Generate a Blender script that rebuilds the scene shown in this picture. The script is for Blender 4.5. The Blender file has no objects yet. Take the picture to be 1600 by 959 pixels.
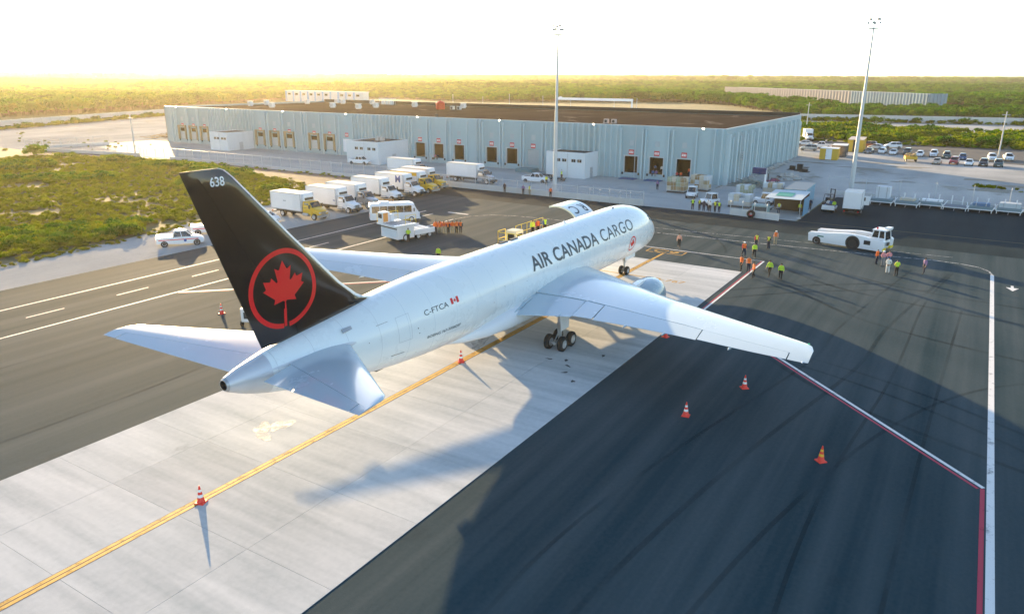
import bpy, bmesh, math, random
from mathutils import Vector, Matrix
R = math.radians
S = bpy.context.scene
C = S.collection
random.seed(7)

# ---------------------------------------------------------------- camera, sky, sun, exposure
CAM = (-74.79, -29.57, 19.92)
YAW, PITCH, ROLL, FPX = 0.554487, 0.303865, 0.004746, 1154.374
fw = Vector((math.cos(YAW)*math.cos(PITCH), math.sin(YAW)*math.cos(PITCH), -math.sin(PITCH)))
rt = Vector((math.sin(YAW), -math.cos(YAW), 0))
up = rt.cross(fw)
rt, up = rt*math.cos(ROLL)+up*math.sin(ROLL), up*math.cos(ROLL)-rt*math.sin(ROLL)
cd = bpy.data.cameras.new('camera'); cam = bpy.data.objects.new('camera', cd); C.objects.link(cam)
M = Matrix((rt, up, -fw)).transposed().to_4x4(); M.translation = Vector(CAM); cam.matrix_world = M
cd.sensor_fit = 'HORIZONTAL'; cd.sensor_width = 36.0; cd.lens = 36.0*FPX/1600; cd.clip_start = 0.5; cd.clip_end = 30000
S.camera = cam

SUN_AZ, SUN_EL = 57.4, 9.6          # degrees; azimuth counter-clockwise from +X
SKY_STRENGTH, SUN_STRENGTH, EXPOSURE = 0.15, 5.0, 1.68
w = bpy.data.worlds.new('World'); S.world = w; w.use_nodes = True
nt = w.node_tree; bg = nt.nodes['Background']
sky = nt.nodes.new('ShaderNodeTexSky'); sky.sky_type = 'NISHITA'; sky.sun_disc = False
sky.sun_elevation = R(SUN_EL); sky.sun_rotation = R(90-SUN_AZ)
sky.air_density = 0.7; sky.dust_density = 0.3; sky.ozone_density = 0.5
nt.links.new(sky.outputs[0], bg.inputs[0]); bg.inputs[1].default_value = SKY_STRENGTH
sl = bpy.data.lights.new('sun', 'SUN'); sl.energy = SUN_STRENGTH; sl.angle = R(0.5); sl.color = (1.0, 0.70, 0.36)
so = bpy.data.objects.new('sun', sl); C.objects.link(so)
sd = Vector((math.cos(R(SUN_EL))*math.cos(R(SUN_AZ)), math.cos(R(SUN_EL))*math.sin(R(SUN_AZ)), math.sin(R(SUN_EL))))
so.rotation_euler = sd.to_track_quat('Z', 'Y').to_euler(); so.location = (0, 200, 60)
vs = S.view_settings; vs.view_transform = 'Standard'; vs.look = 'None'; vs.gamma = 1; vs.use_curve_mapping = False
vs.exposure = EXPOSURE
S.cycles.max_bounces = 6; S.cycles.diffuse_bounces = 3; S.cycles.glossy_bounces = 3; S.cycles.transparent_max_bounces = 8
S.cycles.volume_bounces = 0; S.cycles.transmission_bounces = 3

# ---------------------------------------------------------------- materials
def newmat(name):
    m = bpy.data.materials.new(name); m.use_nodes = True
    n = m.node_tree.nodes; return m, n, m.node_tree.links, n['Principled BSDF']
def setin(b, **k):
    for a, v in k.items():
        b.inputs[a.replace('_', ' ')].default_value = v
def c4(c): return (c[0], c[1], c[2], 1)
_mc = {}
def mat(name, col, rough=.5, metal=0., var=.12, scale=1.5, bump=0., coat=0., rnd=0., dirt=None, emis=None):
    """painted / plain surface: colour wandering by two noises, roughness wear, optional dirt colour and per-object tone"""
    if name in _mc: return _mc[name]
    m, n, L, b = newmat(name)
    tc = n.new('ShaderNodeTexCoord')
    nz = n.new('ShaderNodeTexNoise'); nz.inputs['Scale'].default_value = scale; nz.inputs['Detail'].default_value = 6; nz.inputs['Roughness'].default_value = .65
    L.new(tc.outputs['Object'], nz.inputs['Vector'])
    mx = n.new('ShaderNodeMix'); mx.data_type = 'RGBA'
    mx.inputs[6].default_value = c4([x*(1-var) for x in col]); mx.inputs[7].default_value = c4([min(1, x*(1+var)) for x in col])
    L.new(nz.outputs['Fac'], mx.inputs[0]); out = mx.outputs[2]
    if dirt:
        n2 = n.new('ShaderNodeTexNoise'); n2.inputs['Scale'].default_value = scale*.6; n2.inputs['Detail'].default_value = 8
        mp = n.new('ShaderNodeMapping'); mp.inputs['Scale'].default_value = (1, 1, .35); L.new(tc.outputs['Object'], mp.inputs[0]); L.new(mp.outputs[0], n2.inputs['Vector'])
        r2 = n.new('ShaderNodeMapRange'); r2.inputs[1].default_value = .5; r2.inputs[2].default_value = .78; r2.inputs[4].default_value = .55; L.new(n2.outputs['Fac'], r2.inputs[0])
        m2 = n.new('ShaderNodeMix'); m2.data_type = 'RGBA'; m2.inputs[7].default_value = c4(dirt); L.new(out, m2.inputs[6]); L.new(r2.outputs[0], m2.inputs[0]); out = m2.outputs[2]
    if rnd:
        oi = n.new('ShaderNodeObjectInfo'); hs = n.new('ShaderNodeHueSaturation')
        rr = n.new('ShaderNodeMapRange'); rr.inputs[3].default_value = 1-rnd; rr.inputs[4].default_value = 1+rnd
        L.new(oi.outputs['Random'], rr.inputs[0]); L.new(rr.outputs[0], hs.inputs['Value']); L.new(out, hs.inputs['Color']); out = hs.outputs[0]
    L.new(out, b.inputs['Base Color'])
    ro = n.new('ShaderNodeMapRange'); ro.inputs[3].default_value = max(0, rough-.1); ro.inputs[4].default_value = min(1, rough+.1)
    L.new(nz.outputs['Fac'], ro.inputs[0]); L.new(ro.outputs[0], b.inputs['Roughness'])
    setin(b, Metallic=metal)
    if coat: setin(b, Coat_Weight=coat, Coat_Roughness=.08)
    if bump:
        bp = n.new('ShaderNodeBump'); bp.inputs['Strength'].default_value = bump; bp.inputs['Distance'].default_value = .02
        n3 = n.new('ShaderNodeTexNoise'); n3.inputs['Scale'].default_value = scale*12; L.new(tc.outputs['Object'], n3.inputs['Vector'])
        L.new(n3.outputs['Fac'], bp.inputs['Height']); L.new(bp.outputs[0], b.inputs['Normal'])
    if emis: setin(b, Emission_Color=c4(emis[0]), Emission_Strength=emis[1])
    _mc[name] = m; return m

def ground_mat(name, c0, c1, streak=(.05, .6), streak_amt=.5, rough=.75, patch=.04, patch_amt=.5, grain=14., bump=.3, stain=None, rnd=0., spec=.5):
    """ground sheet in world metres: broad patches, long streaks along one axis, grain, stains"""
    m, n, L, b = newmat(name)
    g = n.new('ShaderNodeNewGeometry'); P = g.outputs['Position']
    def noise(sx, sy, det=5, ro=.6, dist=0.):
        mp = n.new('ShaderNodeMapping'); mp.inputs['Scale'].default_value = (sx, sy, 1); L.new(P, mp.inputs[0])
        z = n.new('ShaderNodeTexNoise'); z.inputs['Scale'].default_value = 1; z.inputs['Detail'].default_value = det; z.inputs['Roughness'].default_value = ro; z.inputs['Distortion'].default_value = dist
        L.new(mp.outputs[0], z.inputs['Vector']); return z.outputs['Fac']
    def math_(op, a, c):
        q = n.new('ShaderNodeMath'); q.operation = op
        for i, v in ((0, a), (1, c)):
            if isinstance(v, (int, float)): q.inputs[i].default_value = v
            else: L.new(v, q.inputs[i])
        return q.outputs[0]
    f = math_('MULTIPLY', noise(patch, patch, 6, .6, .6), patch_amt)
    f = math_('ADD', f, math_('MULTIPLY', noise(streak[0], streak[1], 4, .55), streak_amt))
    f = math_('ADD', f, math_('MULTIPLY', noise(grain*.25, grain*.25, 3, .7), .25))
    f = math_('SUBTRACT', f, (patch_amt+streak_amt+.25)/2-.5)
    st = n.new('ShaderNodeMapRange'); st.inputs[1].default_value = .25; st.inputs[2].default_value = .75; L.new(f, st.inputs[0])
    mx = n.new('ShaderNodeMix'); mx.data_type = 'RGBA'; mx.inputs[6].default_value = c4(c0); mx.inputs[7].default_value = c4(c1); L.new(st.outputs[0], mx.inputs[0]); out = mx.outputs[2]
    if stain:
        sc, thr, col, amt = stain
        r2 = n.new('ShaderNodeMapRange'); r2.inputs[1].default_value = thr; r2.inputs[2].default_value = thr+.12; r2.inputs[4].default_value = amt
        L.new(noise(sc, sc, 9, .65, 1.2), r2.inputs[0])
        m2 = n.new('ShaderNodeMix'); m2.data_type = 'RGBA'; m2.inputs[7].default_value = c4(col); L.new(out, m2.inputs[6]); L.new(r2.outputs[0], m2.inputs[0]); out = m2.outputs[2]
    if rnd:
        oi = n.new('ShaderNodeObjectInfo'); hs = n.new('ShaderNodeHueSaturation')
        rr = n.new('ShaderNodeMapRange'); rr.inputs[3].default_value = 1-rnd; rr.inputs[4].default_value = 1+rnd
        L.new(oi.outputs['Random'], rr.inputs[0]); L.new(rr.outputs[0], hs.inputs['Value']); L.new(out, hs.inputs['Color']); out = hs.outputs[0]
    L.new(out, b.inputs['Base Color']); setin(b, Roughness=rough, Specular_IOR_Level=spec)
    bp = n.new('ShaderNodeBump'); bp.inputs['Strength'].default_value = bump; bp.inputs['Distance'].default_value = .03
    L.new(noise(grain, grain, 4, .7), bp.inputs['Height']); L.new(bp.outputs[0], b.inputs['Normal'])
    return m

def leafmat(name, col, col2, trans=.45):
    m, n, L, b = newmat(name); n.remove(b); o = n['Material Output']
    oi = n.new('ShaderNodeObjectInfo'); tc = n.new('ShaderNodeTexCoord')
    nz = n.new('ShaderNodeTexNoise'); nz.inputs['Scale'].default_value = .9; nz.inputs['Detail'].default_value = 3; L.new(tc.outputs['Object'], nz.inputs['Vector'])
    ad = n.new('ShaderNodeMath'); ad.operation = 'ADD'; L.new(oi.outputs['Random'], ad.inputs[0]); L.new(nz.outputs['Fac'], ad.inputs[1])
    rr = n.new('ShaderNodeMapRange'); rr.inputs[1].default_value = .35; rr.inputs[2].default_value = 1.25; L.new(ad.outputs[0], rr.inputs[0])
    mx = n.new('ShaderNodeMix'); mx.data_type = 'RGBA'; mx.inputs[6].default_value = c4(col); mx.inputs[7].default_value = c4(col2); L.new(rr.outputs[0], mx.inputs[0])
    d = n.new('ShaderNodeBsdfDiffuse'); t = n.new('ShaderNodeBsdfTranslucent'); s = n.new('ShaderNodeMixShader'); s.inputs[0].default_value = trans
    L.new(mx.outputs[2], d.inputs[0]); L.new(mx.outputs[2], t.inputs[0]); L.new(d.outputs[0], s.inputs[1]); L.new(t.outputs[0], s.inputs[2]); L.new(s.outputs[0], o.inputs[0])
    return m

WHITE = mat('white_paint', (.78, .79, .80), .32, coat=.3, var=.05, scale=.8)
SKIN_WHITE = mat('airframe_white', (.77, .82, .82), .28, coat=.5, var=.03, scale=.35, dirt=(.72, .77, .775))
WING_GREY = mat('wing_paint', (.44, .55, .62), .25, var=.05, scale=.4, coat=.6, dirt=(.36, .46, .53))
BELLY = mat('airframe_belly', (.70, .73, .76), .4, var=.06, scale=.4, dirt=(.50, .53, .55))
TAILMETAL = mat('tail_cone_metal', (.58, .60, .63), .38, .35, var=.12, scale=.8, dirt=(.40, .42, .45))
BARE = mat('bare_metal', (.66, .68, .70), .25, .8, var=.08)
BLACK_TAIL = mat('fin_black', (.012, .0105, .010), .16, coat=.6, var=.25, scale=.5)
RED = mat('logo_red', (.70, .006, .008), .5, var=.05)
LETTER = mat('letter_dark', (.018, .045, .062), .4, var=.08)
LWHITE = mat('letter_white', (.8, .8, .8), .4, var=.03)
RUBBER = mat('tyre_rubber', (.018, .018, .019), .85, var=.3, scale=6)
DARK = mat('dark_metal', (.045, .048, .052), .5, .4, var=.2, scale=4)
STEEL = mat('steel', (.42, .44, .46), .42, .6, var=.15, scale=3)
GALV = mat('galvanised_steel', (.48, .51, .53), .5, .45, var=.14, scale=1.2)
GLASS = mat('vehicle_glass', (.015, .022, .026), .06, var=.2, coat=.5)
YELLOW = mat('yellow_paint', (.72, .42, .02), .35, coat=.3, var=.07)
YELLOW2 = mat('safety_yellow', (.75, .56, .03), .45, var=.1)
LAMP = mat('headlight_lens', (.72, .74, .76), .12, .2, var=.05)
REDLAMP = mat('tail_light', (.45, .01, .01), .2, var=.05)
BLUE = mat('blue_print', (.03, .09, .32), .4, var=.08)
PLASTIC = mat('black_plastic', (.02, .021, .022), .55, var=.2)
SILVER = mat('silver_paint', (.40, .42, .44), .25, .5, coat=.5)
WHEELRIM = mat('wheel_rim', (.50, .51, .52), .35, .6)

# ---------------------------------------------------------------- mesh builder and scene helpers
class MB:
    def __init__(s, M=None): s.v, s.f, s.mi = [], [], []; s.M = M
    def add(s, vs, fs, mi=0):
        o = len(s.v)
        for p in vs:
            p = Vector(p); s.v.append(s.M @ p if s.M else p)
        for f in fs: s.f.append([i+o for i in f]); s.mi.append(mi)
        return s
    def box(s, x0, x1, y0, y1, z0, z1, mi=0, top=None):
        t = top or (0, 0, 0, 0)      # insets of the top face: x0,x1,y0,y1
        return s.add([(x0, y0, z0), (x1, y0, z0), (x1, y1, z0), (x0, y1, z0), (x0+t[0], y0+t[2], z1), (x1-t[1], y0+t[2], z1), (x1-t[1], y1-t[3], z1), (x0+t[0], y1-t[3], z1)],
                     [(3, 2, 1, 0), (4, 5, 6, 7), (0, 1, 5, 4), (1, 2, 6, 5), (2, 3, 7, 6), (3, 0, 4, 7)], mi)
    def cbox(s, c, d, mi=0): return s.box(c[0]-d[0]/2, c[0]+d[0]/2, c[1]-d[1]/2, c[1]+d[1]/2, c[2]-d[2]/2, c[2]+d[2]/2, mi)
    def cyl(s, p0, p1, r0, r1=None, n=10, mi=0, caps=True):
        r1 = r0 if r1 is None else r1
        p0, p1 = Vector(p0), Vector(p1); d = (p1-p0).normalized()
        a = d.orthogonal().normalized(); b = d.cross(a); vs = []
        for p, r in ((p0, r0), (p1, r1)):
            vs += [p+(a*math.cos(2*math.pi*i/n)+b*math.sin(2*math.pi*i/n))*r for i in range(n)]
        fs = [(i, (i+1) % n, n+(i+1) % n, n+i) for i in range(n)]
        if caps: fs += [tuple(range(n-1, -1, -1)), tuple(range(n, 2*n))]
        return s.add(vs, fs, mi)
    def path(s, pts, r, n=6, mi=0):
        for a, b in zip(pts, pts[1:]): s.cyl(a, b, r, n=n, mi=mi)
        return s
    def lathe(s, prof, o, ax=(1, 0, 0), n=24, mi=0, mis=None):
        ax = Vector(ax).normalized(); a = ax.orthogonal().normalized(); b = ax.cross(a); o = Vector(o)
        vs = [o+ax*t+(a*math.cos(2*math.pi*i/n)+b*math.sin(2*math.pi*i/n))*r for t, r in prof for i in range(n)]
        k = len(s.v)
        for p in vs: s.v.append(s.M @ p if s.M else p)
        for j in range(len(prof)-1):
            for i in range(n):
                s.f.append([k+j*n+i, k+j*n+(i+1) % n, k+(j+1)*n+(i+1) % n, k+(j+1)*n+i]); s.mi.append(mis[j] if mis else mi)
        return s
    def loft(s, rings, mi=0, caps=True, close=True):
        n = len(rings[0]); vs = [p for r in rings for p in r]; fs = []
        for j in range(len(rings)-1):
            for i in range(n if close else n-1):
                fs.append((j*n+i, j*n+(i+1) % n, (j+1)*n+(i+1) % n, (j+1)*n+i))
        if caps: fs += [tuple(range(n-1, -1, -1)), tuple(range((len(rings)-1)*n, len(rings)*n))]
        return s.add(vs, fs, mi)
    def prism(s, pts, fn, d0, d1, mi=0):
        """outline pts (2D) pushed along the third axis; fn(u,v,d) -> xyz"""
        n = len(pts); vs = [fn(u, v, d0) for u, v in pts]+[fn(u, v, d1) for u, v in pts]
        fs = [tuple(range(n-1, -1, -1)), tuple(range(n, 2*n))]+[(i, (i+1) % n, n+(i+1) % n, n+i) for i in range(n)]
        return s.add(vs, fs, mi)
    def ball(s, c, r, nu=10, nv=6, mi=0):
        r = (r, r, r) if isinstance(r, (int, float)) else r
        rings = []
        for j in range(1, nv):
            t = math.pi*j/nv
            rings.append([(c[0]+r[0]*math.sin(t)*math.cos(2*math.pi*i/nu), c[1]+r[1]*math.sin(t)*math.sin(2*math.pi*i/nu), c[2]-r[2]*math.cos(t)) for i in range(nu)])
        return s.loft(rings, mi)
    def mesh(s, name, mats, smooth=35, bevel=0, fix=True):
        me = bpy.data.meshes.new(name); me.from_pydata([tuple(p) for p in s.v], [], s.f)
        mats = mats if isinstance(mats, (list, tuple)) else [mats]
        for m in mats: me.materials.append(m)
        for p, i in zip(me.polygons, s.mi): p.material_index = i
        if fix or bevel:
            b = bmesh.new(); b.from_mesh(me)
            if fix: bmesh.ops.recalc_face_normals(b, faces=b.faces)
            if bevel:
                bmesh.ops.remove_doubles(b, verts=b.verts, dist=.0005)
                es = [e for e in b.edges if len(e.link_faces) == 2 and e.calc_face_angle(0) > R(40)]
                bmesh.ops.bevel(b, geom=es, offset=bevel, segments=2, affect='EDGES', profile=.6, clamp_overlap=True)
            b.to_mesh(me); b.free()
        if smooth:
            me.polygons.foreach_set('use_smooth', [True]*len(me.polygons)); me.set_sharp_from_angle(angle=R(smooth))
        return me
    def build(s, name, mats, parent=None, smooth=35, bevel=0, loc=None, rz=0, fix=True, label=None):
        return link(name, s.mesh(name, mats, smooth, bevel, fix), parent, loc, rz, label)
def link(name, me, parent=None, loc=None, rz=0, label=None):
    o = bpy.data.objects.new(name, me); C.objects.link(o)
    if parent: o.parent = parent
    if loc: o.location = loc
    if rz: o.rotation_euler.z = rz
    if label: o['label'] = label
    return o
def tag(o, label, cat, group=None):
    o['label'] = label; o['category'] = cat
    if group: o['group'] = group
    return o
def thing(name, label, cat, loc=(0, 0, 0), rz=0, group=None):
    o = bpy.data.objects.new(name, None); C.objects.link(o); o.empty_display_size = .3
    o.location = loc; o.rotation_euler.z = rz; return tag(o, label, cat, group)
def structure(o): o['kind'] = 'structure'; return o
def kids(o): return [c for c in bpy.data.objects if c.parent == o]
KIDS = {}
def copy_tree(o, loc=None, rz=None, label=None, group=None, parent=None, sub=None):
    c = o.copy(); C.objects.link(c)
    if parent: c.parent = parent
    if loc is not None: c.location = loc
    if rz is not None: c.rotation_euler.z = rz
    if label: c['label'] = label
    if group: c['group'] = group
    for ch in (KIDS[o.name] if o.name in KIDS else KIDS.setdefault(o.name, kids(o))): copy_tree(ch, parent=c)
    return c
def sheet(name, pts, z, m, kind='structure', parent=None):
    me = bpy.data.meshes.new(name); me.from_pydata([(x, y, z) for x, y in pts], [], [tuple(range(len(pts)))]); me.materials.append(m)
    b = bmesh.new(); b.from_mesh(me); bmesh.ops.recalc_face_normals(b, faces=b.faces)
    for f in b.faces:
        if f.normal.z < 0: f.normal_flip()
    b.to_mesh(me); b.free()
    o = bpy.data.objects.new(name, me); C.objects.link(o)
    if kind: o['kind'] = kind
    if parent: o.parent = parent
    return o
def ribbon(pts, wd):
    """flat strip of width wd along a polyline -> (left points, right points)"""
    L_, R_ = [], []
    for i, p in enumerate(pts):
        a = Vector(pts[max(0, i-1)]); b = Vector(pts[min(len(pts)-1, i+1)]); d = (b-a).normalized(); nn = Vector((-d.y, d.x))*wd/2
        L_.append(Vector(p)+nn); R_.append(Vector(p)-nn)
    return L_, R_
def strip(name, pts, wd, z, m, kind='structure', parent=None):
    L_, R_ = ribbon(pts, wd); n = len(pts)
    me = bpy.data.meshes.new(name); me.from_pydata([(p.x, p.y, z) for p in L_+R_], [], [(n+i, n+i+1, i+1, i) for i in range(n-1)]); me.materials.append(m)
    o = bpy.data.objects.new(name, me); C.objects.link(o)
    if kind: o['kind'] = kind
    if parent: o.parent = parent
    return o
def text_geo(txt, size=1., off=0., align='LEFT'):
    """flat glyph mesh of the built-in font: (verts 2D, faces), x starting at 0, cap height scaled to size"""
    cu = bpy.data.curves.new('t', 'FONT'); cu.body = txt; cu.size = 1; cu.offset = off; cu.resolution_u = 3; cu.fill_mode = 'FRONT'
    o = bpy.data.objects.new('t', cu); C.objects.link(o)
    dg = bpy.context.evaluated_depsgraph_get(); me = bpy.data.meshes.new_from_object(o.evaluated_get(dg))
    bpy.data.objects.remove(o); vs = [v.co.xy.copy() for v in me.vertices]; fs = [tuple(p.vertices) for p in me.polygons]
    bpy.data.meshes.remove(me)
    x0 = min(v.x for v in vs); x1 = max(v.x for v in vs); y0 = min(v.y for v in vs); y1 = max(v.y for v in vs)
    return vs, fs, (x0, x1, y0, y1)
def fit2d(vs, ext, u0, u1, v0, v1):
    x0, x1, y0, y1 = ext
    return [((p[0]-x0)/(x1-x0)*(u1-u0)+u0, (p[1]-y0)/(y1-y0)*(v1-v0)+v0) for p in vs]
def mapped(name, v2, fs, fn, m, parent=None, cut=.3, smooth=0, label=None):
    """2D shape cut into small pieces and wrapped on a surface by fn(u,v)"""
    b = bmesh.new(); vv = [b.verts.new((p[0], p[1], 0)) for p in v2]
    for f in fs:
        try: b.faces.new([vv[i] for i in f])
        except ValueError: pass
    if cut:
        us = [p[0] for p in v2]; vs = [p[1] for p in v2]
        for ax, lo, hi in ((0, min(us), max(us)), (1, min(vs), max(vs))):
            k = lo+cut
            while k < hi:
                no = (1, 0, 0) if ax == 0 else (0, 1, 0)
                bmesh.ops.bisect_plane(b, geom=b.verts[:]+b.edges[:]+b.faces[:], plane_co=[k*q for q in no], plane_no=no); k += cut
    for v in b.verts: v.co = fn(v.co.x, v.co.y)
    me = bpy.data.meshes.new(name); b.to_mesh(me); b.free(); me.materials.append(m)
    return link(name, me, parent, label=label)
def interp(tab, x):
    if x <= tab[0][0]: return tab[0][1:]
    for a, b in zip(tab, tab[1:]):
        if x <= b[0]:
            t = (x-a[0])/(b[0]-a[0]); return tuple(p+(q-p)*t for p, q in zip(a[1:], b[1:]))
    return tab[-1][1:]
def sinterp(tab, x):
    """monotone smooth interpolation (Catmull-Rom) for body lines"""
    if x <= tab[0][0]: return tab[0][1:]
    if x >= tab[-1][0]: return tab[-1][1:]
    for i in range(len(tab)-1):
        if x <= tab[i+1][0]:
            a, b = tab[i], tab[i+1]; p = tab[i-1] if i else a; q = tab[i+2] if i+2 < len(tab) else b
            h = b[0]-a[0]; t = (x-a[0])/h; out = []
            for k in range(1, len(a)):
                m0 = (b[k]-p[k])/(b[0]-p[0]) if b[0] != p[0] else 0; m1 = (q[k]-a[k])/(q[0]-a[0])
                out.append((2*t**3-3*t**2+1)*a[k]+(t**3-2*t**2+t)*h*m0+(-2*t**3+3*t**2)*b[k]+(t**3-t**2)*h*m1)
            return tuple(out)
def proj(p):
    d = Vector(p)-Vector(CAM); z = d.dot(fw)
    return (800+FPX*d.dot(rt)/z, 479.5-FPX*d.dot(up)/z, z) if z > 1 else None

# ---------------------------------------------------------------- ground
soil = ground_mat('scrubland_soil', (.11, .10, .04), (.22, .20, .10), (.02, .02), .4, .95, .015, .8, 4, .4, (.05, .55, (.06, .09, .02), .8))
lime = ground_mat('limestone_fill', (.28, .29, .29), (.52, .52, .50), (.03, .12), .7, .95, .035, .8, 8, .5, (.06, .58, (.22, .22, .18), .8), spec=0)
asph = ground_mat('apron_asphalt', (.022, .048, .060), (.074, .098, .107), (.014, .5), 1.1, .9, .03, .9, 18, .4, (.045, .62, (.020, .033, .041), .7), spec=.035)
asph2 = ground_mat('fresh_asphalt', (.010, .025, .034), (.030, .048, .057), (.03, .35), .7, .9, .04, .6, 18, .35, spec=.03)
roadm = ground_mat('old_road_asphalt', (.10, .10, .095), (.17, .16, .15), (.3, .03), .5, .85, .05, .5, 14, .3, spec=.1)
yardc = ground_mat('yard_concrete', (.26, .30, .31), (.42, .45, .45), (.25, .05), .6, .85, .06, .7, 10, .2, (.09, .58, (.19, .21, .21), .7), spec=.1)
slabc = ground_mat('pad_concrete', (.36, .39, .40), (.64, .65, .65), (.9, .07), .8, .9, .09, .55, 12, .2, (.11, .66, (.20, .21, .21), .7), rnd=.07, spec=.02)
jointm = mat('joint_filler', (.22, .22, .22), .9)
far = 9000
structure(sheet('ground', [(-far, -far), (far, -far), (far, far), (-far, far)], 0, soil))
sheet('limestone_ground', [(36.5, 62), (36.5, 138), (36.5, 149), (28, 190), (30, 262), (64, 279), (158, 316), (200, 330), (260, 250), (280, 60), (300, 44), (322, -48), (330, -80), (232, -72), (226, -40), (214, 10), (200, 26), (140, 10.9), (66.6, 10.9), (66.6, 62)], .004, lime)
sheet('limestone_yard', [(62, 10.8), (140, 10.8), (200, 25.8), (186, 8), (186, -16), (190, -80), (62, -80)], .006, lime)
sheet('limestone_shoulder', [(-110, 47.6), (-60, 47.6), (12, 47.6), (12, 53), (36.4, 53), (36.4, 60), (30, 62), (24, 72), (14, 70), (4.5, 66.5), (-12, 62.5), (-24.5, 59.5), (-38.4, 58.6), (-70, 57.5), (-110, 57)], .004, lime)
sheet('apron', [(-140, -140), (36.4, -140), (36.4, 53), (12, 53), (12, 47.8), (-140, 47.8)], .008, asph)
sheet('service_road', [(30, 53.2), (36.4, 53.2), (36.4, 138), (36.4, 150), (31, 190), (25, 190), (29, 165), (33.5, 133), (31, 100), (28, 84), (22, 73), (30, 62)], .010, roadm)
sheet('dark_apron', [(26.8, -140), (36.4, -140), (36.4, -11), (36.4, 52.8), (28, 52.8), (27, 20), (26.6, -20)], .012, asph2)
sheet('equipment_apron', [(36.6, -140), (63.6, -140), (63.6, -10), (52, -9), (40, -9), (36.6, -9)], .012, asph2)
sheet('service_yard', [(36.6, -8.8), (62, -8.8), (62, 11), (66.4, 11), (66.4, 190), (46, 190), (36.9, 150), (36.9, 62), (36.6, 60)], .012, yardc)
sheet('car_park', [(157, 2), (154, 16), (188, 24), (186, -5), (190, -80), (126, -80), (140, -39)], .010, roadm)
# concrete hardstand: every slab its own piece, recessed joints between
pad = sheet('hardstand', [(-112, -10.2), (3.0, -10.2), (3.0, 10.2), (-112, 10.2)], .014, jointm)
sme = {}
nx, ny = 21, 4
for i in range(nx):
    for j in range(ny):
        x1 = 3.0-i*5.48; x0 = x1-5.48; y0 = -10.2+j*5.1+.008; y1 = y0+5.084
        mb = MB().box(x0+.007, x1-.007, y0, y1, .012, .030+random.uniform(0, .004))
        mb.build('slab', slabc, pad, smooth=0)
# ---- painted markings
def paintm(name, col, wear=.55):
    m, n, L, b = newmat(name); o = n['Material Output']; g = n.new('ShaderNodeNewGeometry')
    z = n.new('ShaderNodeTexNoise'); z.inputs['Scale'].default_value = 1.3; z.inputs['Detail'].default_value = 9; z.inputs['Roughness'].default_value = .75; L.new(g.outputs['Position'], z.inputs['Vector'])
    r = n.new('ShaderNodeMapRange'); r.inputs[1].default_value = wear; r.inputs[2].default_value = wear+.16; r.inputs[4].default_value = .75; L.new(z.outputs['Fac'], r.inputs[0])
    t = n.new('ShaderNodeBsdfTransparent'); x = n.new('ShaderNodeMixShader'); L.new(r.outputs[0], x.inputs[0]); L.new(b.outputs[0], x.inputs[1]); L.new(t.outputs[0], x.inputs[2]); L.new(x.outputs[0], o.inputs[0])
    setin(b, Base_Color=c4(col), Roughness=.7); return m
pw = paintm('line_white', (.72, .72, .70)); pwf = paintm('line_white_faded', (.50, .51, .50), .42); py = paintm('line_yellow', (.52, .29, .03), .50); pr = paintm('line_red', (.42, .025, .06), .6); pk = paintm('line_black', (.03, .03, .032), .5)
def streakm():
    m, n, L, b = newmat('tyre_rubber_streak'); o = n['Material Output']; g = n.new('ShaderNodeNewGeometry')
    z = n.new('ShaderNodeTexNoise'); z.inputs['Scale'].default_value = .14; z.inputs['Detail'].default_value = 3; L.new(g.outputs['Position'], z.inputs['Vector'])
    r = n.new('ShaderNodeMapRange'); r.inputs[1].default_value = .3; r.inputs[2].default_value = .7; r.inputs[3].default_value = .72; r.inputs[4].default_value = .99; L.new(z.outputs['Fac'], r.inputs[0])
    t = n.new('ShaderNodeBsdfTransparent'); x = n.new('ShaderNodeMixShader'); L.new(r.outputs[0], x.inputs[0]); L.new(b.outputs[0], x.inputs[1]); L.new(t.outputs[0], x.inputs[2]); L.new(x.outputs[0], o.inputs[0])
    setin(b, Base_Color=(.010, .014, .018, 1), Roughness=.9, Specular_IOR_Level=0); return m
tyre = streakm()
ZM = .018
pyz = .040
strip('taxi_line_border', [(-112, 0), (3.0, 0)], .56, .036, pk)
strip('taxi_line', [(-112, .13), (3.0, .13)], .20, pyz, py); strip('taxi_line', [(-112, -.13), (3.0, -.13)], .20, pyz, py)
strip('taxi_line', [(3.05, 0), (6.8, 0)], .3, ZM, py)
for y in (33.3, 41.0):
    strip('lane_line', [(-140, y), (10.5, y)] if y < 40 else [(-140, y), (14, y)], .22, ZM, pw)
for k in range(-14, 5): strip('lane_dash', [(-45.8+k*8.05, 37.1), (-42.6+k*8.05, 37.1)], .18, ZM, pw)
strip('stop_bar', [(14.8, 37.4), (14.8, 33.7)], .45, ZM, pw)
strip('lane_line', [(10, 38.6), (12.6, 38.6)], .2, ZM, pw)
strip('lane_line', [(10.5, 33.3), (14, 32.6), (16.4, 30.6), (17.6, 27.6), (18.3, 22), (17.6, 6), (18.4, -8), (19.4, -20), (20.2, -27), (20, -29.8), (19.2, -31.6), (17.8, -32.6), (16.1, -32.9)], .2, ZM, pwf)
strip('lane_line', [(20.5, 17.6), (20.8, 2), (22.2, -14), (23, -29)], .12, ZM, pwf)
strip('lane_line', [(16.1, -32.9), (-33.7, -32.85), (-140, -32.85)], .34, ZM, pw)
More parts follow.
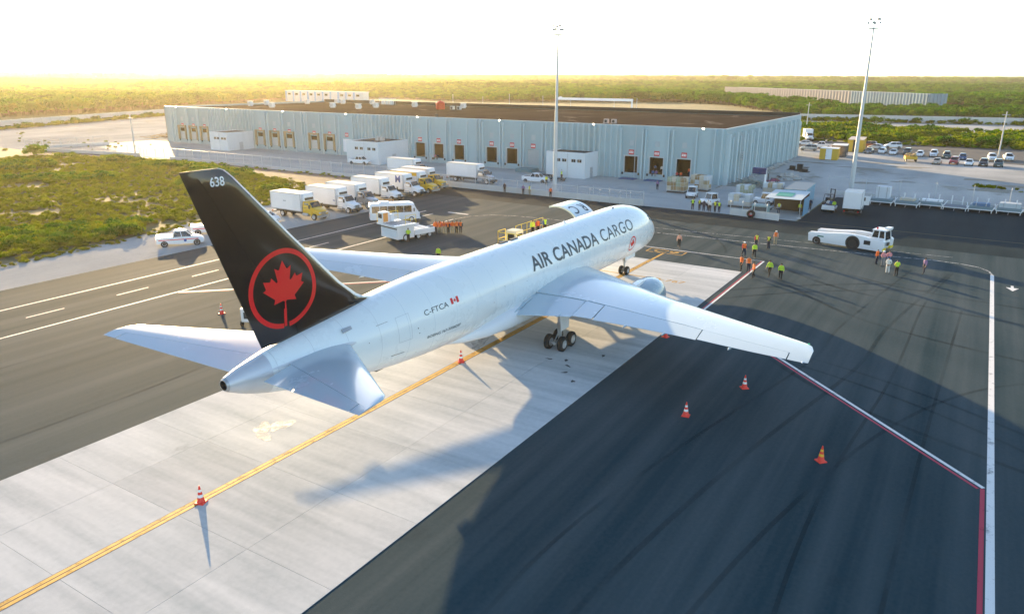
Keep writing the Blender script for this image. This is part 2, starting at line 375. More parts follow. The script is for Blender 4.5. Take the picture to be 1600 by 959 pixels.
for s in (-1, 1):
    strip('stand_line', [(9.1, s*2.2), (9.1, s*11.0), (-12.5, s*11.0)], .2, ZM, pw)
    strip('stand_line', [(-12.3, s*11.0), (-34.0, s*(32.55 if s < 0 else 33.2))], .22, ZM, pw)
    strip('stand_line_red', [(-12.6, s*10.8), (-34.2, s*(32.3 if s < 0 else 32.95))], .16, ZM, pr)
    strip('stand_line_red', [(9.0, s*10.8), (-12.6, s*10.8)], .12, ZM, pr)
strip('stand_line', [(9.1, -2.2), (9.1, 2.2)], .2, ZM, pw)
strip('stand_line_red', [(-34.1, -32.5), (-140, -32.53)], .2, ZM, pr)
for (u, v) in (((8.6, 2.2), (6.8, 2.2)), ((8.6, -2.2), (6.8, -2.2)), ((6.8, 2.2), (6.8, .4)), ((6.8, -.4), (6.8, -2.2)), ((8.6, 2.2), (8.6, 1.2)), ((8.6, -1.2), (8.6, -2.2))):
    strip('stand_box_line', [u, v], .16, ZM, py)
def ground_text(name, txt, x0, x1, y0, y1, m, z=ZM, off=.012):
    """lettering on the ground, read by someone looking along +X; x is the text's up, -y its right"""
    vs, fs, e = text_geo(txt, 1, off); v2 = fit2d(vs, e, 0, 1, 0, 1)
    o = mapped(name, v2, fs, lambda u, v: Vector((x0+(x1-x0)*v, y0+(y1-y0)*u, z)), m, cut=0); o['kind'] = 'structure'
ground_text('stand_number', 'C9', 7.0, 8.4, 1.5, -1.5, py)
strip('stop_line', [(-4.6, 3.2), (-4.6, -2.6)], .2, pyz, py)
ground_text('stop_line_text', 'B-767', -5.1, -4.2, -3.4, -6.6, py, pyz)
me = MB(); me.add([(12.2, -34.48, ZM), (12.2, -34.72, ZM), (11.3, -34.72, ZM), (11.3, -35.15, ZM), (9.9, -34.6, ZM), (11.3, -34.05, ZM), (11.3, -34.48, ZM)], [(0, 1, 2, 3, 4, 5, 6)])
structure(me.build('lane_arrow', pw, smooth=0, fix=False))
# tyre streaks: long dark curves left by turning vehicles
def arc(cx, cy, r, a0, a1, n=24): return [(cx+r*math.cos(R(a0+(a1-a0)*i/n)), cy+r*math.sin(R(a0+(a1-a0)*i/n))) for i in range(n+1)]
for pts, wd in [(arc(-40, -52, 54, 30, 78), .35), (arc(-40, -52, 51.8, 28, 80), .3), (arc(-10, -85, 96, 62, 92), .3), (arc(-10, -85, 93.5, 62, 92), .35), (arc(-60, -10, 40, -40, -5), .3), (arc(-60, -10, 42, -42, -5), .3),
                ([(-62, -16.5), (-50, -16.2), (-38, -18.0), (-20, -21.6), (-10, -22.2), (14, -25.5)], .22), ([(-62, -18.6), (-50, -19.4), (-36, -21.5), (-20, -24.6), (-8, -25.6), (14, -29)], .3), ([(-56, -26), (-40, -25.6), (-20, -27.0), (0, -27.6), (15, -29.4)], .2), ([(-60, -29), (-30, -29.6), (0, -30.6)], .2), ([(-58, -22), (-44, -24), (-30, -27.4), (-20, -32), (-14, -38)], .25),
                ([(12, -9), (2, -20), (-2, -36)], .5), ([(14.5, -12), (6, -24), (3, -40)], .4), ([(5, -12), (-8, -24), (-14, -44)], .45), ([(-14, -13), (-26, -24), (-34, -42)], .35),
                ([(-70, 15), (-50, 14.6), (-30, 16), (0, 17), (16, 20)], .25), ([(-70, 27), (-40, 26.5), (-4, 27.6)], .25),
                (arc(5, 15, 22, -75, 10), .3), (arc(5, 15, 24.2, -75, 10), .3)]:
    if len(pts) < 10:      # bend the few measured points into a smooth track
        q = [pts[0]]+pts+[pts[-1]]; out = []
        for i in range(1, len(q)-2):
            p0, p1, p2, p3 = (Vector(v) for v in q[i-1:i+3])
            for k in range(8):
                t = k/8; out.append(tuple(.5*((2*p1)+(p2-p0)*t+(2*p0-5*p1+4*p2-p3)*t*t+(3*p1-p0-3*p2+p3)*t**3)))
        pts = out+[pts[-1]]
    strip('tyre_streak', pts, wd, .0145, tyre)
# wet / white residue patches on the hardstand
spill = paintm('white_residue', (.50, .51, .50), .42)
def blob(name, cx, cy, rx, ry, z, m, seed, ang=0):
    rnd = random.Random(seed); n = 26; ph = [rnd.uniform(0, 6.28) for _ in range(4)]; pts = []
    for i in range(n):
        t = 2*math.pi*i/n; k = 1+.28*math.sin(2*t+ph[0])+.2*math.sin(3*t+ph[1])+.13*math.sin(5*t+ph[2])
        u, v = rx*k*math.cos(t), ry*k*math.sin(t); pts.append((cx+u*math.cos(ang)-v*math.sin(ang), cy+u*math.sin(ang)+v*math.cos(ang)))
    sheet(name, pts, z, m)
blob('residue_patch', -49.3, 3.3, 1.0, .55, .038, spill, 3, .9); blob('residue_patch', -48.2, 3.0, .8, .5, .0385, spill, 5, .3)
blob('residue_patch', -29.6, 1.2, 1.5, .5, .038, spill, 8, .4); blob('residue_patch', -31.2, .6, 1.1, .35, .0385, spill, 9, .9); blob('residue_patch', -28.4, 1.6, .7, .4, .0375, spill, 19, .2)
oil = paintm('oil_spot', (.05, .05, .05), .52)
for i, (x, y) in enumerate(((-29.8, -6.4), (-30.7, -7.0), (-31.9, -7.4), (-27.5, -8.3), (-33, -8.6), (-30.2, -5.2))): blob('oil_spot', x, y, .22, .12, .039, oil, 20+i, i)
# ================================================================ AIRPLANE (nose towards +X, centreline on the taxi line)
plane = thing('cargo_airplane', 'big white twin-engine cargo airplane with black maple-leaf tail parked on the concrete strip', 'airplane')
# body lines: x, half width, top z, bottom z
FUS = [(-53.75, .36, 5.72, 4.98), (-53.2, .50, 5.92, 4.70), (-52.3, .72, 6.12, 4.35), (-51.0, .98, 6.38, 3.98), (-49, 1.30, 6.66, 3.52), (-47, 1.58, 6.90, 3.12), (-44.5, 1.90, 7.18, 2.74), (-42, 2.16, 7.40, 2.48), (-39, 2.38, 7.58, 2.28), (-36, 2.49, 7.64, 2.21), (-34, 2.515, 7.65, 2.20),
       (-10, 2.515, 7.65, 2.20), (-7.0, 2.50, 7.58, 2.20), (-5.0, 2.42, 7.36, 2.23), (-3.4, 2.25, 6.98, 2.30), (-2.2, 2.02, 6.45, 2.42), (-1.2, 1.72, 5.86, 2.62), (-.4, 1.38, 5.30, 2.88), (.2, .98, 4.86, 3.18), (.55, .58, 4.50, 3.50), (.72, .24, 4.20, 3.76)]
def fus(x): return sinterp(FUS, x)
def fpt(x, th, off=0.):
    hw, t, b = fus(x); return Vector((x, (hw+off)*math.cos(th), (t+b)/2+((t-b)/2+off)*math.sin(th)))
xs = []
x = -53.75
while x < -34: xs.append(x); x += .75
xs += [-34, -31, -28, -25, -22, -19, -16, -12.95, -9.15, -8.4]
x = -8.0
while x < .55: xs.append(x); x += .4 if x < -3 else .22
xs += [.55, .66, .72]
NT = 72
DOOR_X0, DOOR_X1, DOOR_A0, DOOR_A1 = -12.95, -9.15, -20, 50      # opening in the port side
b = MB(); nn = len(xs)
b.v = [fpt(x, 2*math.pi*i/NT) for x in xs for i in range(NT)]
for j in range(nn-1):
    for i in range(NT):
        a0 = i*5 if i*5 < 180 else i*5-360
        if xs[j] >= DOOR_X0-.01 and xs[j+1] <= DOOR_X1+.01 and DOOR_A0 <= a0 < DOOR_A1: continue
        b.f.append([j*NT+i, j*NT+(i+1) % NT, (j+1)*NT+(i+1) % NT, (j+1)*NT+i])
        mid = (xs[j]+xs[j+1])/2
        b.mi.append(2 if mid < -51.6 else 1 if (a0+2.5 < -38 and a0 > -142) else 0)
b.f.append(list(range((nn-1)*NT, nn*NT))); b.mi.append(0)
fuse = b.build('fuselage', [SKIN_WHITE, BELLY, TAILMETAL], plane, smooth=60)
MB().box(DOOR_X0-.1, DOOR_X1+.1, -2.2, 2.3, 4.15, 4.3).box(DOOR_X0-.1, DOOR_X1+.1, -1.75, -1.65, 4.3, 6.2).build('cargo_deck', DARK, fuse)
# rear exhaust of the tail cone
MB().lathe([(0, .36), (-.14, .29), (-.14, .25), (.1, .22), (.1, 0)], (-53.72, 0, 5.35), n=24, mis=[0, 0, 1, 1]).build('tail_exhaust', [STEEL, PLASTIC], plane)
# fairing where the wings join
rings = []
for x, hw, t, bt in [(-14.2, .6, 2.6, 2.2), (-15.5, 1.7, 3.0, 1.98), (-17.5, 2.35, 3.5, 1.82), (-21, 2.72, 3.9, 1.74), (-27, 2.80, 3.95, 1.72), (-31, 2.72, 3.8, 1.76), (-33.6, 2.3, 3.4, 1.86), (-35.6, 1.5, 2.9, 2.02), (-37, .5, 2.5, 2.2)]:
    rings.append([(x, hw*math.copysign(abs(math.cos(a))**.7, math.cos(a)), (t+bt)/2+(t-bt)/2*math.copysign(abs(math.sin(a))**.8, math.sin(a))) for a in [2*math.pi*i/32 for i in range(32)]])
MB().loft(rings).build('wing_fairing', [BELLY], plane, smooth=60)
# nose windows (far side of the crown from here, still there)
for s in (-1, 1):
    for k, (xa, xb, t0, t1) in enumerate(((-1.55, -2.6, 62, 80), (-1.75, -2.95, 44, 60), (-2.2, -3.5, 30, 43))):
        th0, th1 = (t0, t1) if s > 0 else (180-t1, 180-t0)
        mb = MB(); g = [[fpt(xa+(xb-xa)*u/4, R(th0+(th1-th0)*v/4), .012) for u in range(5)] for v in range(5)]
        mb.add([p for r in g for p in r], [(v*5+u, v*5+u+1, v*5+u+6, v*5+u+5) for v in range(4) for u in range(4)])
        mb.build('cockpit_window', GLASS, fuse, smooth=60)

def airfoil(f0, f1, n=9, t=.11):
    """closed outline between chord fractions f0..f1 (0 = leading edge): (fraction, height/chord)"""
    def th(c): return 5*t*(.2969*math.sqrt(max(c, 0))-.126*c-.3516*c*c+.2843*c**3-.1015*c**4)+.0012
    cs = [f0+(f1-f0)*(i/(n-1))**(1.8 if f0 == 0 else 1) for i in range(n)]
    return [(c, th(c)+.018*math.sin(math.pi*c)) for c in cs]+[(c, -th(c)*.8+.018*math.sin(math.pi*c)) for c in reversed(cs)]
def surf(mb, secs, f0, f1, t0=.12, t1=.09, n=9, mi=0, drop=0.):
    """loft wing-like slices; secs = list of (LE point, TE point, up vector)"""
    rings = []
    for k, (le, te, u) in enumerate(secs):
        le, te, u = Vector(le), Vector(te), Vector(u); ch = (te-le).length; t = t0+(t1-t0)*k/max(1, len(secs)-1)
        rings.append([le.lerp(te, c)+u*(h*ch)-u*(drop*ch*max(0, c-f0)) for c, h in airfoil(f0, f1, n, t)])
    return mb.loft(rings, mi)
WLE = [(2.0, -17.1), (2.5, -17.6), (5.7, -20.1), (9.0, -22.8), (12.7, -25.7), (18.4, -29.75), (22.6, -32.75), (23.2, -33.2), (23.55, -33.65), (23.75, -34.4)]
WTE = [(2.0, -30.75), (2.5, -30.75), (6.6, -30.3), (7.9, -30.55), (11.5, -31.5), (15.7, -32.85), (19.65, -34.45), (22.6, -35.45), (23.2, -35.66), (23.55, -35.75), (23.75, -35.76)]
def wz(y): return 3.3+.105*(y-2.5)
def wsec(y, s):
    up_ = Vector((0, -.105*s, 1)).normalized() if False else Vector((0, 0, 1))
    return (interp(WLE, y)[0], s*y, wz(y)+.22), (interp(WTE, y)[0], s*y, wz(y)), up_
def wings(s):
    side = 'starboard' if s < 0 else 'port'
    ys = [2.0, 2.5, 4, 5.7, 7.3, 9, 11, 12.7, 15.5, 18.4, 20.5, 22.6, 23.2, 23.55, 23.75]
    mb = MB(); surf(mb, [wsec(y, s) for y in ys], 0, .74, .135, .085, 12)
    wing = mb.build('wing', [WING_GREY], plane, smooth=50)
    # fixed trailing-edge bays between the moving panels
    for y0, y1 in ((2.0, 2.55), (22.62, 23.75)):
        q = [y for y in [y0]+[y for y in ys if y0 < y < y1]+[y1]]; surf(MB(), [wsec(y, s) for y in q], .742, 1.0)
        mb = MB(); surf(mb, [wsec(y, s) for y in q], .742, 1.0, .1, .085); mb.build('tip_fairing' if y0 > 10 else 'root_fairing', WING_GREY, wing, smooth=50)
    for nm, y0, y1, f0, dr in (('flap', 2.6, 6.95, .745, .06), ('aileron', 7.05, 8.75, .745, .02), ('flap', 8.85, 16.9, .745, .05), ('aileron', 17.0, 22.55, .745, .0)):
        q = [y0]+[y for y in ys if y0+.2 < y < y1-.2]+[y1]
        mb = MB(); surf(mb, [wsec(y, s) for y in q], f0+.004, 1.0, .118, .1, 7, drop=dr); mb.build(nm, WING_GREY, wing, smooth=50)
    # spoiler plates standing a little proud of the skin
    for y0, y1 in ((3.3, 4.9), (5.0, 6.6), (9.2, 10.8), (10.9, 12.5), (12.6, 14.2), (14.3, 15.9)):
        mb = MB(); P = []
        for y in (y0, y1):
            le, te, u = wsec(y, s); le, te = Vector(le), Vector(te); ch = (te-le).length
            for c in (.62, .735):
                h = 5*(.135+(.085-.135)*y/23.7)*(.2969*math.sqrt(c)-.126*c-.3516*c*c+.2843*c**3-.1015*c**4)+.018*math.sin(math.pi*c)
                P.append(le.lerp(te, c)+Vector((0, 0, h*ch+.012)))
        v = P+[p-Vector((0, 0, .03)) for p in P]
        mb.add(v, [(0, 1, 3, 2), (4, 6, 7, 5), (0, 4, 5, 1), (2, 3, 7, 6), (0, 2, 6, 4), (1, 5, 7, 3)]); mb.build('spoiler', WING_GREY, wing, smooth=0)
    # slat gap line: dark strip along the leading edge top
    mb = MB(); L = []
    for y in [3.2, 5.7, 9, 12.7, 18.4, 22.4]:
        le, te, u = wsec(y, s); le, te = Vector(le), Vector(te); ch = (te-le).length
        for c in (.105, .109):
            h = 5*(.135+(.085-.135)*y/23.7)*(.2969*math.sqrt(c)-.126*c-.3516*c*c+.2843*c**3-.1015*c**4)+.018*math.sin(math.pi*c); L.append(le.lerp(te, c)+Vector((0, 0, h*ch+.008)))
    mb.add(L, [(2*i, 2*i+1, 2*i+3, 2*i+2) for i in range(5)]); mb.build('slat_joint', STEEL, wing, smooth=0)
    for y, ln in ((6.0, 2.6), (11.6, 3.0), (14.6, 2.7), (19.2, 1.6)):          # flap-track fairings under the trailing edge
        te = interp(WTE, y)[0]; z = wz(y)-.12
        MB().loft([[(te+a*ln, s*y+.11*k*math.cos(t), z+.02+.12*k*math.sin(t)) for t in [2*math.pi*i/10 for i in range(10)]] for a, k in ((.85, .15), (.6, .85), (.25, 1), (0, .7), (-.16, .12))]).build('flap_track_fairing', WING_GREY, wing, smooth=60)
    le, te, _ = wsec(23.4, s)
    MB().ball((te[0]-.02, s*23.45, te[2]+.02), (.12, .06, .06), 8, 5).build('tip_light', LAMP, wing)
    MB().ball((-33.35, s*23.3, le[2]+.02), (.16, .08, .07), 8, 5).build('navigation_light', REDLAMP if s > 0 else mat('green_lens', (.02, .35, .15), .15), wing)
    # ---- engine
    ey, ex, ez = s*7.9, -17.3, 2.42
    eng = thing_part = MB().lathe([(-.55, 1.08), (-.12, 1.16), (0, 1.25), (-.06, 1.34), (-.30, 1.41), (-1.2, 1.47), (-2.4, 1.46), (-3.6, 1.34), (-4.5, 1.17), (-4.52, 1.12), (-4.0, 1.10), (-2, 1.05)], (ex, ey, ez), n=40, mis=[2, 1, 1, 1, 0, 0, 0, 0, 2, 2, 2]).build('engine', [mat('nacelle_blue_grey', (.24, .34, .40), .25, coat=.6, var=.06), BARE, PLASTIC], plane, smooth=40)
    MB().lathe([(-1.2, 1.12), (-1.2, .42), (-.75, .32), (-.35, .12), (-.3, 0)], (ex, ey, ez), n=24, mis=[0, 1, 1, 1]).build('fan_hub', [DARK, STEEL], eng)
    fb = MB()
    for k in range(24):
        a = 2*math.pi*k/24; d = Vector((0, math.cos(a), math.sin(a))); t = Vector((0, -math.sin(a), math.cos(a)))
        o = Vector((ex-1.0, ey, ez)); fb.add([o+d*.4-t*.05, o+d*1.1-t*.12+Vector((.12, 0, 0)), o+d*1.1+t*.12-Vector((.1, 0, 0)), o+d*.4+t*.05-Vector((.15, 0, 0))], [(0, 1, 2, 3)])
    fb.build('fan_blades', STEEL, eng, smooth=0)
    MB().lathe([(-3.6, .98), (-4.6, .92), (-6.0, .80), (-7.4, .62), (-7.4, .56), (-6.6, .54), (-6.6, .34), (-8.1, .06)], (ex, ey, ez), n=28, mis=[1, 1, 2, 2, 2, 2, 2]).build('exhaust_nozzle', [BARE, STEEL, PLASTIC], eng, smooth=40)
    py_ = MB(); rings = []
    for x, w_, zt, zb in [(-18.6, .08, ez+1.42, ez+1.2), (-20, .26, 4.05, ez+1.1), (-22.6, .34, wz(7.9)+.05, ez+.9), (-25, .3, wz(7.9)-.1, 2.75), (-27.5, .08, wz(7.9)-.2, 3.3)]:
        rings.append([(x, ey-w_, zb), (x, ey+w_, zb), (x, ey+w_*.8, zt), (x, ey-w_*.8, zt)])
    py_.loft(rings).build('pylon', WHITE, eng, smooth=50)
    # ---- main gear
    gx, gy = -27.53, s*4.65
    gear = MB().cyl((gx, gy, .62), (gx, gy, 1.9), .15, n=14).cyl((gx, gy, 1.7), (gx-.1, gy, 3.5), .22, n=14).cyl((gx-.95, gy, .58), (gx+.95, gy, .58), .14, n=10).cyl((gx, gy, 2.6), (gx+.2, s*2.7, 3.1), .09, n=8).cyl((gx, gy, 1.7), (gx+1.7, gy, 3.3), .08, n=8).cyl((gx, gy, 1.5), (gx-.9, gy, .75), .06, n=8).cyl((gx-.3, gy, 1.2), (gx-.5, gy, 2.1), .05, n=6)
    for dx in (-.71, .71): gear.cyl((gx+dx, gy-.55, .585), (gx+dx, gy+.55, .585), .09, n=8)
    gear = gear.build('main_gear', STEEL, plane, smooth=40)
    for dx in (-.71, .71):
        for dy in (-.57, .57):
            MB().lathe([(-.2, .33), (-.205, .50), (-.15, .57), (-.06, .585), (.06, .585), (.15, .57), (.205, .50), (.2, .33), (.1, .30), (.08, 0)], (gx+dx, gy+dy, .585), (0, math.copysign(1, dy), 0), 28, mis=[0]*7+[1, 1]).lathe([(-.2, .33), (-.1, .28), (-.09, 0)], (gx+dx, gy+dy, .585), (0, math.copysign(1, dy), 0), 28, 1).build('wheel', [RUBBER, WHEELRIM], gear, smooth=40)
    MB().add([(gx-.75, gy-s*-.36, 3.2), (gx+.75, gy-s*-.36, 3.2), (gx+.6, gy-s*-.42, 1.55), (gx-.6, gy-s*-.42, 1.55), (gx-.75, gy-s*-.31, 3.2), (gx+.75, gy-s*-.31, 3.2), (gx+.6, gy-s*-.37, 1.55), (gx-.6, gy-s*-.37, 1.55)],
             [(0, 1, 2, 3), (7, 6, 5, 4), (0, 4, 5, 1), (1, 5, 6, 2), (2, 6, 7, 3), (3, 7, 4, 0)]).build('gear_door', BELLY, gear, smooth=0)
    # ---- tailplane
    hsec = lambda y: ((interp([(.5, -45.9), (1.2, -46.3), (9.0, -52.2), (9.25, -52.6), (9.34, -53.2)], y)[0], s*y, 6.32-(9.31-y)*.122+.08), (interp([(.5, -52.3), (1.3, -52.45), (9.34, -54.25)], y)[0], s*y, 6.32-(9.31-y)*.122), (0, 0, 1))
    hy = [.5, 1.2, 3, 5, 7, 8.6, 9.0, 9.25, 9.34]
    mb = MB(); surf(mb, [hsec(y) for y in hy], 0, .70, .1, .08, 10); stab = mb.build('tailplane', [WING_GREY], plane, smooth=50)
    mb = MB(); surf(mb, [hsec(y) for y in (1.25, 3, 5, 7, 8.55)], .706, 1, .098, .08, 6, drop=.03 if s > 0 else .0); mb.build('elevator', WING_GREY, stab, smooth=50)
    mb = MB(); surf(mb, [hsec(y) for y in (8.6, 9.0, 9.25, 9.34)], .702, 1, .08, .08, 6); mb.build('tip_fairing', WING_GREY, stab, smooth=50)
    # bare metal sealing plate round the tailplane root
    MB().loft([[(x, s*(fus(x)[0]*.93+o), 5.42+h*math.sin(t)+.0*x) if False else (x, s*(fus(x)[0]*.93+o*max(0, math.cos(t))), 5.45+h*math.sin(t)) for t in [2*math.pi*i/12 for i in range(12)]] for x, h, o in ((-45.3, .03, .01), (-45.8, .12, .05), (-46.6, .24, .07), (-48, .34, .06), (-50, .28, .05), (-52, .14, .03), (-52.6, .04, .01))]).build('root_plate', TAILMETAL, stab, smooth=60)
wings(-1); wings(1)

# ---- fin: leading and trailing edge against height
FLE = [(5.9, -43.6), (7.0, -43.3), (7.32, -43.3), (7.5, -43.95), (7.75, -44.4), (8.04, -44.75), (8.75, -45.65), (10.1, -47.0), (12.17, -49.02), (14.06, -50.82), (15.4, -52.1), (15.68, -52.45), (15.78, -52.75)]
FLE2 = [(5.9, -46.0), (7.3, -45.4), (8.04, -45.3), (8.75, -45.75), (10.1, -47.0), (12.17, -49.02), (14.06, -50.82), (15.4, -52.1), (15.68, -52.4), (15.78, -52.75)]
FTE = [(5.9, -51.2), (6.33, -51.32), (15.74, -54.78), (15.78, -54.79)]
def fsec(z): return ((interp(FLE, z)[0], 0, z), (interp(FTE, z)[0], 0, z), (0, 1, 0))
def fth(c, t): return 5*t*(.2969*math.sqrt(max(c, 0))-.126*c-.3516*c*c+.2843*c**3-.1015*c**4)+.0012
def fring(z, f0, f1, n, off=0., t=.098):
    le, te, _ = fsec(z); ch = le[0]-te[0]; cs = [f0+(f1-f0)*(i/(n-1))**(1.7 if f0 == 0 else 1) for i in range(n)]
    k = t*(1 if z < 15.3 else max(.12, (15.80-z)/.5))*min(1, .55+max(0, z-7)*.3)
    return [(le[0]-c*ch, -fth(c, k)*ch-off, z) for c in cs]+[(le[0]-c*ch, fth(c, k)*ch+off, z) for c in reversed(cs)]
zs = [5.9, 6.5, 7.0, 7.32, 7.5, 7.75, 8.04, 8.75, 9.4, 10.1, 11.1, 12.17, 13.1, 14.06, 14.8, 15.3, 15.55, 15.68, 15.75, 15.78]
fin = MB().loft([fring(z, .0, .70, 14) for z in zs]).build('fin', [BLACK_TAIL], plane, smooth=50)
MB().loft([fring(z, .704, 1, 6) for z in zs if z >= 6.5]).build('rudder', BLACK_TAIL, fin, smooth=50)
MB().loft([fring(z, .0, .045, 8, .012) for z in zs if z >= 7.0]).build('fin_leading_edge', [mat('edge_grey', (.56, .58, .60), .3, .4)], fin, smooth=60)
def finpt(s, off=.014):
    def f(x, z):
        le, te, _ = fsec(z); ch = le[0]-te[0]; c = (le[0]-x)/ch
        return Vector((x, s*(fth(c, (.098 if z < 15.3 else .098*max(.12, (15.8-z)/.5))*min(1, .55+max(0, z-7)*.3))*ch+off), z))
    return f
leaf_steps = [(45, -863), (-111, -98), (-859, 151), (116, -320), (-20, -73), (-941, -762), (212, -99), (34, -79), (-186, -572), (542, 115), (73, -38), (105, -247), (423, 454), (111, -57), (-204, -1052), (327, 189), (91, -27), (332, -652), (332, 652), (91, 27), (327, -189), (-204, 1052), (111, 57), (423, -454), (105, 247), (73, 38), (542, -115), (-186, 572), (34, 79), (212, 99), (-941, 762), (-20, 73), (116, 320), (-859, -151), (-111, 98), (45, 863)]
leaf = []; px, py0 = -90, 2030
leaf.append((px, -py0))
for dx, dy in leaf_steps: px += dx; py0 += dy; leaf.append((px, -py0))
LEAF = [(x/2030, y/2030) for x, y in leaf]          # about -1..1, stem down
def tri_poly(pts):
    bm = bmesh.new(); f = bm.faces.new([bm.verts.new((x, y, 0)) for x, y in pts]); bmesh.ops.triangulate(bm, faces=[f])
    bm.verts.index_update(); r = ([(v.co.x, v.co.y) for v in bm.verts], [tuple(v.index for v in q.verts) for q in bm.faces]); bm.free(); return r
def roundel(name, cx, cz, rad, fn, par, ring=.26, cut=.22, leafs=.66, sx=1.):
    n = 72; vs = []; fs = []
    a0, a1 = -84, 266                                # the ring is open beside the stem
    for i in range(n+1):
        a = R(a0+(a1-a0)*i/n)
        for r in (rad-ring, rad): vs.append((cx+sx*r*math.cos(a), cz+r*math.sin(a)))
    fs = [(2*i, 2*i+1, 2*i+3, 2*i+2) for i in range(n)]
    o = mapped(name, vs, fs, fn, RED, par, cut)
    v2, f2 = tri_poly([(cx+sx*x*rad*leafs, cz+y*rad*leafs+rad*.06) for x, y in LEAF])
    mapped('maple_leaf', v2, f2, fn, RED, par if par.parent and par.parent.parent else o, cut)
    st = [(cx-sx*.05*rad, cz-rad*.5), (cx-sx*.05*rad, cz-rad*.96), (cx+sx*.03*rad, cz-rad*.96), (cx+sx*.03*rad, cz-rad*.5)]
    mapped('leaf_stem', st, [(0, 1, 2, 3)], fn, RED, o, cut)
    return o
roundel('tail_emblem', -49.80, 9.34, 2.12, finpt(-1), fin)
roundel('tail_emblem', -49.80, 9.34, 2.12, finpt(1), fin, sx=-1)
for s in (-1, 1):
    vs, fs, e = text_geo('638', 1, .012)
    v2 = fit2d(vs, e, -53.38, -52.62, 14.98, 15.42) if s < 0 else fit2d(vs, e, -52.62, -53.38, 14.98, 15.42)
    mapped('fleet_number', v2, fs, finpt(s, .02), LWHITE, fin, .3)
# ---- wrapped lettering on the fuselage
def side(s, off=.012):
    """u = x, v = arc height above the widest line, on the starboard (-1) or port (+1) side"""
    def f(u, v):
        a = v/2.62; return fpt(u, (math.pi-a) if s < 0 else a, off)
    return f
def letters(name, txt, u0, u1, v0, v1, s, m=LETTER, bold=0., cut=.28, par=None):
    vs, fs, e = text_geo(txt, 1, bold); v2 = fit2d(vs, e, u0, u1, v0, v1)
    return mapped(name, v2, fs, side(s), m, par or fuse, cut)
letters('airline_title', 'AIR CANADA', -27.85, -16.3, .76, 1.92, -1, bold=.022)
letters('airline_title', 'CARGO', -15.65, -8.55, .78, 1.90, -1, bold=.002)
letters('airline_title', 'AIR CANADA', -16.3, -27.85, .76, 1.92, 1, bold=.006)
letters('registration', 'C-FTCA', -40.75, -38.45, .80, 1.16, -1, bold=.004)
letters('model_name', 'BOEING 767-300BDSF', -40.6, -37.3, -.78, -.58, -1, bold=.006, cut=.4)['kind'] = 'stuff'
# flag: two red bars and a leaf
for u0, u1 in ((-38.15, -37.92), (-37.58, -37.35)):
    mapped('flag_bar', [(u0, .86), (u1, .86), (u1, 1.26), (u0, 1.26)], [(0, 1, 2, 3)], side(-1), RED, fuse, .2)
v2, f2 = tri_poly([(-37.75+x*.13, 1.06+y*.15) for x, y in LEAF]); mapped('flag_leaf', v2, f2, side(-1), RED, fuse, .2)
roundel('nose_emblem', -8.85, -.55, .74, side(-1), fuse, ring=.12, cut=.3)
# door outlines, hatches, drains on the visible side
def seam(u0, u1, v0, v1, wd=.018):
    for a in ([(u0, v0), (u1, v0), (u1, v0+wd), (u0, v0+wd)], [(u0, v1-wd), (u1, v1-wd), (u1, v1), (u0, v1)], [(u0, v0), (u0+wd, v0), (u0+wd, v1), (u0, v1)], [(u1-wd, v0), (u1, v0), (u1, v1), (u1-wd, v1)]):
        mapped('door_seam', a, [(0, 1, 2, 3)], side(-1, .006), STEEL, fuse, .3)
seam(-4.9, -3.8, -.5, 1.35); seam(-43.1, -42.0, -.35, 1.4); seam(-11.6, -9.4, -2.3, -.9); seam(-38.8, -36.6, -2.3, -.95)
for u, v, a, h in ((-43.6, -1.25, 1.1, .05), (-44.6, 1.35, .9, .025), (-41.5, .15, .07, .09), (-41.4, -.2, .07, .07), (-45.4, .35, .06, .06), (-32, .6, .06, .06), (-33.5, -.2, .05, .08), (-29.0, .3, .07, .05), (-3.4, -.2, .5, .04), (-22.5, -.55, .06, .06)):
    mapped('vent_port', [(u, v), (u+a, v+h*.2), (u+a, v+h), (u, v+h)], [(0, 1, 2, 3)], side(-1, .008), DARK, fuse, .3)
for k in range(22):      # lap joints: faint ring seams round the tube, starboard upper half
    x = -51.2+k*2.25
    mapped('skin_joint', [(x, -2.4), (x+.014, -2.4), (x+.014, 3.6), (x, 3.6)], [(0, 1, 2, 3)], side(-1, .004), WING_GREY if k > 3 else STEEL, fuse, .35)
# crown antennas and beacon
for x, y, ln, h in ((-28.3, .35, 1.0, .05), (-26.9, .3, 1.0, .05)): MB().loft([[(x+a*ln, y+q*.22, fus(x)[1]-.06+hh*h*2.4) for q, hh in ((-1, 0), (-.5, 1), (.5, 1), (1, 0))] for a in (0, 1)]).build('crown_antenna', DARK, fuse, smooth=0)
MB().ball((-9.0, -.3, 7.66), (.1, .08, .14), 8, 6).build('beacon', RUBBER, fuse)
MB().add([(-18.5, -.02, 7.6), (-18.1, -.02, 7.6), (-18.55, -.02, 7.95), (-18.5, .02, 7.6), (-18.1, .02, 7.6), (-18.55, .02, 7.95)], [(0, 1, 2), (5, 4, 3), (0, 3, 4, 1), (1, 4, 5, 2), (2, 5, 3, 0)]).build('blade_antenna', WHITE, fuse)
# tail scoop, tail skid
MB().loft([[(-46.9, -1.16, 6.38), (-46.9, -1.3, 6.22), (-46.9, -1.34, 6.30), (-46.9, -1.2, 6.46)], [(-46.2, -1.2, 6.46), (-46.2, -1.32, 6.30), (-46.2, -1.33, 6.31), (-46.2, -1.21, 6.47)]]).build('air_scoop', STEEL, fuse, smooth=0)
MB().box(-43.3, -42.5, -.25, .25, 2.45, 2.66).build('tail_skid', DARK, plane, smooth=0)
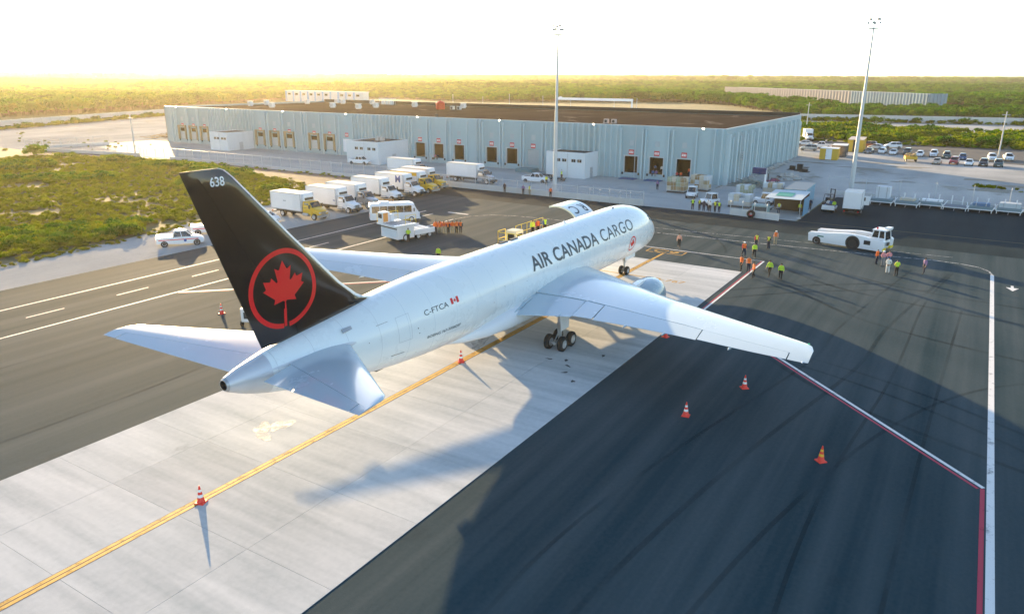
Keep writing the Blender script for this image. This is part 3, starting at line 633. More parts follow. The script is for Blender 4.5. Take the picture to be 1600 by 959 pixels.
# ---- nose gear
gx = -4.77
ng = MB().cyl((gx, 0, .47), (gx, 0, 1.4), .09, n=12).cyl((gx, 0, 1.2), (gx+.05, 0, 2.4), .14, n=12).cyl((gx, -.4, .47), (gx, .4, .47), .07, n=8).cyl((gx+.1, 0, 1.3), (gx+1.5, 0, 2.4), .06, n=8).box(gx-.1, gx+.16, -.18, .18, 1.45, 1.75).build('nose_gear', STEEL, plane, smooth=40)
for dy in (-.32, .32):
    MB().lathe([(-.15, .24), (-.155, .39), (-.1, .455), (-.03, .47), (.03, .47), (.1, .455), (.155, .39), (.15, .24), (.06, .2), (.05, 0)], (gx, dy, .47), (0, math.copysign(1, dy), 0), 24, mis=[0]*7+[1, 1]).lathe([(-.15, .24), (-.07, .2), (-.06, 0)], (gx, dy, .47), (0, math.copysign(1, dy), 0), 24, 1).build('wheel', [RUBBER, WHEELRIM], ng, smooth=40)
for s in (-1, 1): MB().box(gx-1.0, gx+1.5, s*.5-.02, s*.5+.02, 1.75, 2.45).build('gear_door', SKIN_WHITE, ng, smooth=0)
for s in (-1, 1): MB().lathe([(0, .1), (.05, .09), (.05, 0)], (gx+.15, s*.12, 1.62), n=12).build('taxi_light', LAMP, ng)
# ---- main-deck cargo door swung up over the crown
hy, hz = fpt(-11, R(50)).yz
door = MB(); NA, NX = 18, 6; ROT = R(92)
def doorpt(x, a, off):
    p = fpt(-11, a, off); y, z = p.y-hy, p.z-hz
    return Vector((x, hy+.03+y*math.cos(ROT)-z*math.sin(ROT), hz+.06+y*math.sin(ROT)+z*math.cos(ROT)))
gv = []
for off in (0., -.16):
    for i in range(NA+1):
        for j in range(NX+1): gv.append(doorpt(DOOR_X0+.03+(DOOR_X1-DOOR_X0-.06)*j/NX, R(50-70*i/NA), off))
st = NX+1; half = (NA+1)*st; fs = []; mi = []
for i in range(NA):
    for j in range(NX):
        q = (i*st+j, i*st+j+1, (i+1)*st+j+1, (i+1)*st+j); fs.append(q); mi.append(0); fs.append(tuple(half+k for k in reversed(q))); mi.append(1)
for i in range(NA):
    for j in (0, NX): q = (i*st+j, (i+1)*st+j, half+(i+1)*st+j, half+i*st+j); fs.append(q); mi.append(1)
for j in range(NX):
    for i in (0, NA): q = (i*st+j, i*st+j+1, half+i*st+j+1, half+i*st+j); fs.append(q); mi.append(1)
door.v = gv; door.f = [list(f) for f in fs]; door.mi = mi
cd_ = door.build('cargo_door', [SKIN_WHITE, mat('door_primer', (.52, .56, .46), .5)], plane, smooth=50)
for ch, u0, u1 in (('R', -9.75, -10.65), ('C', -11.35, -12.45)):
    vs, fs2, e = text_geo(ch, 1, .01); v2 = fit2d(vs, e, u0, u1, .76, 1.92)
    mapped('door_letter', v2, fs2, lambda u, v: doorpt(u, v/2.62, .014), LETTER, cd_, .25)
for x in (-12.6, -11.6, -10.5, -9.5): MB().cyl((x-.12, hy+.02, hz+.04), (x+.12, hy+.02, hz+.04), .07, n=8).build('hinge', STEEL, cd_)
# ================================================================ WAREHOUSE
FX, Y0, Y1, BX, HT = 66.5, 11.0, 182.5, 133.0, 10.4
PANEL = mat('precast_panel', (.32, .43, .455), .75, var=.10, scale=.35, dirt=(.24, .33, .355), rnd=.10)
PANELS = mat('precast_rib', (.40, .51, .535), .75, var=.08, scale=.3)
ROOFM = ground_mat('roof_membrane', (.042, .032, .026), (.080, .064, .054), (.02, .15), .7, .9, .03, .6, 6, .2, (.05, .60, (.28, .25, .22), .75), spec=0)
MEMB_SHADE = mat('black_membrane_and_shade', (.022, .021, .021), .7, var=.2)
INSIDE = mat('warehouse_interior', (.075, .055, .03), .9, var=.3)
BUMPER = mat('dock_bumper', (.02, .02, .021), .9)
DOCKB = mat('dock_leveller_blue', (.02, .08, .22), .5)
SIGNR = mat('sign_red', (.55, .03, .035), .5)
SIGNW = mat('sign_white', (.80, .80, .79), .5)
BUFF = mat('dock_shelter', (.34, .27, .16), .85, var=.15)
wh = thing('warehouse', 'long pale blue concrete warehouse with ribbed walls, loading docks and flat brown roof', 'warehouse', (FX, Y0, 0))
def wy(y): return y-Y0
sheet('roof', [(.3, .3), (BX-FX-.3, .3), (BX-FX-.3, Y1-Y0-.3), (.3, Y1-Y0-.3)], 9.9, ROOFM, None, wh)
def rib_panel(w_, h=HT, flat=False, op=None, z0=0):
    """precast panel lying in the YZ plane, outer face at x=0 (towards -X), ribs standing out; op = (y0,y1,z0,z1) opening"""
    mb = MB(); g = .012
    if op:
        a, b_, c, d = op
        mb.box(0, .3, g, a, z0, h).box(0, .3, b_, w_-g, z0, h).box(0, .3, a, b_, d, h).box(0, .3, a, b_, z0, c)
        for y in (.25, w_-.25): mb.box(-.34, 0, y-.15, y+.15, z0, h-.5, 1)
    else:
        mb.box(0, .3, g, w_-g, z0, h)
        if not flat:
            for y in (w_*.25, w_*.75): mb.add([(-.42, y-.1, z0), (-.42, y+.1, z0), (0, y+.2, z0), (0, y-.2, z0), (-.42, y-.1, h-.02), (-.42, y+.1, h-.02), (0, y+.2, h-.02), (0, y-.2, h-.02)], [(0, 1, 2, 3), (7, 6, 5, 4), (0, 4, 5, 1), (1, 5, 6, 2), (2, 6, 7, 3), (3, 7, 4, 0)], 1)
    return mb
DOCKS = [12.4, 17.4+7, 29.8, 54.6, 58.2, 63.4-.0, 72.6, 78.3, 83.9, 113.4, 119.0, 128.5, 134.1, 139.9, 164.0, 169.2, 174.0]
# centres of the dock doors along the facade (world Y), right to left; third number marks the kind
docks = [(18.8, 'open'), (24.4, 'open'), (29.8, 'open'), (52.7, 'shut'), (58.1, 'open'), (63.5, 'open'), (72.5, 'open'), (78.4, 'open'), (83.9, 'open'), (107.6, 'white'), (113.6, 'buff'), (119.2, 'buff'), (128.5, 'buff'), (134.2, 'buff'), (140.0, 'buff'), (164.1, 'buff'), (169.2, 'buff'), (174.4, 'buff')]
PW = 5.2
spans = []; cur = Y0
for y, k in docks:
    if y-PW/2 > cur+.05: spans.append((cur, y-PW/2, None))
    spans.append((max(cur, y-PW/2), y+PW/2, k)); cur = y+PW/2
spans.append((cur, Y1, None))
pm = {}
def getmesh(key, mk):
    if key not in pm: pm[key] = mk()
    return pm[key]
for a, b_, k in spans:
    if k is None:
        n = max(1, round((b_-a)/2.45)); w_ = (b_-a)/n
        for i in range(n):
            flat = (b_-a) < 8 and n > 1 and i % 3 == 1 or (n == 1)
            link('wall_panel', getmesh(('p', round(w_, 3), flat), lambda: rib_panel(w_, flat=flat).mesh('wall_panel', [PANEL, PANELS], 0)), wh, (0, wy(a+i*w_), 0))
    else:
        w_ = b_-a; c = w_/2
        op = (c-1.42, c+1.42, 1.15, 4.45) if k != 'white' else (c-1.6, c+1.6, .9, 4.2)
        link('wall_panel', getmesh(('d', round(w_, 3), k == 'white'), lambda: rib_panel(w_, op=op).mesh('wall_panel', [PANEL, PANELS], 0)), wh, (0, wy(a), 0))
num = 1
for y, k in docks:
    t = MB(); yc = wy(y)
    if k in ('open', 'buff'):
        t.add([(0.29, yc-1.42, 1.15), (5, yc-2.6, 1.15), (5, yc-2.6, 4.9), (.29, yc-1.42, 4.45), (.29, yc+1.42, 1.15), (5, yc+2.6, 1.15), (5, yc+2.6, 4.9), (.29, yc+1.42, 4.45)], [(0, 1, 2, 3), (7, 6, 5, 4), (1, 5, 6, 2), (0, 4, 5, 1), (3, 2, 6, 7)])
        bay = t.build('dock_bay', INSIDE, wh, smooth=0, fix=False)
        fr = BUFF if k == 'buff' else PANELS
        if k == 'buff':
            MB().box(-.55, -.02, yc-1.85, yc-1.45, 1.1, 4.9).box(-.55, -.02, yc+1.45, yc+1.85, 1.1, 4.9).box(-.55, -.02, yc-1.85, yc+1.85, 4.9, 5.2).build('dock_shelter', BUFF, bay, smooth=0)
            MB().box(.12, .2, yc-1.41, yc+1.41, 1.2, 3.4).build('dock_shutter', mat('shutter_grey', (.45, .47, .47), .6), bay, smooth=0)
        else:
            MB().box(-.1, -.002, yc-1.6, yc-1.42, 1.1, 4.6).box(-.1, -.002, yc+1.42, yc+1.6, 1.1, 4.6).box(-.1, -.002, yc-1.42, yc+1.42, 4.45, 4.6).build('door_frame', GALV, bay, smooth=0)
        for s in (-1, 1): MB().box(-.18, -.002, yc+s*1.75-.14, yc+s*1.75+.14, .75, 1.2).build('dock_bumper', BUMPER, bay, smooth=0)
    elif k == 'shut':
        mb = MB()
        for i in range(8): mb.box(.1, .16, yc-1.41, yc+1.41, 1.17+i*.405, 1.17+i*.405+.385)
        mb.build('roller_door', mat('roller_grey', (.36, .40, .41), .55), wh, smooth=0)
        MB().box(-4.2, -.9, yc-2.0, yc+2.0, .02, .75, top=(0, 0, .1, .1)).build('dock_ramp', mat('ramp_green', (.10, .22, .25), .6), wh, smooth=0)
    else:
        MB().box(.1, .16, yc-1.59, yc+1.59, .92, 4.19).build('roller_door', WHITE, wh, smooth=0)
        MB().box(.05, .1, yc-.3, yc+.3, 2.4, 2.9).build('door_window', GLASS, wh, smooth=0)
    if k in ('open', 'shut', 'white', 'buff'):
        sg = MB().box(-.06, -.003, yc-.55, yc+.55, 4.75, 5.72).build('dock_sign', SIGNR, wh, smooth=0)
        MB().box(-.075, -.0601, yc-.42, yc+.42, 5.02, 5.45).build('sign_plate', SIGNW, sg, smooth=0)
        vs, fs, e = text_geo('%02d' % num, 1, .02); v2 = fit2d(vs, e, yc+.3, yc-.3, 5.08, 5.39)
        mapped('sign_number', v2, fs, lambda u, v: Vector((-.08, u, v)), SIGNR, sg, 0)
        mb = MB()
        for i in range(5): mb.add([(-.05, yc-.45, 6.55+i*.2), (-.05, yc+.45, 6.55+i*.2), (-.004, yc+.45, 6.7+i*.2), (-.004, yc-.45, 6.7+i*.2)], [(0, 1, 2, 3)])
        mb.box(-.03, -.0035, yc-.5, yc+.5, 6.5, 7.6)
        mb.build('wall_vent', mat('vent_grey', (.36, .42, .44), .6), wh, smooth=0)
        num += 1
    if k == 'open' and y < 30: MB().box(-2.2, -.05, yc-1.6, yc+1.6, .02, .16).build('dock_leveller', DOCKB, wh, smooth=0)
# right-hand end wall: deep stems with recesses between
D = BX-FX; n = 13; w_ = D/n
def end_panel():
    mb = MB().box(.012, w_-.012, 0, .3, 0, HT)
    mb.box(.25, 1.25, -.75, 0, 0, HT-.9, 1).box(w_-1.5, w_-.9, -.45, 0, 0, HT-1.6, 1)
    return mb
for i in range(n):
    link('wall_panel', getmesh('end', lambda: end_panel().mesh('wall_panel', [PANEL, PANELS], 0)), wh, (i*w_, -.02, 0))
MB().box(0, D, Y1-Y0-.3, Y1-Y0, 0, HT).build('end_wall', PANEL, wh, smooth=0)
MB().box(D-.3, D, .3, Y1-Y0-.3, 0, 10.95).box(D-.36, D-.301, .3, Y1-Y0-.3, 9.95, 10.95, 1).build('back_parapet', [PANEL, MEMB_SHADE], wh, smooth=0)  # black band paints in the shade on the parapet's roof side
MB().box(0, .36, 0, Y1-Y0, HT+.002, HT+.10).box(.36, D-.3, 0, .34, HT+.002, HT+.10).build('parapet_cap', mat('cap_metal', (.50, .55, .57), .5, .3), wh, smooth=0)
LITE = mat('lit_floodlight', (.9, .86, .75), .3, emis=((1, .86, .6), 14))
for k in range(8):
    y = wy(15.2+k*22.9)
    f = MB().box(-.6, .3, y-.05, y+.05, HT+.05, HT+.12).box(-.75, -.5, y-.22, y+.22, HT-.12, HT+.14).build('wall_floodlight', GALV, wh, smooth=0)
    MB().box(-.80, -.751, y-.17, y+.17, HT-.08, HT+.1).build('lens', LITE, f, smooth=0)
for y in (28.9, 76.0, 121.4): MB().cyl((-.25, wy(y), .3), (-.25, wy(y), HT-.2), .06, n=6).build('downpipe', GALV, wh)
ladder = MB()
for x in (8.0, 8.9): ladder.cyl((x, -.9, .2), (x, -.9, 9.6), .04, n=5)
for i in range(30): ladder.cyl((8.0, -.9, .4+i*.31), (8.9, -.9, .4+i*.31), .02, n=4)
for i in range(4): ladder.box(7.9, 9.0, -1.5, -.88, 4.2+i*.45, 4.28+i*.45)
ladder.build('wall_ladder', GALV, wh, smooth=0)
# roof equipment
VENTW = mat('roof_unit_white', (.74, .73, .70), .5, var=.08)
def roof_thing(name, label, x, y, cat, grp=None): return thing(name, label, cat, (x, y, 9.905), group=grp)
vp = [(99.2, 144.6), (124.5, 164.8), (97.3, 132.0), (127.7, 170.8), (126.5, 152.8), (107.4, 134.1), (118.8, 127.7), (116.7, 174.4), (101.8, 178), (92.6, 175), (88.5, 160), (121, 110)]
vp.sort(key=lambda q: proj((*q, 10))[0]); ORD = ['leftmost', 'second from the left', 'third from the left', 'fourth from the left', 'fifth from the left', 'sixth from the left', 'seventh from the left', 'eighth from the left', 'ninth from the left', 'tenth from the left', 'second from the right', 'rightmost']
for i, (x, y) in enumerate(vp):
    t = roof_thing('roof_vent', 'white louvred vent box on the brown warehouse roof, '+ORD[i], x, y, 'roof vent', 'vent boxes on the warehouse roof')
    MB().box(-.55, .55, -.6, .6, 0, .35).box(-.7, .7, -.8, .8, .35, 1.5, top=(.15, .15, .15, .15)).build('housing', VENTW, t, smooth=0, bevel=.03)
    mb = MB()
    for k in range(5): mb.box(-.72, -.66, -.6, .6, .45+k*.17, .53+k*.17)
    mb.build('louvre', STEEL, t, smooth=0); MB().box(-.75, .75, -.85, .85, 1.5, 1.58).build('cap', VENTW, t, smooth=0)
t = roof_thing('water_tank', 'round red tank standing on the warehouse roof', 108.5, 109.5, 'tank')
MB().lathe([(0, 0), (0, 1.25), (.25, 1.35), (1.9, 1.35), (2.3, .9), (2.4, .3), (2.4, 0)], (0, 0, .1), (0, 0, 1), 24).build('tank_body', mat('tank_red', (.62, .05, .02), .45), t)
MB().cyl((0, 0, 2.4), (0, 0, 2.65), .35, n=14).build('lid', SIGNR, t); MB().path([(1.3, .5, .4), (2.2, .9, .4), (2.2, .9, 0)], .06).build('outlet_pipe', GALV, t)
for k in range(2):
    t = roof_thing('air_conditioner', ['grey air conditioner beside the red roof tank', 'second grey air conditioner farther from the red roof tank'][k], 109.5+k*.4, 105.8-k*2.2, 'air conditioner')
    MB().box(-.45, .45, -.6, .6, .12, 1.1).build('casing', GALV, t, smooth=0, bevel=.03); MB().cyl((-.46, 0, .6), (-.50, 0, .6), .38, n=16).build('fan_grille', DARK, t); MB().box(-.4, .4, -.55, -.4, 0, .12).box(-.4, .4, .4, .55, 0, .12).build('feet', DARK, t, smooth=0)
t = roof_thing('pipe_rack', 'steel rack of rooftop machinery at the back of the roof', 128, 145, 'machinery')
mb = MB()
for i in range(4):
    for s in (0, 1): mb.cyl((s*1.6, i*1.9, 0), (s*1.6, i*1.9, 1.9), .06, n=6)
    mb.cyl((0, i*1.9, 1.85), (1.6, i*1.9, 1.85), .05, n=6)
mb.build('rack_frame', GALV, t)
for s in (.3, .8, 1.3): MB().cyl((s, -.6, 1.98), (s, 6.4, 1.98), .12, n=8).build('pipe', VENTW, t)
for i in range(3): MB().box(.2, 1.4, .4+i*1.9, 1.5+i*1.9, .02, 1.3).build('chiller', VENTW, t, smooth=0, bevel=.03)
for k, (dx, dy) in enumerate(((0, 0), (.2, -1.7))):
    t = roof_thing('condenser', ['pinkish condenser near the front edge of the roof, left of its pair', 'pinkish condenser near the front edge of the roof, right of its pair'][k], 76.5+dx, 40.2+dy, 'condenser')
    MB().box(-.35, .35, -.5, .5, .15, 1.0).build('casing', mat('casing_pink', (.55, .45, .42), .5), t, smooth=0, bevel=.03); MB().cyl((-.36, 0, .58), (-.4, 0, .58), .32, n=14).build('fan_grille', DARK, t); MB().box(-.3, .3, -.45, -.3, 0, .15).box(-.3, .3, .3, .45, 0, .15).build('feet', DARK, t, smooth=0); MB().path([(0, .52, .3), (.1, .8, .3), (.1, .8, .02)], .03).build('pipe', STEEL, t)
t = roof_thing('antenna_rod', 'short black antenna on a box at the roof edge', 67.3, 79.5, 'antenna'); MB().box(-.2, .2, -.25, .25, .5, 1.3).build('base_box', DARK, t, smooth=0); MB().cyl((0, 0, 1.3), (0, 0, 2.6), .03, n=5).build('rod', DARK, t)

# ---- small annex buildings in front of the docks
ANX = mat('annex_plaster', (.62, .66, .68), .8, var=.06, scale=.6, dirt=(.50, .54, .56))
def annex(x0, x1, y0, y1, h, label, ac=False):
    t = thing('annex_building', label, 'annex', ((x0+x1)/2, (y0+y1)/2, 0)); dx, dy = (x1-x0)/2, (y1-y0)/2
    MB().box(-dx, dx, -dy, dy, 0, h).build('walls', ANX, t, smooth=0)
    rf = MB().box(-dx+.25, dx-.25, -dy+.25, dy-.25, h+.002, h+.06).build('roof', MEMB_SHADE, t, smooth=0)
    MB().box(-dx-.02, -dx+.2, -dy, dy, h+.001, h+.22).box(-dx+.2, dx, -dy, -dy+.2, h+.001, h+.22).box(-dx+.2, dx, dy-.2, dy, h+.001, h+.22).build('roof_edge', ANX, t, smooth=0)
    for k in (-.72, -.42, .05, .36):
        wn = MB().box(-dx-.05, -dx-.003, k*dy+.55*0-.5, k*dy+.5, h-1.75, h-1.05).build('window', GALV, t, smooth=0)
        for q in (-.24, .24): MB().box(-dx-.06, -dx-.0501, k*dy+q-.2, k*dy+q+.2, h-1.68, h-1.12).build('pane', GLASS, wn, smooth=0)
    dr = MB().box(-.6, .6, -dy-.05, -dy-.003, .02, 2.1).build('door', GALV, t, smooth=0); MB().box(.4, .5, -dy-.09, -dy-.051, 1.0, 1.1).build('handle', DARK, dr, smooth=0)
    MB().cyl((-dx-.07, -dy*.12, 0), (-dx-.07, -dy*.12, h), .05, n=6).build('downpipe', GALV, t)
    if ac:
        for q in (-1.6, -.2): MB().box(-.4, .4, q-.45, q+.45, h+.07, h+.9).build('roof_unit', GALV, rf, smooth=0)
    return t
annex(57.4, 66.0, 142.6, 150.0, 4.6, 'white annex with small windows at the far left docks')
annex(55.4, 66.0, 87.2, 97.2, 4.9, 'white annex with roof units beside the white roller door', True)
annex(60.0, 66.0, 36.9, 45.8, 4.9, 'white annex with a black roof behind the light mast')
# ---- site office block beyond the roof
t = thing('site_office', 'two-storey row of white and blue site offices beyond the roof', 'office building', (330, 345, 0), R(-3))
OW = mat('office_white', (.62, .64, .65), .6); OB = mat('office_blue', (.20, .38, .62), .5)
MB().box(0, 5, 0, 84, 0, 7.6).build('walls', OW, t, smooth=0); MB().box(-.4, 5.4, -.3, 84.3, 7.6, 8.0).build('roof', SIGNW, t, smooth=0)
for i in range(10):
    y = 4+i*8.2
    if i not in (3,):
        wn = MB().box(-.12, -.003, y, y+3.6, 4.6, 6.3).build('window', GALV, t, smooth=0); MB().box(-.16, -.121, y+.25, y+3.35, 4.8, 6.1).build('pane', GLASS, wn, smooth=0)
    MB().box(-.1, -.003, y+4.6, y+6.6, 0, 7.58).build('blue_panel', OB, t, smooth=0)
# ---- far precast building on the right
FAR_LIT = mat('far_panel_lit', (.36, .335, .325), .8, var=.08, rnd=.06); FAR_SHADE = mat('far_panel_shaded', (.20, .30, .37), .8, var=.08, rnd=.10)  # sunlit and shaded wall faces put into two panel colours
t = thing('storage_building', 'far grey building of tall ribbed wall panels among trees', 'building', (500, 51.5, 0))
def wallrun(p, q, n, m):
    p, q = Vector(p), Vector(q); L = (q-p).length/n; a = math.atan2((q-p).y, (q-p).x)
    me = MB().box(.02, L-.02, 0, .4, 0, 10.4).box(L*.2, L*.5, -.45, 0, 0, 10.35).mesh('wall_panel', [m], 0)
    for i in range(n):
        o = link('wall_panel', me, t, tuple(p+(q-p)*(i/n)), a)
wallrun((139, 129, 0), (0, 0, 0), 52, FAR_LIT); wallrun((0, 0, 0), (-54, -51, 0), 26, FAR_SHADE); wallrun((-54, -51, 0), (-45, -60, 0), 5, FAR_SHADE)
MB().prism([(.4, .3), (-53.6, -50.6), (-45, -59.5), (14, -8), (150, 118), (139.3, 129)], lambda u, v, d: (u, v, d), 9.9, 10.1).build('roof', VENTW, t, smooth=0)

# ---- boundary walls: concrete panels between posts
WALLM = mat('boundary_wall_concrete', (.58, .57, .54), .85, var=.08, scale=.3, dirt=(.42, .41, .37), rnd=.05)
def panel_wall(name, label, pts, h, step, cat='wall', th=.25, m=WALLM):
    t = thing(name, label, cat, (pts[0][0], pts[0][1], 0)); o = Vector((pts[0][0], pts[0][1], 0)); cache = {}
    for a, b_ in zip(pts, pts[1:]):
        a, b_ = Vector((*a, 0)), Vector((*b_, 0)); n = max(1, round((b_-a).length/step)); L = (b_-a).length/n; an = math.atan2((b_-a).y, (b_-a).x)
        key = round(L, 2)
        if key not in cache: cache[key] = (MB().box(.12, L-.12, -th/2, th/2, 0, h).mesh('wall_panel', [m], 0), MB().box(-.14, .14, -th/2-.08, th/2+.08, 0, h+.08).mesh('wall_post', [m], 0))
        for i in range(n):
            p = a+(b_-a)*(i/n)-o
            link('wall_panel', cache[key][0], t, tuple(p), an); link('wall_post', cache[key][1], t, tuple(p), an)
    return t
panel_wall('boundary_wall', 'long white boundary wall before the golden scrub at the left', [(45, 270), (65, 281), (158, 318.5), (250, 352)], 3.0, 5)
panel_wall('boundary_wall', 'pale boundary wall between the car park scrub and the far trees', [(303, 52), (309, 30), (318, -10), (326, -50), (333, -95)], 3.0, 5)
panel_wall('boundary_wall', 'grey wall and gantry behind the warehouse roof', [(262, 150), (260, 128), (259, 108)], 3.2, 5)
strip('white_track', [(236, 60), (244, 20), (256, -30), (268, -100)], 3.2, .012, lime)

# ---- low wall with chain-link fence along the apron
LINK = None
def chainlink():
    m, n, L, b = newmat('chain_link'); o = n['Material Output']; tc = n.new('ShaderNodeTexCoord')
    f = []
    for sx in (1, -1):
        mp = n.new('ShaderNodeMapping'); mp.inputs['Rotation'].default_value = (0, 0, 0); L.new(tc.outputs['UV'], mp.inputs[0])
    setin(b, Base_Color=(.45, .48, .50, 1), Roughness=.5, Metallic=.5)
    t = n.new('ShaderNodeBsdfTransparent'); x = n.new('ShaderNodeMixShader'); x.inputs[0].default_value = .86
    L.new(b.outputs[0], x.inputs[1]); L.new(t.outputs[0], x.inputs[2]); L.new(x.outputs[0], o.inputs[0]); return m
LINK = chainlink()
KERBW = mat('barrier_concrete', (.52, .53, .52), .85, var=.08, scale=.5, dirt=(.38, .38, .36), rnd=.06)
def fence(label, pts, wall_h, top, step, name='fence', cat='fence', wallm=None, mesh=True):
    t = thing(name, label, cat, (pts[0][0], pts[0][1], 0)); o = Vector((pts[0][0], pts[0][1], 0))
    for a, b_ in zip(pts, pts[1:]):
        a, b_ = Vector((*a, 0)), Vector((*b_, 0)); n = max(1, round((b_-a).length/step)); L = (b_-a).length/n; an = math.atan2((b_-a).y, (b_-a).x)
        wm = MB().box(.01, L-.01, -.14, .14, 0, wall_h, top=(0, 0, .05, .05)).mesh('wall_block', [wallm or KERBW], 0) if wall_h else None
        pmesh = MB().cyl((0, 0, 0), (0, 0, top), .045, n=6).cyl((0, 0, top), (-.02, .12, top+.3), .03, n=5).mesh('fence_post', [GALV], 0)
        rm = MB().cyl((0, 0, top-.04), (L, 0, top-.04), .03, n=5).cyl((0, 0, wall_h+.08), (L, 0, wall_h+.08), .02, n=4).mesh('top_rail', [GALV], 0)
        wire = MB().add([(0, .0, wall_h+.05), (L, .0, wall_h+.05), (L, .0, top-.05), (0, .0, top-.05)], [(0, 1, 2, 3)]).mesh('wire_mesh', [LINK], 0, fix=False)
        for i in range(n):
            p = tuple(a+(b_-a)*(i/n)-o)
            if wm: link('wall_block', wm, t, p, an)
            link('fence_post', pmesh, t, p, an); link('top_rail', rm, t, p, an)
            if mesh: link('wire_mesh', wire, t, p, an)
    return t
fence('tall wire fence on a low wall along the service road', [(36.7, 62.5), (36.7, 138)], .55, 2.6, 3.0)
fence('wire fence on a low kerb wall behind the trucks', [(36.7, 14.8), (36.7, 62.3)], .95, 2.2, 3.0)
fence('wire fence on a wall bending away at the far left', [(36.2, 149.5), (31.5, 172), (29, 190), (50, 186)], .8, 2.6, 4.0)
fence('open wire gate fence between the two walls at the left', [(35.6, 138.4), (34, 143), (35.6, 149)], 0, 2.3, 2.2, 'gate_fence', 'gate')
fence('short green railing on the barrier wall by the gap', [(36.0, 24.0), (36.0, 15.0)], 0, 1.9, 1.8, 'railing', 'railing', mesh=False)
fence('barrier wall with railings before the wrapped pallets', [(36.6, .8), (35.4, -6.6)], .95, 1.9, 1.85, 'railing_wall', 'railing')
fence('wire fence running behind the row of cargo dollies', [(66.0, -8), (66.4, -14), (64.6, -30), (63.2, -50), (62.4, -70)], .7, 3.2, 5.2)

# ---- floodlight masts
def mast(x, y, h, label):
    t = thing('light_mast', label, 'light mast', (x, y, 0))
    MB().cyl((0, 0, 0), (0, 0, .5), .75, .7, 16).build('footing', KERBW, t)
    MB().lathe([(.4, .40), (6, .36), (6.02, .33), (14, .27), (14.02, .25), (22, .18), (h-1.2, .13)], (0, 0, 0), (0, 0, 1), 14).build('pole', GALV, t)
    MB().box(-.35, .35, -.5, .5, .5, 1.3).build('control_box', STEEL, t, smooth=0) if False else None
    ring = MB(); n = 16
    for i in range(n):
        a, c = 2*math.pi*i/n, 2*math.pi*(i+1)/n; ring.cyl((.85*math.cos(a), .85*math.sin(a), h-1.2), (.85*math.cos(c), .85*math.sin(c), h-1.2), .07, n=5)
    for i in range(4): ring.cyl((0, 0, h-1.2), (.85*math.cos(i*math.pi/2), .85*math.sin(i*math.pi/2), h-1.2), .05, n=5)
    ring = ring.build('head_ring', GALV, t)
    for i in range(8):
        a = 2*math.pi*i/8; c, s = math.cos(a), math.sin(a); zz = h-.35+(i % 2)*.55
        MB().cyl((.8*c, .8*s, h-1.2), (.8*c, .8*s, zz), .03, n=5).build('bracket', GALV, ring)
        L_ = MB(Matrix.Translation((.85*c, .85*s, zz)) @ Matrix.Rotation(a, 4, 'Z')).box(-.1, .16, -.2, .2, -.16, .16, top=(.08, 0, 0, 0)).build('floodlight', mat('lamp_body', (.30, .31, .32), .5), ring, smooth=0)
    MB().cyl((0, 0, h-1.2), (.0, 0, h+.6), .03, n=5).build('lightning_rod', GALV, t)
mast(41.7, 33.7, 27.6, 'tall floodlight mast in front of the black-roofed annex'); mast(64.8, -11.9, 28.6, 'tall floodlight mast behind the white box truck on the right apron')
def pole(x, y, h, label, lean=0):
    t = thing('utility_pole', label, 'utility pole', (x, y, 0)); M_ = mat('pole_concrete', (.55, .55, .53), .8)
    MB().cyl((0, 0, 0), (lean, 0, h), .20, .12, 10).build('pole', M_, t); MB().box(lean-.06, lean+.06, -.9, .9, h-.9, h-.78).build('cross_arm', GALV, t, smooth=0)
    for q in (-.75, 0, .75): MB().cyl((lean, q, h-.78), (lean, q, h-.55), .05, n=6).build('insulator', DARK, t)
pole(35.0, 149.4, 10.2, 'concrete utility pole beside the far left gate'); pole(213, 24.4, 11, 'utility pole at the corner of the scrub beyond the warehouse end'); pole(160.5, -34.2, 11.5, 'concrete pole behind the parked white pickup at right')
for i, (x, y, h) in enumerate(((282, 232, 9), (286, 214, 8), (276, 190, 10), (288, 176, 9), (290, 160, 8.5), (284, 132, 8), (280, 118, 9))):
    t = thing('fence_pole', 'thin pale pole in the clearing behind the warehouse roof, '+(ORD[:6]+ORD[-1:])[i], 'pole', (x, y, 0), group='pale poles behind the warehouse'); MB().cyl((0, 0, 0), (0, 0, h), .16, .12, 8).build('pole', GALV, t)
    MB().cyl((0, 0, h), (0, 0, h+.25), .2, .05, 8).build('cap', GALV, t)
t = thing('gantry', 'white curved gantry at the left end of the grey wall beyond the roof', 'gantry', (258, 149, 0))
mb = MB(); pts = [(0, 2.5, 0), (0, 2.5, 7)]+[(0, 2.5-2.6*(1-math.cos(R(a))), 7+2.6*math.sin(R(a))) for a in range(15, 106, 15)]; mb.path(pts, .35, 8); mb.build('arched_post', WHITE, t)
MB().box(-.6, .6, -38, 2.0, 8.4, 9.5).build('white_beam', WHITE, t, smooth=0); MB().box(-.3, .3, -38, -37.4, 0, 8.4).build('leg', WHITE, t, smooth=0)
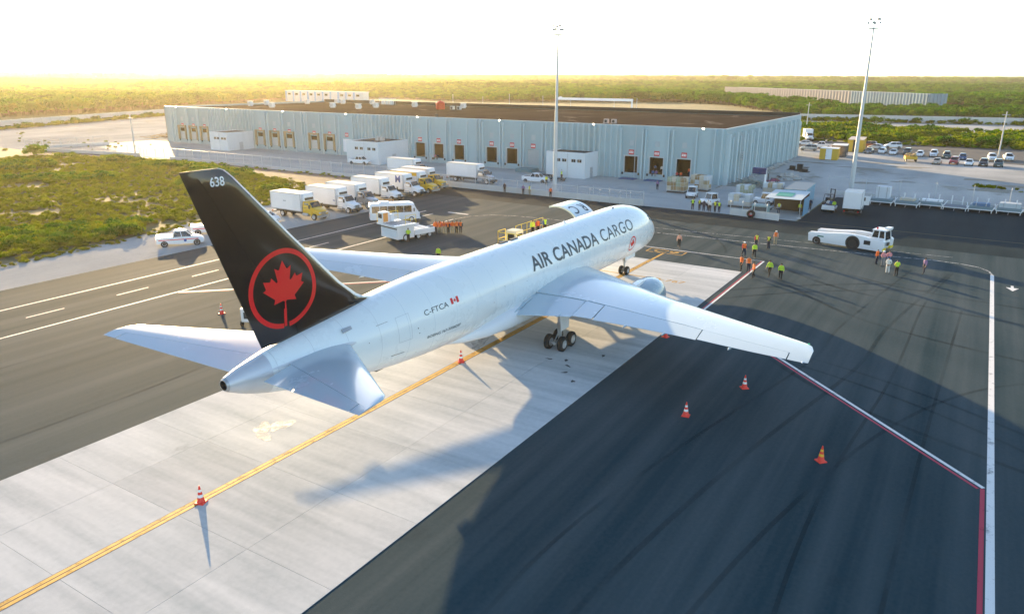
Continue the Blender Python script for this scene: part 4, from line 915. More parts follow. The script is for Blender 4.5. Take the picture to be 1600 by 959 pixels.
# ================================================================ VEHICLES (local frame: +X forward, ground at z=0)
def wheel(par, x, y, r, w_, rim=WHEELRIM, n=20, name='wheel'):
    s = 1 if y >= 0 else -1
    return MB().lathe([(-w_, r*.62), (-w_, r*.9), (-w_*.7, r), (-w_*.2, r), (0, r*.9), (.002, r*.62), (-.03, r*.55), (-.06, r*.2), (-.02, 0)], (x, y, r), (0, s, 0), n, mis=[0, 0, 0, 0, 0, 1, 1, 1]).build(name, [RUBBER, rim], par, smooth=40)
def box_truck(label, loc, rz, cabm, boxm, L=9.6, boxtrim=None, fridge=True, logo=None, group='box trucks', name='box_truck', stripe=None):
    t = thing(name, label, 'truck', (loc[0], loc[1], 0), rz, group)
    F = L/2; b0, b1 = -F+.1, F-3.3
    MB().box(-F+.2, F-.5, -.42, .42, .55, .85).box(-F, -F+.15, -1.15, 1.15, .45, .6).build('chassis', DARK, t, smooth=0)
    bx = MB().box(b0, b1, -1.24, 1.24, 1.08, 3.58).build('cargo_box', boxm, t, smooth=0, bevel=.03)
    tr = MB()
    for y in (-1.25, 1.25):
        for z in (1.08, 3.5): tr.box(b0-.01, b1+.01, y-.02, y+.02, z-.02, z+.09)
        for x in (b0, b1): tr.box(x-.03, x+.03, y-.025, y+.025, 1.08, 3.6)
    tr.build('edge_rail', STEEL, bx, smooth=0)
    MB().box(b0-.03, b0-.002, -1.15, -.02, 1.15, 3.45).box(b0-.03, b0-.002, .02, 1.15, 1.15, 3.45).box(b0-.06, b0-.031, -.5, -.45, 1.2, 3.4).box(b0-.06, b0-.031, .45, .5, 1.2, 3.4).build('rear_door', boxm, bx, smooth=0)
    MB().box(b0+.3, b1-.3, -1.2, 1.2, 3.581, 3.60).build('roof_skin', mat('roof_warm_white', (.70, .66, .60), .6), bx, smooth=0)  # box top in a warmer, slightly darker tone than the sides
    if stripe: MB().box(b0+.02, b1-.02, -1.252, -1.241, 2.9, 3.5).box(b0+.02, b1-.02, 1.241, 1.252, 2.9, 3.5).build('side_stripe', stripe, bx, smooth=0)
    if fridge:
        fr = MB().box(b1, b1+.5, -.95, .95, 2.55, 3.45, top=(0, .12, .1, .1)).build('refrigeration_unit', WHITE, bx, smooth=0, bevel=.04)
        MB().box(b1+.44, b1+.505, -.8, .8, 2.65, 3.0).build('grille', DARK, fr, smooth=0)
    c0, c1, hd = b1+.18, F-1.35, F-.1
    cab = MB().loft([[(c0, -1.05, .75), (c0, 1.05, .75), (c0, 1.08, 1.7), (c0, .92, 2.52), (c0, -.92, 2.52), (c0, -1.08, 1.7)], [(c1-.45, -1.05, .75), (c1-.45, 1.05, .75), (c1-.45, 1.08, 1.7), (c1-.6, .92, 2.5), (c1-.6, -.92, 2.5), (c1-.45, -1.08, 1.7)], [(c1, -1.03, .75), (c1, 1.03, .75), (c1, 1.0, 1.66), (c1-.05, .92, 1.74), (c1-.05, -.92, 1.74), (c1, -1.0, 1.66)]]).build('cab', cabm, t, smooth=30, bevel=.04)
    hood = MB().loft([[(c1-.05, -.86, .85), (c1-.05, .86, .85), (c1-.05, .9, 1.62), (c1-.05, .6, 1.74), (c1-.05, -.6, 1.74), (c1-.05, -.9, 1.62)], [(hd-.2, -.74, .8), (hd-.2, .74, .8), (hd-.2, .72, 1.34), (hd-.2, .5, 1.46), (hd-.2, -.5, 1.46), (hd-.2, -.72, 1.34)], [(hd, -.66, .8), (hd, .66, .8), (hd, .62, 1.22), (hd, .42, 1.32), (hd, -.42, 1.32), (hd, -.62, 1.22)]]).build('hood', cabm, t, smooth=30, bevel=.03)
    MB().box(hd-.002, hd+.03, -.42, .42, .82, 1.24).build('grille', mat('chrome_grille', (.30, .31, .32), .3, .7), hood, smooth=0)
    for s in (-1, 1):
        MB().box(hd-.12, hd+.02, s*.62-.14, s*.62+.14, .98, 1.2).build('headlight', LAMP, hood, smooth=0, bevel=.02)
        MB().loft([[(c1-.1, s*.80, .5), (c1-.1, s*1.16, .5), (c1-.1, s*1.16, .8), (c1-.1, s*.80, 1.0)], [(c1+.35, s*.76, 1.0), (c1+.35, s*1.16, 1.0), (c1+.35, s*1.14, 1.16), (c1+.35, s*.76, 1.26)], [(c1+.9, s*.70, .98), (c1+.9, s*1.14, .98), (c1+.9, s*1.1, 1.12), (c1+.9, s*.70, 1.18)], [(hd-.1, s*.66, .75), (hd-.1, s*1.05, .75), (hd-.1, s*1.0, .9), (hd-.1, s*.66, 1.0)]]).build('fender', cabm, t, smooth=40)
        MB().add([(c0+.25, s*1.088, 1.62), (c1-.5, s*1.088, 1.62), (c1-.62, s*.955, 2.36), (c0+.25, s*.955, 2.36), (c0+.25, s*1.07, 1.62), (c1-.5, s*1.07, 1.62), (c1-.62, s*.93, 2.36), (c0+.25, s*.93, 2.36)], [(0, 1, 2, 3), (7, 6, 5, 4), (0, 4, 5, 1), (1, 5, 6, 2), (2, 6, 7, 3), (3, 7, 4, 0)]).build('side_window', GLASS, cab, smooth=0)
        MB().box(c1-.3, c1-.15, s*1.25-.1, s*1.25+.1, 1.65, 2.15).cyl((c1-.3, s*1.0, 1.7), (c1-.2, s*1.25, 1.75), .025, n=5).build('mirror', PLASTIC, cab, smooth=0)
        MB().cyl((c0+.0, s*.95, .7), (c0+1.1, s*.95, .7), .26, n=12).build('fuel_tank', STEEL, t)
        wheel(t, F-1.0, s*1.1, .5, .28); wheel(t, -F+2.3, s*1.2, .5, .55)
        MB().box(-F-.02, -F+.02, s*.95-.12, s*.95+.12, .62, .78).build('tail_light', REDLAMP, t, smooth=0)
    MB().add([(c1-.04, -.88, 1.76), (c1-.04, .88, 1.76), (c1-.56, .82, 2.42), (c1-.56, -.82, 2.42), (c1-.02, -.88, 1.78), (c1-.02, .88, 1.78), (c1-.54, .82, 2.44), (c1-.54, -.82, 2.44)], [(3, 2, 1, 0), (4, 5, 6, 7), (0, 1, 5, 4), (1, 2, 6, 5), (2, 3, 7, 6), (3, 0, 4, 7)]).build('windshield', GLASS, cab, smooth=0)
    MB().box(hd-.08, hd+.14, -1.1, 1.1, .42, .78).build('bumper', DARK if cabm is not YELLOW else mat('bumper_grey', (.3, .3, .3), .5), t, smooth=0, bevel=.03)
    for q in (-.5, -.2, .1, .4): MB().box(c1-.75, c1-.65, q, q+.1, 2.5, 2.58).build('marker_lamp', mat('amber_lens', (.7, .3, .02), .3), cab, smooth=0)
    if logo:
        txt, u0, u1, v0, v1, m = logo
        vs, fs, e = text_geo(txt, 1, .02)
        for s in (-1, 1):
            v2 = fit2d(vs, e, u0, u1, v0, v1) if s < 0 else fit2d(vs, e, u1, u0, v0, v1)
            mapped('box_logo', v2, fs, lambda u, v: Vector((u, s*1.246, v)), m, bx, 0)
    return t
H = R(-90)                              # nose towards -Y
FRW = mat('box_white', (.74, .75, .77), .4, var=.05, scale=.7, dirt=(.58, .58, .57))
row = [(-.0, 53.2, YELLOW, FRW, 'white box truck with a yellow cab at the near end of the row', dict(logo=('DS', -2.0, -1.5, 2.3, 2.45, LETTER))),
       (6.6, 52.9, WHITE, FRW, 'second truck of the row, white box and white hooded cab', dict(logo=('ranz', 1.0, 1.45, 1.7, 1.9, BLUE))),
       (11.2, 53.2, SILVER, FRW, 'white box truck with a silver hood, between two white trucks', {}),
       (18.3, 54.6, WHITE, FRW, 'fourth truck of the row, white box above an orange loading step', {}),
       (24.6, 54.9, WHITE, FRW, 'white truck with a big blue letter on its box', dict(logo=('M', -.1, 1.0, 2.2, 3.4, BLUE))),
       (28.6, 55.0, YELLOW, FRW, 'all yellow truck with a yellow-sided box', dict(stripe=YELLOW)),
       (33.3, 56.6, YELLOW, FRW, 'farthest yellow-cab truck of the row, by the barrier wall', {})]
for x, y, cm, bm, lab, kw in row: box_truck(lab, (x, y), H, cm, bm, **kw)
tk = box_truck('white box truck parked before the docks, the one nearer the white annex', (44.3, 69.0), R(-92), SILVER, FRW, group='trucks by the docks', L=10.4)
box_truck('long white box truck parked before the middle docks behind the barrier wall', (44.0, 53.4), R(-93), SILVER, FRW, group='trucks by the docks', L=10.8)
tr_ = box_truck('white box truck seen from behind with closed double doors', (48.6, -14.7), R(2), WHITE, FRW, L=7.0, fridge=False, group=None)
MB().box(2.6, 2.66, -1.9, -1.1, .9, 2.3).build('open_door', WHITE, tr_, smooth=0)
t = thing('loading_step', 'small orange loading step beside the fourth white truck', 'step', (16.3, 50.4, 0), H)
MB().box(-.6, .6, -.5, .5, .5, .6).build('platform', mat('orange_wood', (.55, .25, .08), .7), t, smooth=0)
for x in (-.5, .5):
    for y in (-.4, .4): MB().box(x-.05, x+.05, y-.05, y+.05, 0, .5).build('leg', mat('orange_wood', (.55, .25, .08)), t, smooth=0)

PAINTS = {'white': WHITE, 'silver': SILVER, 'grey': mat('car_grey', (.10, .11, .12), .25, .3, coat=.6), 'black': mat('car_black', (.015, .016, .018), .2, coat=.7), 'blue': mat('car_blue', (.03, .08, .2), .25, .2, coat=.6), 'red': mat('car_red', (.30, .03, .04), .25, coat=.6), 'sand': mat('car_sand', (.45, .36, .28), .3, coat=.4), 'brown': mat('car_brown', (.22, .07, .05), .3, coat=.5), 'green': mat('car_green', (.03, .07, .07), .25, coat=.5)}
SPEC = {'sedan': (4.5, .87, .62, .92, 1.44, (-1.95, -1.0, .35, 1.25)), 'hatch': (4.0, .84, .66, .98, 1.50, (-1.95, -1.55, .45, 1.2)), 'suv': (4.7, .93, .75, 1.12, 1.74, (-2.25, -1.85, .45, 1.25)), 'pickup': (5.3, .93, .82, 1.12, 1.80, (-.85, -.55, .75, 1.45))}
def car_body(kind):
    L, hw, zl, zb, zt, (r0, r1, f1, f0) = SPEC[kind]; F = L/2
    prof = [(-F, .80, .42, zb*.86), (-F+.12, .95, .30, zb*.97), (-F+.6, 1, .26, zb), (r0, 1, .26, zb+.02), (0, 1, .25, zb+.01), (f0, 1, .26, zb), (f0+.35, .99, .26, zb*.96), (F-.35, .95, .28, zb*.84), (F-.1, .88, .32, zb*.72), (F, .74, .40, zb*.62)]
    if kind == 'pickup': prof[1:4] = [(-F+.05, .98, .40, zb*.98), (-F+.5, 1, .38, zb), (r0, 1, .3, zb)]
    rings = [[(x, -hw*k*.93, z0), (x, hw*k*.93, z0), (x, hw*k, (z0+z1)*.5), (x, hw*k*.97, z1*.93), (x, hw*k*.86, z1), (x, -hw*k*.86, z1), (x, -hw*k*.97, z1*.93), (x, -hw*k, (z0+z1)*.5)] for x, k, z0, z1 in prof]
    return rings
def car(kind, label, loc, rz, paint, group=None, name=None, cat=None, lightbar=False, stripe=None, lod=0):
    L, hw, zl, zb, zt, (r0, r1, f1, f0) = SPEC[kind]; F = L/2; pm_ = PAINTS[paint]
    t = thing(name or {'sedan': 'parked_car', 'hatch': 'parked_car', 'suv': 'parked_car', 'pickup': 'pickup_truck'}[kind], label, cat or ('pickup' if kind == 'pickup' else 'car'), (loc[0], loc[1], 0), rz, group)
    body = MB().loft(car_body(kind)).build('body', pm_, t, smooth=40)
    if kind == 'pickup':
        MB().box(-F+.12, r0-.12, -hw*.84, hw*.84, zb-.02, zb+.012).build('bed_floor', PLASTIC, body, smooth=0)
        for s in (-1, 1): MB().box(-F+.05, r0, s*hw*.9-.05, s*hw*.9+.05, zb-.05, zb+.08).build('bed_side', pm_, body, smooth=0, bevel=.02)
        MB().box(-F, -F+.09, -hw*.9, hw*.9, zb-.3, zb+.08).build('tailgate', pm_, body, smooth=0, bevel=.02)
    zt2 = zt-.05; hb, ht = hw*.86, hw*.66
    B = [(r0, -hb, zb-.03), (r0, hb, zb-.03), (f0, hb, zb-.03), (f0, -hb, zb-.03)]; T = [(r1, -ht, zt2), (r1, ht, zt2), (f1, ht, zt2), (f1, -ht, zt2)]
    MB().add(B+T, [(3, 2, 1, 0), (4, 5, 6, 7), (0, 1, 5, 4), (1, 2, 6, 5), (2, 3, 7, 6), (3, 0, 4, 7)]).build('window_band', GLASS, body, smooth=0)
    MB().loft([[(r1-.06, -ht*.9, zt2-.02), (r1-.06, ht*.9, zt2-.02), (r1+.05, ht*.75, zt), (r1+.05, -ht*.75, zt)], [(r1+.2, -ht-.03, zt2-.02), (r1+.2, ht+.03, zt2-.02), (r1+.3, ht*.85, zt+.03), (r1+.3, -ht*.85, zt+.03)], [(f1-.1, -ht-.03, zt2-.02), (f1-.1, ht+.03, zt2-.02), (f1-.2, ht*.85, zt+.02), (f1-.2, -ht*.85, zt+.02)], [(f1+.05, -ht*.9, zt2-.03), (f1+.05, ht*.9, zt2-.03), (f1-.05, ht*.75, zt-.01), (f1-.05, -ht*.75, zt-.01)]]).build('roof', pm_, body, smooth=50)
    pl = MB()
    for s in (-1, 1):
        for a, b_ in (((r0, s*hb, zb-.02), (r1, s*ht, zt2)), ((f0, s*hb, zb-.02), (f1, s*ht, zt2)), (((r0+f0)/2-.1, s*(hb+.01), zb-.02), ((r1+f1)/2, s*(ht+.01), zt2))): pl.cyl(a, b_, .045, n=5)
    pl.build('pillars', pm_, body)
    for s in (-1, 1):
        for x in (-F+.85, F-.82):
            MB().cyl((x, s*hw*.80, .36), (x, s*(hw*.975), .36), .40, n=16).build('wheel_arch', PLASTIC, body)
            wheel(t, x, s*(hw+.01), .34 if kind != 'pickup' else .38, .22)
        MB().box(F-.22, F-.06, s*hw*.68-.15, s*hw*.68+.15, zb*.52, zb*.66).build('headlight', LAMP, body, smooth=0, bevel=.02)
        MB().box(-F-.01, -F+.1, s*hw*.72-.1, s*hw*.72+.1, zb*.66, zb*.84).build('tail_light', REDLAMP, body, smooth=0)
        MB().box(f0-.25, f0-.1, s*(hw+.1)-.08, s*(hw+.1)+.08, zb-.02, zb+.14).build('mirror', pm_, body, smooth=0, bevel=.02)
    MB().box(F-.05, F+.015, -hw*.45, hw*.45, zb*.42, zb*.58).build('grille', PLASTIC, body, smooth=0)
    MB().box(F-.12, F+.03, -hw*.8, hw*.8, .3, zb*.38).build('bumper', pm_ if kind != 'pickup' else STEEL, body, smooth=0, bevel=.02)
    MB().box(F+.016, F+.035, -.26, .26, .42, .54).build('number_plate', SIGNW, body, smooth=0)
    if lightbar:
        lb = MB().box(-.05, .15, -.55, .55, zt+.02, zt+.14).build('light_bar', mat('beacon_lens', (.8, .55, .25), .2), t, smooth=0, bevel=.02)
    if stripe:
        for s in (-1, 1): MB().box(-F+.25, f0+.6, s*(hw+.004)-.004, s*(hw+.004)+.004, zb*.70, zb*.78).build('side_stripe', RED, body, smooth=0)
        for s in (-1, 1): MB().cyl((.55, s*(hw+.002), zb*.62), (.55, s*(hw+.012), zb*.62), .17, n=16).build('door_badge', BLUE, body)
    return t
car('pickup', 'white security pickup with red side stripe and roof light, left of the tail', (-21.0, 51.3), R(-36), 'white', 'security pickups', lightbar=True, stripe=True)
car('pickup', 'white pickup partly hidden behind the black tail fin', (-14.4, 53.9), R(-40), 'white', 'security pickups', lightbar=True, stripe=True)
car('hatch', 'small white car parked at the near end of the truck row', (-5.5, 54.2), R(-74), 'white')
car('pickup', 'white pickup parked beside the annex with roof units', (54.5, 92.3), R(-84), 'white', 'pickups by the warehouse')
car('pickup', 'white pickup with black bumper parked before the black-roofed annex', (50.6, 42.8), R(-84), 'white', 'pickups by the warehouse')
# ---- car park behind the end wall
lotb = [(151.5, -6.9, 'sedan', 'grey'), (150.2, -4.4, 'sedan', 'grey')]
lot = [((150.8, -4.3), 'sedan', 'grey', 'dark grey saloon at the left end of the back row of cars'), ((152.6, -7.3), 'hatch', 'white', 'white hatchback second along the back row of cars'), ((151.0, -10.2), 'sedan', 'white', 'low white saloon third along the back row of cars'),
       ((152.6, -13.4), 'suv', 'black', 'black car behind the yellow rubble trailer'), ((149.4, -16.6), 'hatch', 'white', 'white car just right of the yellow rubble trailer'), ((151.2, -19.7), 'suv', 'white', 'white SUV behind the sand-coloured car'),
       ((148.2, -22.8), 'suv', 'green', 'dark green SUV behind the dark red car'), ((147.2, -26.4), 'hatch', 'blue', 'blue hatchback behind the white front-row saloon'), ((149.2, -32.7), 'suv', 'white', 'white SUV in the back row near the concrete pole'),
       ((132.0, -21.5), 'sedan', 'sand', 'sand-coloured saloon at the left of the front row'), ((134.2, -25.0), 'suv', 'red', 'dark red hatchback in the front row of cars'), ((133.0, -28.1), 'sedan', 'white', 'white saloon in the front row beside the red car'),
       ((133.4, -31.0), 'suv', 'black', 'black SUV in the front row, left of the dark green one'), ((133.8, -34.0), 'suv', 'green', 'dark green SUV at the right end of the front row')]
for i, (p, k, c, lab) in enumerate(lot): car(k, lab, p, R(180+(i*37 % 9)-4), c, 'cars in the open car park')
car('pickup', 'white pickup at the far right of the car park', (151.6, -36.2), R(187), 'white', 'cars in the open car park')
for p, k, c, a, lab in [((171, -1.6), 'suv', 'brown', 80, 'brown SUV behind the white cars at the scrub edge'), ((166, -4.2), 'sedan', 'white', 75, 'white saloon side-on behind the first back-row cars'), ((171.5, -8.0), 'suv', 'white', 110, 'white SUV side-on at the edge of the scrub'),
                        ((167.0, 15.8), 'sedan', 'white', 100, 'white saloon just past the end wall of the warehouse'), ((149.5, 11.2), 'suv', 'silver', 98, 'silver SUV side-on past the end wall of the warehouse'), ((160.5, 9.6), 'pickup', 'white', 95, 'white pickup next to the yellow site cabins')]:
    car(k, lab, p, R(a), c, 'cars in the open car park')
t = box_truck('white lorry cab standing at the scrub beyond the warehouse corner', (185.5, 18.3), R(200), WHITE, FRW, L=7.5, fridge=False, group=None, name='lorry')

# ---- minibus behind the loader
t = thing('minibus', 'white minibus with dark windows parked behind the cargo loader', 'minibus', (5.0, 39.6, 0), R(-44))
F = 3.5
def busring(x, k, z0, z1): return [(x, -1.03*k, z0), (x, 1.03*k, z0), (x, 1.06*k, 1.35), (x, .98*k, z1-.28), (x, .75*k, z1), (x, -.75*k, z1), (x, -.98*k, z1-.28), (x, -1.06*k, 1.35)]
body = MB().loft([busring(-F, .93, .5, 2.5), busring(-F+.12, 1, .4, 2.62), busring(-1, 1, .38, 2.70), busring(2.2, 1, .38, 2.68), busring(2.75, .99, .38, 2.5), busring(3.3, .95, .4, 1.45), busring(F, .86, .48, 1.15)]).build('body', WHITE, t, smooth=35)
for s in (-1, 1):
    for i in range(5):
        x0 = -3.2+i*1.12; x1 = x0+1.06
        MB().add([(x0, s*1.062, 1.38), (x1, s*1.062, 1.38), (x1, s*.995, 2.3), (x0, s*.995, 2.3), (x0, s*1.03, 1.38), (x1, s*1.03, 1.38), (x1, s*.96, 2.3), (x0, s*.96, 2.3)], [(0, 1, 2, 3), (7, 6, 5, 4), (0, 4, 5, 1), (1, 5, 6, 2), (2, 6, 7, 3), (3, 7, 4, 0)]).build('side_window', GLASS, body, smooth=0)
    wheel(t, -2.1, s*1.06, .38, .3); wheel(t, 2.3, s*1.06, .38, .24)
    MB().box(3.28, 3.5, s*.68-.14, s*.68+.14, .8, 1.0).build('headlight', LAMP, body, smooth=0); MB().box(-F-.02, -F+.02, s*.8-.08, s*.8+.08, .8, 1.2).build('tail_light', REDLAMP, body, smooth=0)
    MB().box(2.6, 2.75, s*1.25-.08, s*1.25+.08, 1.5, 1.95).build('mirror', PLASTIC, body, smooth=0)
MB().add([(3.29, -.86, 1.5), (3.29, .86, 1.5), (2.79, .84, 2.42), (2.79, -.84, 2.42), (3.26, -.86, 1.48), (3.26, .86, 1.48), (2.76, .84, 2.4), (2.76, -.84, 2.4)], [(0, 1, 2, 3), (7, 6, 5, 4), (0, 4, 5, 1), (1, 5, 6, 2), (2, 6, 7, 3), (3, 7, 4, 0)]).build('windshield', GLASS, body, smooth=0)
MB().box(-F-.03, -F+.0, -.8, .8, 1.45, 2.3).build('rear_window', GLASS, body, smooth=0); MB().box(-2.2, -.6, -.55, .55, 2.68, 2.86, top=(.2, .2, .1, .1)).build('air_conditioner', WHITE, body, smooth=0, bevel=.03)
MB().box(F-.1, F+.08, -.95, .95, .35, .62).build('bumper', WHITE, body, smooth=0, bevel=.03)

# ---- cargo loaders
def rails(par, pts, z, h=1.1, m=YELLOW2, name='guard_rail'):
    mb = MB()
    for a, b_ in zip(pts, pts[1:]):
        for k in (.5, 1.0): mb.cyl((*a, z+h*k), (*b_, z+h*k), .03, n=5)
        n = max(1, round((Vector(b_)-Vector(a)).length/1.1))
        for i in range(n+1): p = Vector(a).lerp(Vector(b_), i/n); mb.cyl((p.x, p.y, z), (p.x, p.y, z+h), .03, n=5)
    return mb.build(name, m, par)
ROLL = mat('roller_deck', (.33, .35, .37), .4, .6, var=.2, scale=3)
t = thing('cargo_loader', 'white cargo loader with lowered bridge deck in front of the minibus', 'cargo loader', (-5.5, 31.5, 0), R(-14))
MB().box(0, 2.6, -1.75, 1.75, .35, 1.95).build('front_body', WHITE, t, smooth=0, bevel=.05)
MB().box(-.03, -.002, -1.5, 1.5, .6, 1.55).build('side_panel', mat('panel_blue_white', (.68, .74, .80), .4), t, smooth=0); MB().box(-.05, -.031, -1.72, 1.72, 1.62, 1.75).build('black_band', PLASTIC, t, smooth=0)
MB().box(-.5, 2.9, -1.95, 1.95, 1.95, 2.15).build('bridge_deck', WHITE, t, smooth=0, bevel=.03)
dk = MB()
for i in range(8): dk.cyl((-.3+i*.42, -1.5, 2.17), (-.3+i*.42, 1.0, 2.17), .06, n=6)
dk.build('deck_rollers', ROLL, t)
rails(t, [(-.4, 1.9), (2.8, 1.9)], 2.15); rails(t, [(1.2, -1.9), (2.8, -1.9)], 2.15)
cb = MB().box(-.4, .7, .7, 1.75, 2.16, 3.5).build('operator_cab', WHITE, t, smooth=0, bevel=.04); MB().box(-.43, -.402, .85, 1.6, 2.75, 3.3).build('window', GLASS, cb, smooth=0); MB().box(-.3, .4, .67, .698, 2.3, 3.4).build('cab_door', mat('orange_paint', (.75, .32, .08), .5), cb, smooth=0)
MB().box(.9, 1.5, .9, 1.6, 2.16, 3.1).build('control_box', mat('panel_blue_white', (.68, .74, .80)), t, smooth=0, bevel=.03); MB().box(.75, .85, 1.0, 1.5, 2.16, 3.3).build('orange_rack', mat('orange_paint', (.75, .32, .08)), t, smooth=0)
MB().box(2.7, 5.9, -1.6, 1.6, .75, 1.05).build('main_deck', WHITE, t, smooth=0, bevel=.03)
for i in range(3): MB().box(2.9+i*1.0, 3.7+i*1.0, -1.4, 1.4, 1.052, 1.10).build('roller_tray', ROLL, t, smooth=0)
for s in (-1, 1):
    MB().box(2.7, 5.9, s*1.68-.06, s*1.68+.06, .6, 1.25).build('side_beam', WHITE, t, smooth=0, bevel=.02)
    wheel(t, 1.3, s*1.76, .5, .4); wheel(t, 3.3, s*1.7, .42, .35); wheel(t, 5.2, s*1.55, .36, .3)
    MB().box(2.9, 5.6, s*1.2-.1, s*1.2+.1, .3, .7).build('scissor_arm', STEEL, t, smooth=0)
rails(t, [(2.9, 1.7), (4.6, 1.7)], 1.1, .9)

t = thing('main_deck_loader', 'yellow-railed loader raised at the far side of the fuselage', 'cargo loader', (-17.2, 5.8, 0), 0)
MB().box(0, 8.6, -1.9, 1.9, .5, 1.1).build('chassis', YELLOW2, t, smooth=0, bevel=.04); MB().box(0, 8.8, -2.0, 2.0, 4.15, 4.38).build('raised_deck', WHITE, t, smooth=0)
for s in (-1, 1):
    for x0, x1 in ((.6, 7.6), (7.6, .6)): MB().cyl((x0, s*1.5, 1.1), (x1, s*1.5, 4.15), .14, n=6).build('scissor_arm', YELLOW2, t)
    for x in (1.4, 7.0): wheel(t, x, s*1.9, .5, .4)
rails(t, [(.1, 1.95), (1.4, 1.95)], 4.38, 1.5); rails(t, [(3.3, 1.95), (8.7, 1.95)], 4.38, 1.45); rails(t, [(.1, -1.2), (.1, 1.95)], 4.38, 1.4)
cb = MB().box(.7, 2.0, .3, 1.5, 4.39, 5.9).build('operator_cab', mat('cab_cream', (.70, .62, .42), .5), t, smooth=0, bevel=.05); MB().box(.67, .699, .5, 1.3, 4.9, 5.6).build('window', GLASS, cb, smooth=0); MB().box(.9, 1.8, .27, .299, 4.9, 5.6).build('window', GLASS, cb, smooth=0)

# ---- towbarless pushback tug
t = thing('pushback_tug', 'long white aircraft tug with a small raised cab and big black wheel', 'aircraft tug', (22.9, -17.9, 0), R(-104))
prof = [(-4.5, .26), (-4.6, 1.25), (-4.35, 1.42), (-1.9, 1.58), (-.6, 1.74), (.6, 1.84), (2.1, 1.78), (2.6, 1.68), (4.35, 1.6), (4.5, 1.4), (4.45, .26)]
for s in (-1, 1):
    MB().prism(prof, lambda u, v, d: (u, d, v), s*1.05, s*1.62).build('side_body', WHITE, t, smooth=30, bevel=.05)
    MB().cyl((.95, s*1.30, .82), (.95, s*1.63, .82), .86, n=28).build('wheel_arch', PLASTIC, t)
    wheel(t, .95, s*1.645, .76, .5, DARK, 28); wheel(t, -3.45, s*1.66, .42, .35)
    MB().cyl((-3.45, s*1.3, .42), (-3.45, s*1.635, .42), .52, n=18).build('small_wheel_arch', PLASTIC, t)
    MB().box(2.25, 3.0, s*1.625-.01, s*1.625+.01, .85, 1.35).build('air_vent', PLASTIC, t, smooth=0)
    MB().box(-3.4, -2.6, s*1.625-.008, s*1.625+.008, .95, 1.1).build('green_plate', mat('plate_green', (.05, .2, .15), .5), t, smooth=0)
    MB().cyl((-4.3, s*1.3, 1.36), (-2.0, s*1.25, 1.5), .1, n=8).build('cradle_arm', WHITE, t)
    MB().box(4.0, 4.52, s*1.15-.45, s*1.15+.45, .36, .66).build('corner_bumper', YELLOW2, t, smooth=0)
MB().box(1.9, 4.3, -1.04, 1.04, .5, 1.44).build('rear_body', WHITE, t, smooth=0, bevel=.04); MB().box(-1.6, 1.9, -1.04, 1.04, .5, .9).build('cradle_floor', DARK, t, smooth=0)
MB().box(-1.4, .4, -.8, -.2, .9, 1.5, top=(.6, .1, .1, .1)).box(-1.4, .4, .2, .8, .9, 1.5, top=(.6, .1, .1, .1)).build('wheel_gate', STEEL, t, smooth=0)
for y in (-.9, .5): MB().cyl((-2.4, y, 1.35), (.2, y+.3, 1.75), .09, n=8).build('hydraulic_ram', WHITE, t)
cb = MB().add([(2.7, -.95, 1.5), (4.35, -.95, 1.5), (4.35, .95, 1.5), (2.7, .95, 1.5), (2.95, -.85, 2.55), (4.2, -.85, 2.55), (4.2, .85, 2.55), (2.95, .85, 2.55)], [(3, 2, 1, 0), (4, 5, 6, 7), (0, 1, 5, 4), (1, 2, 6, 5), (2, 3, 7, 6), (3, 0, 4, 7)]).build('cab_glass', GLASS, t, smooth=0)
pm2 = MB()
for x0, x1 in ((2.7, 2.95), (4.35, 4.2), (3.6, 3.6)):
    for s in (-1, 1): pm2.cyl((x0, s*.96, 1.48), (x1, s*.86, 2.56), .07, n=6)
pm2.box(2.68, 4.37, -.98, -.94, 1.48, 1.75).box(2.68, 4.37, .94, .98, 1.48, 1.75)
pm2.build('cab_frame', WHITE, cb); MB().box(2.8, 4.4, -.98, .98, 2.56, 2.7).build('cab_roof', WHITE, cb, smooth=0, bevel=.04)
MB().box(4.0, 4.6, -.5, .5, 2.78, 2.98).cyl((4.2, -.3, 2.7), (4.2, -.3, 2.8), .05, n=6).build('roof_unit', WHITE, cb, smooth=0); MB().ball((3.2, -.5, 2.8), (.12, .12, .14), 8, 6).build('beacon', REDLAMP, cb)
MB().box(4.45, 4.5, -.35, .35, .8, 1.2).build('rear_vent', PLASTIC, t, smooth=0)

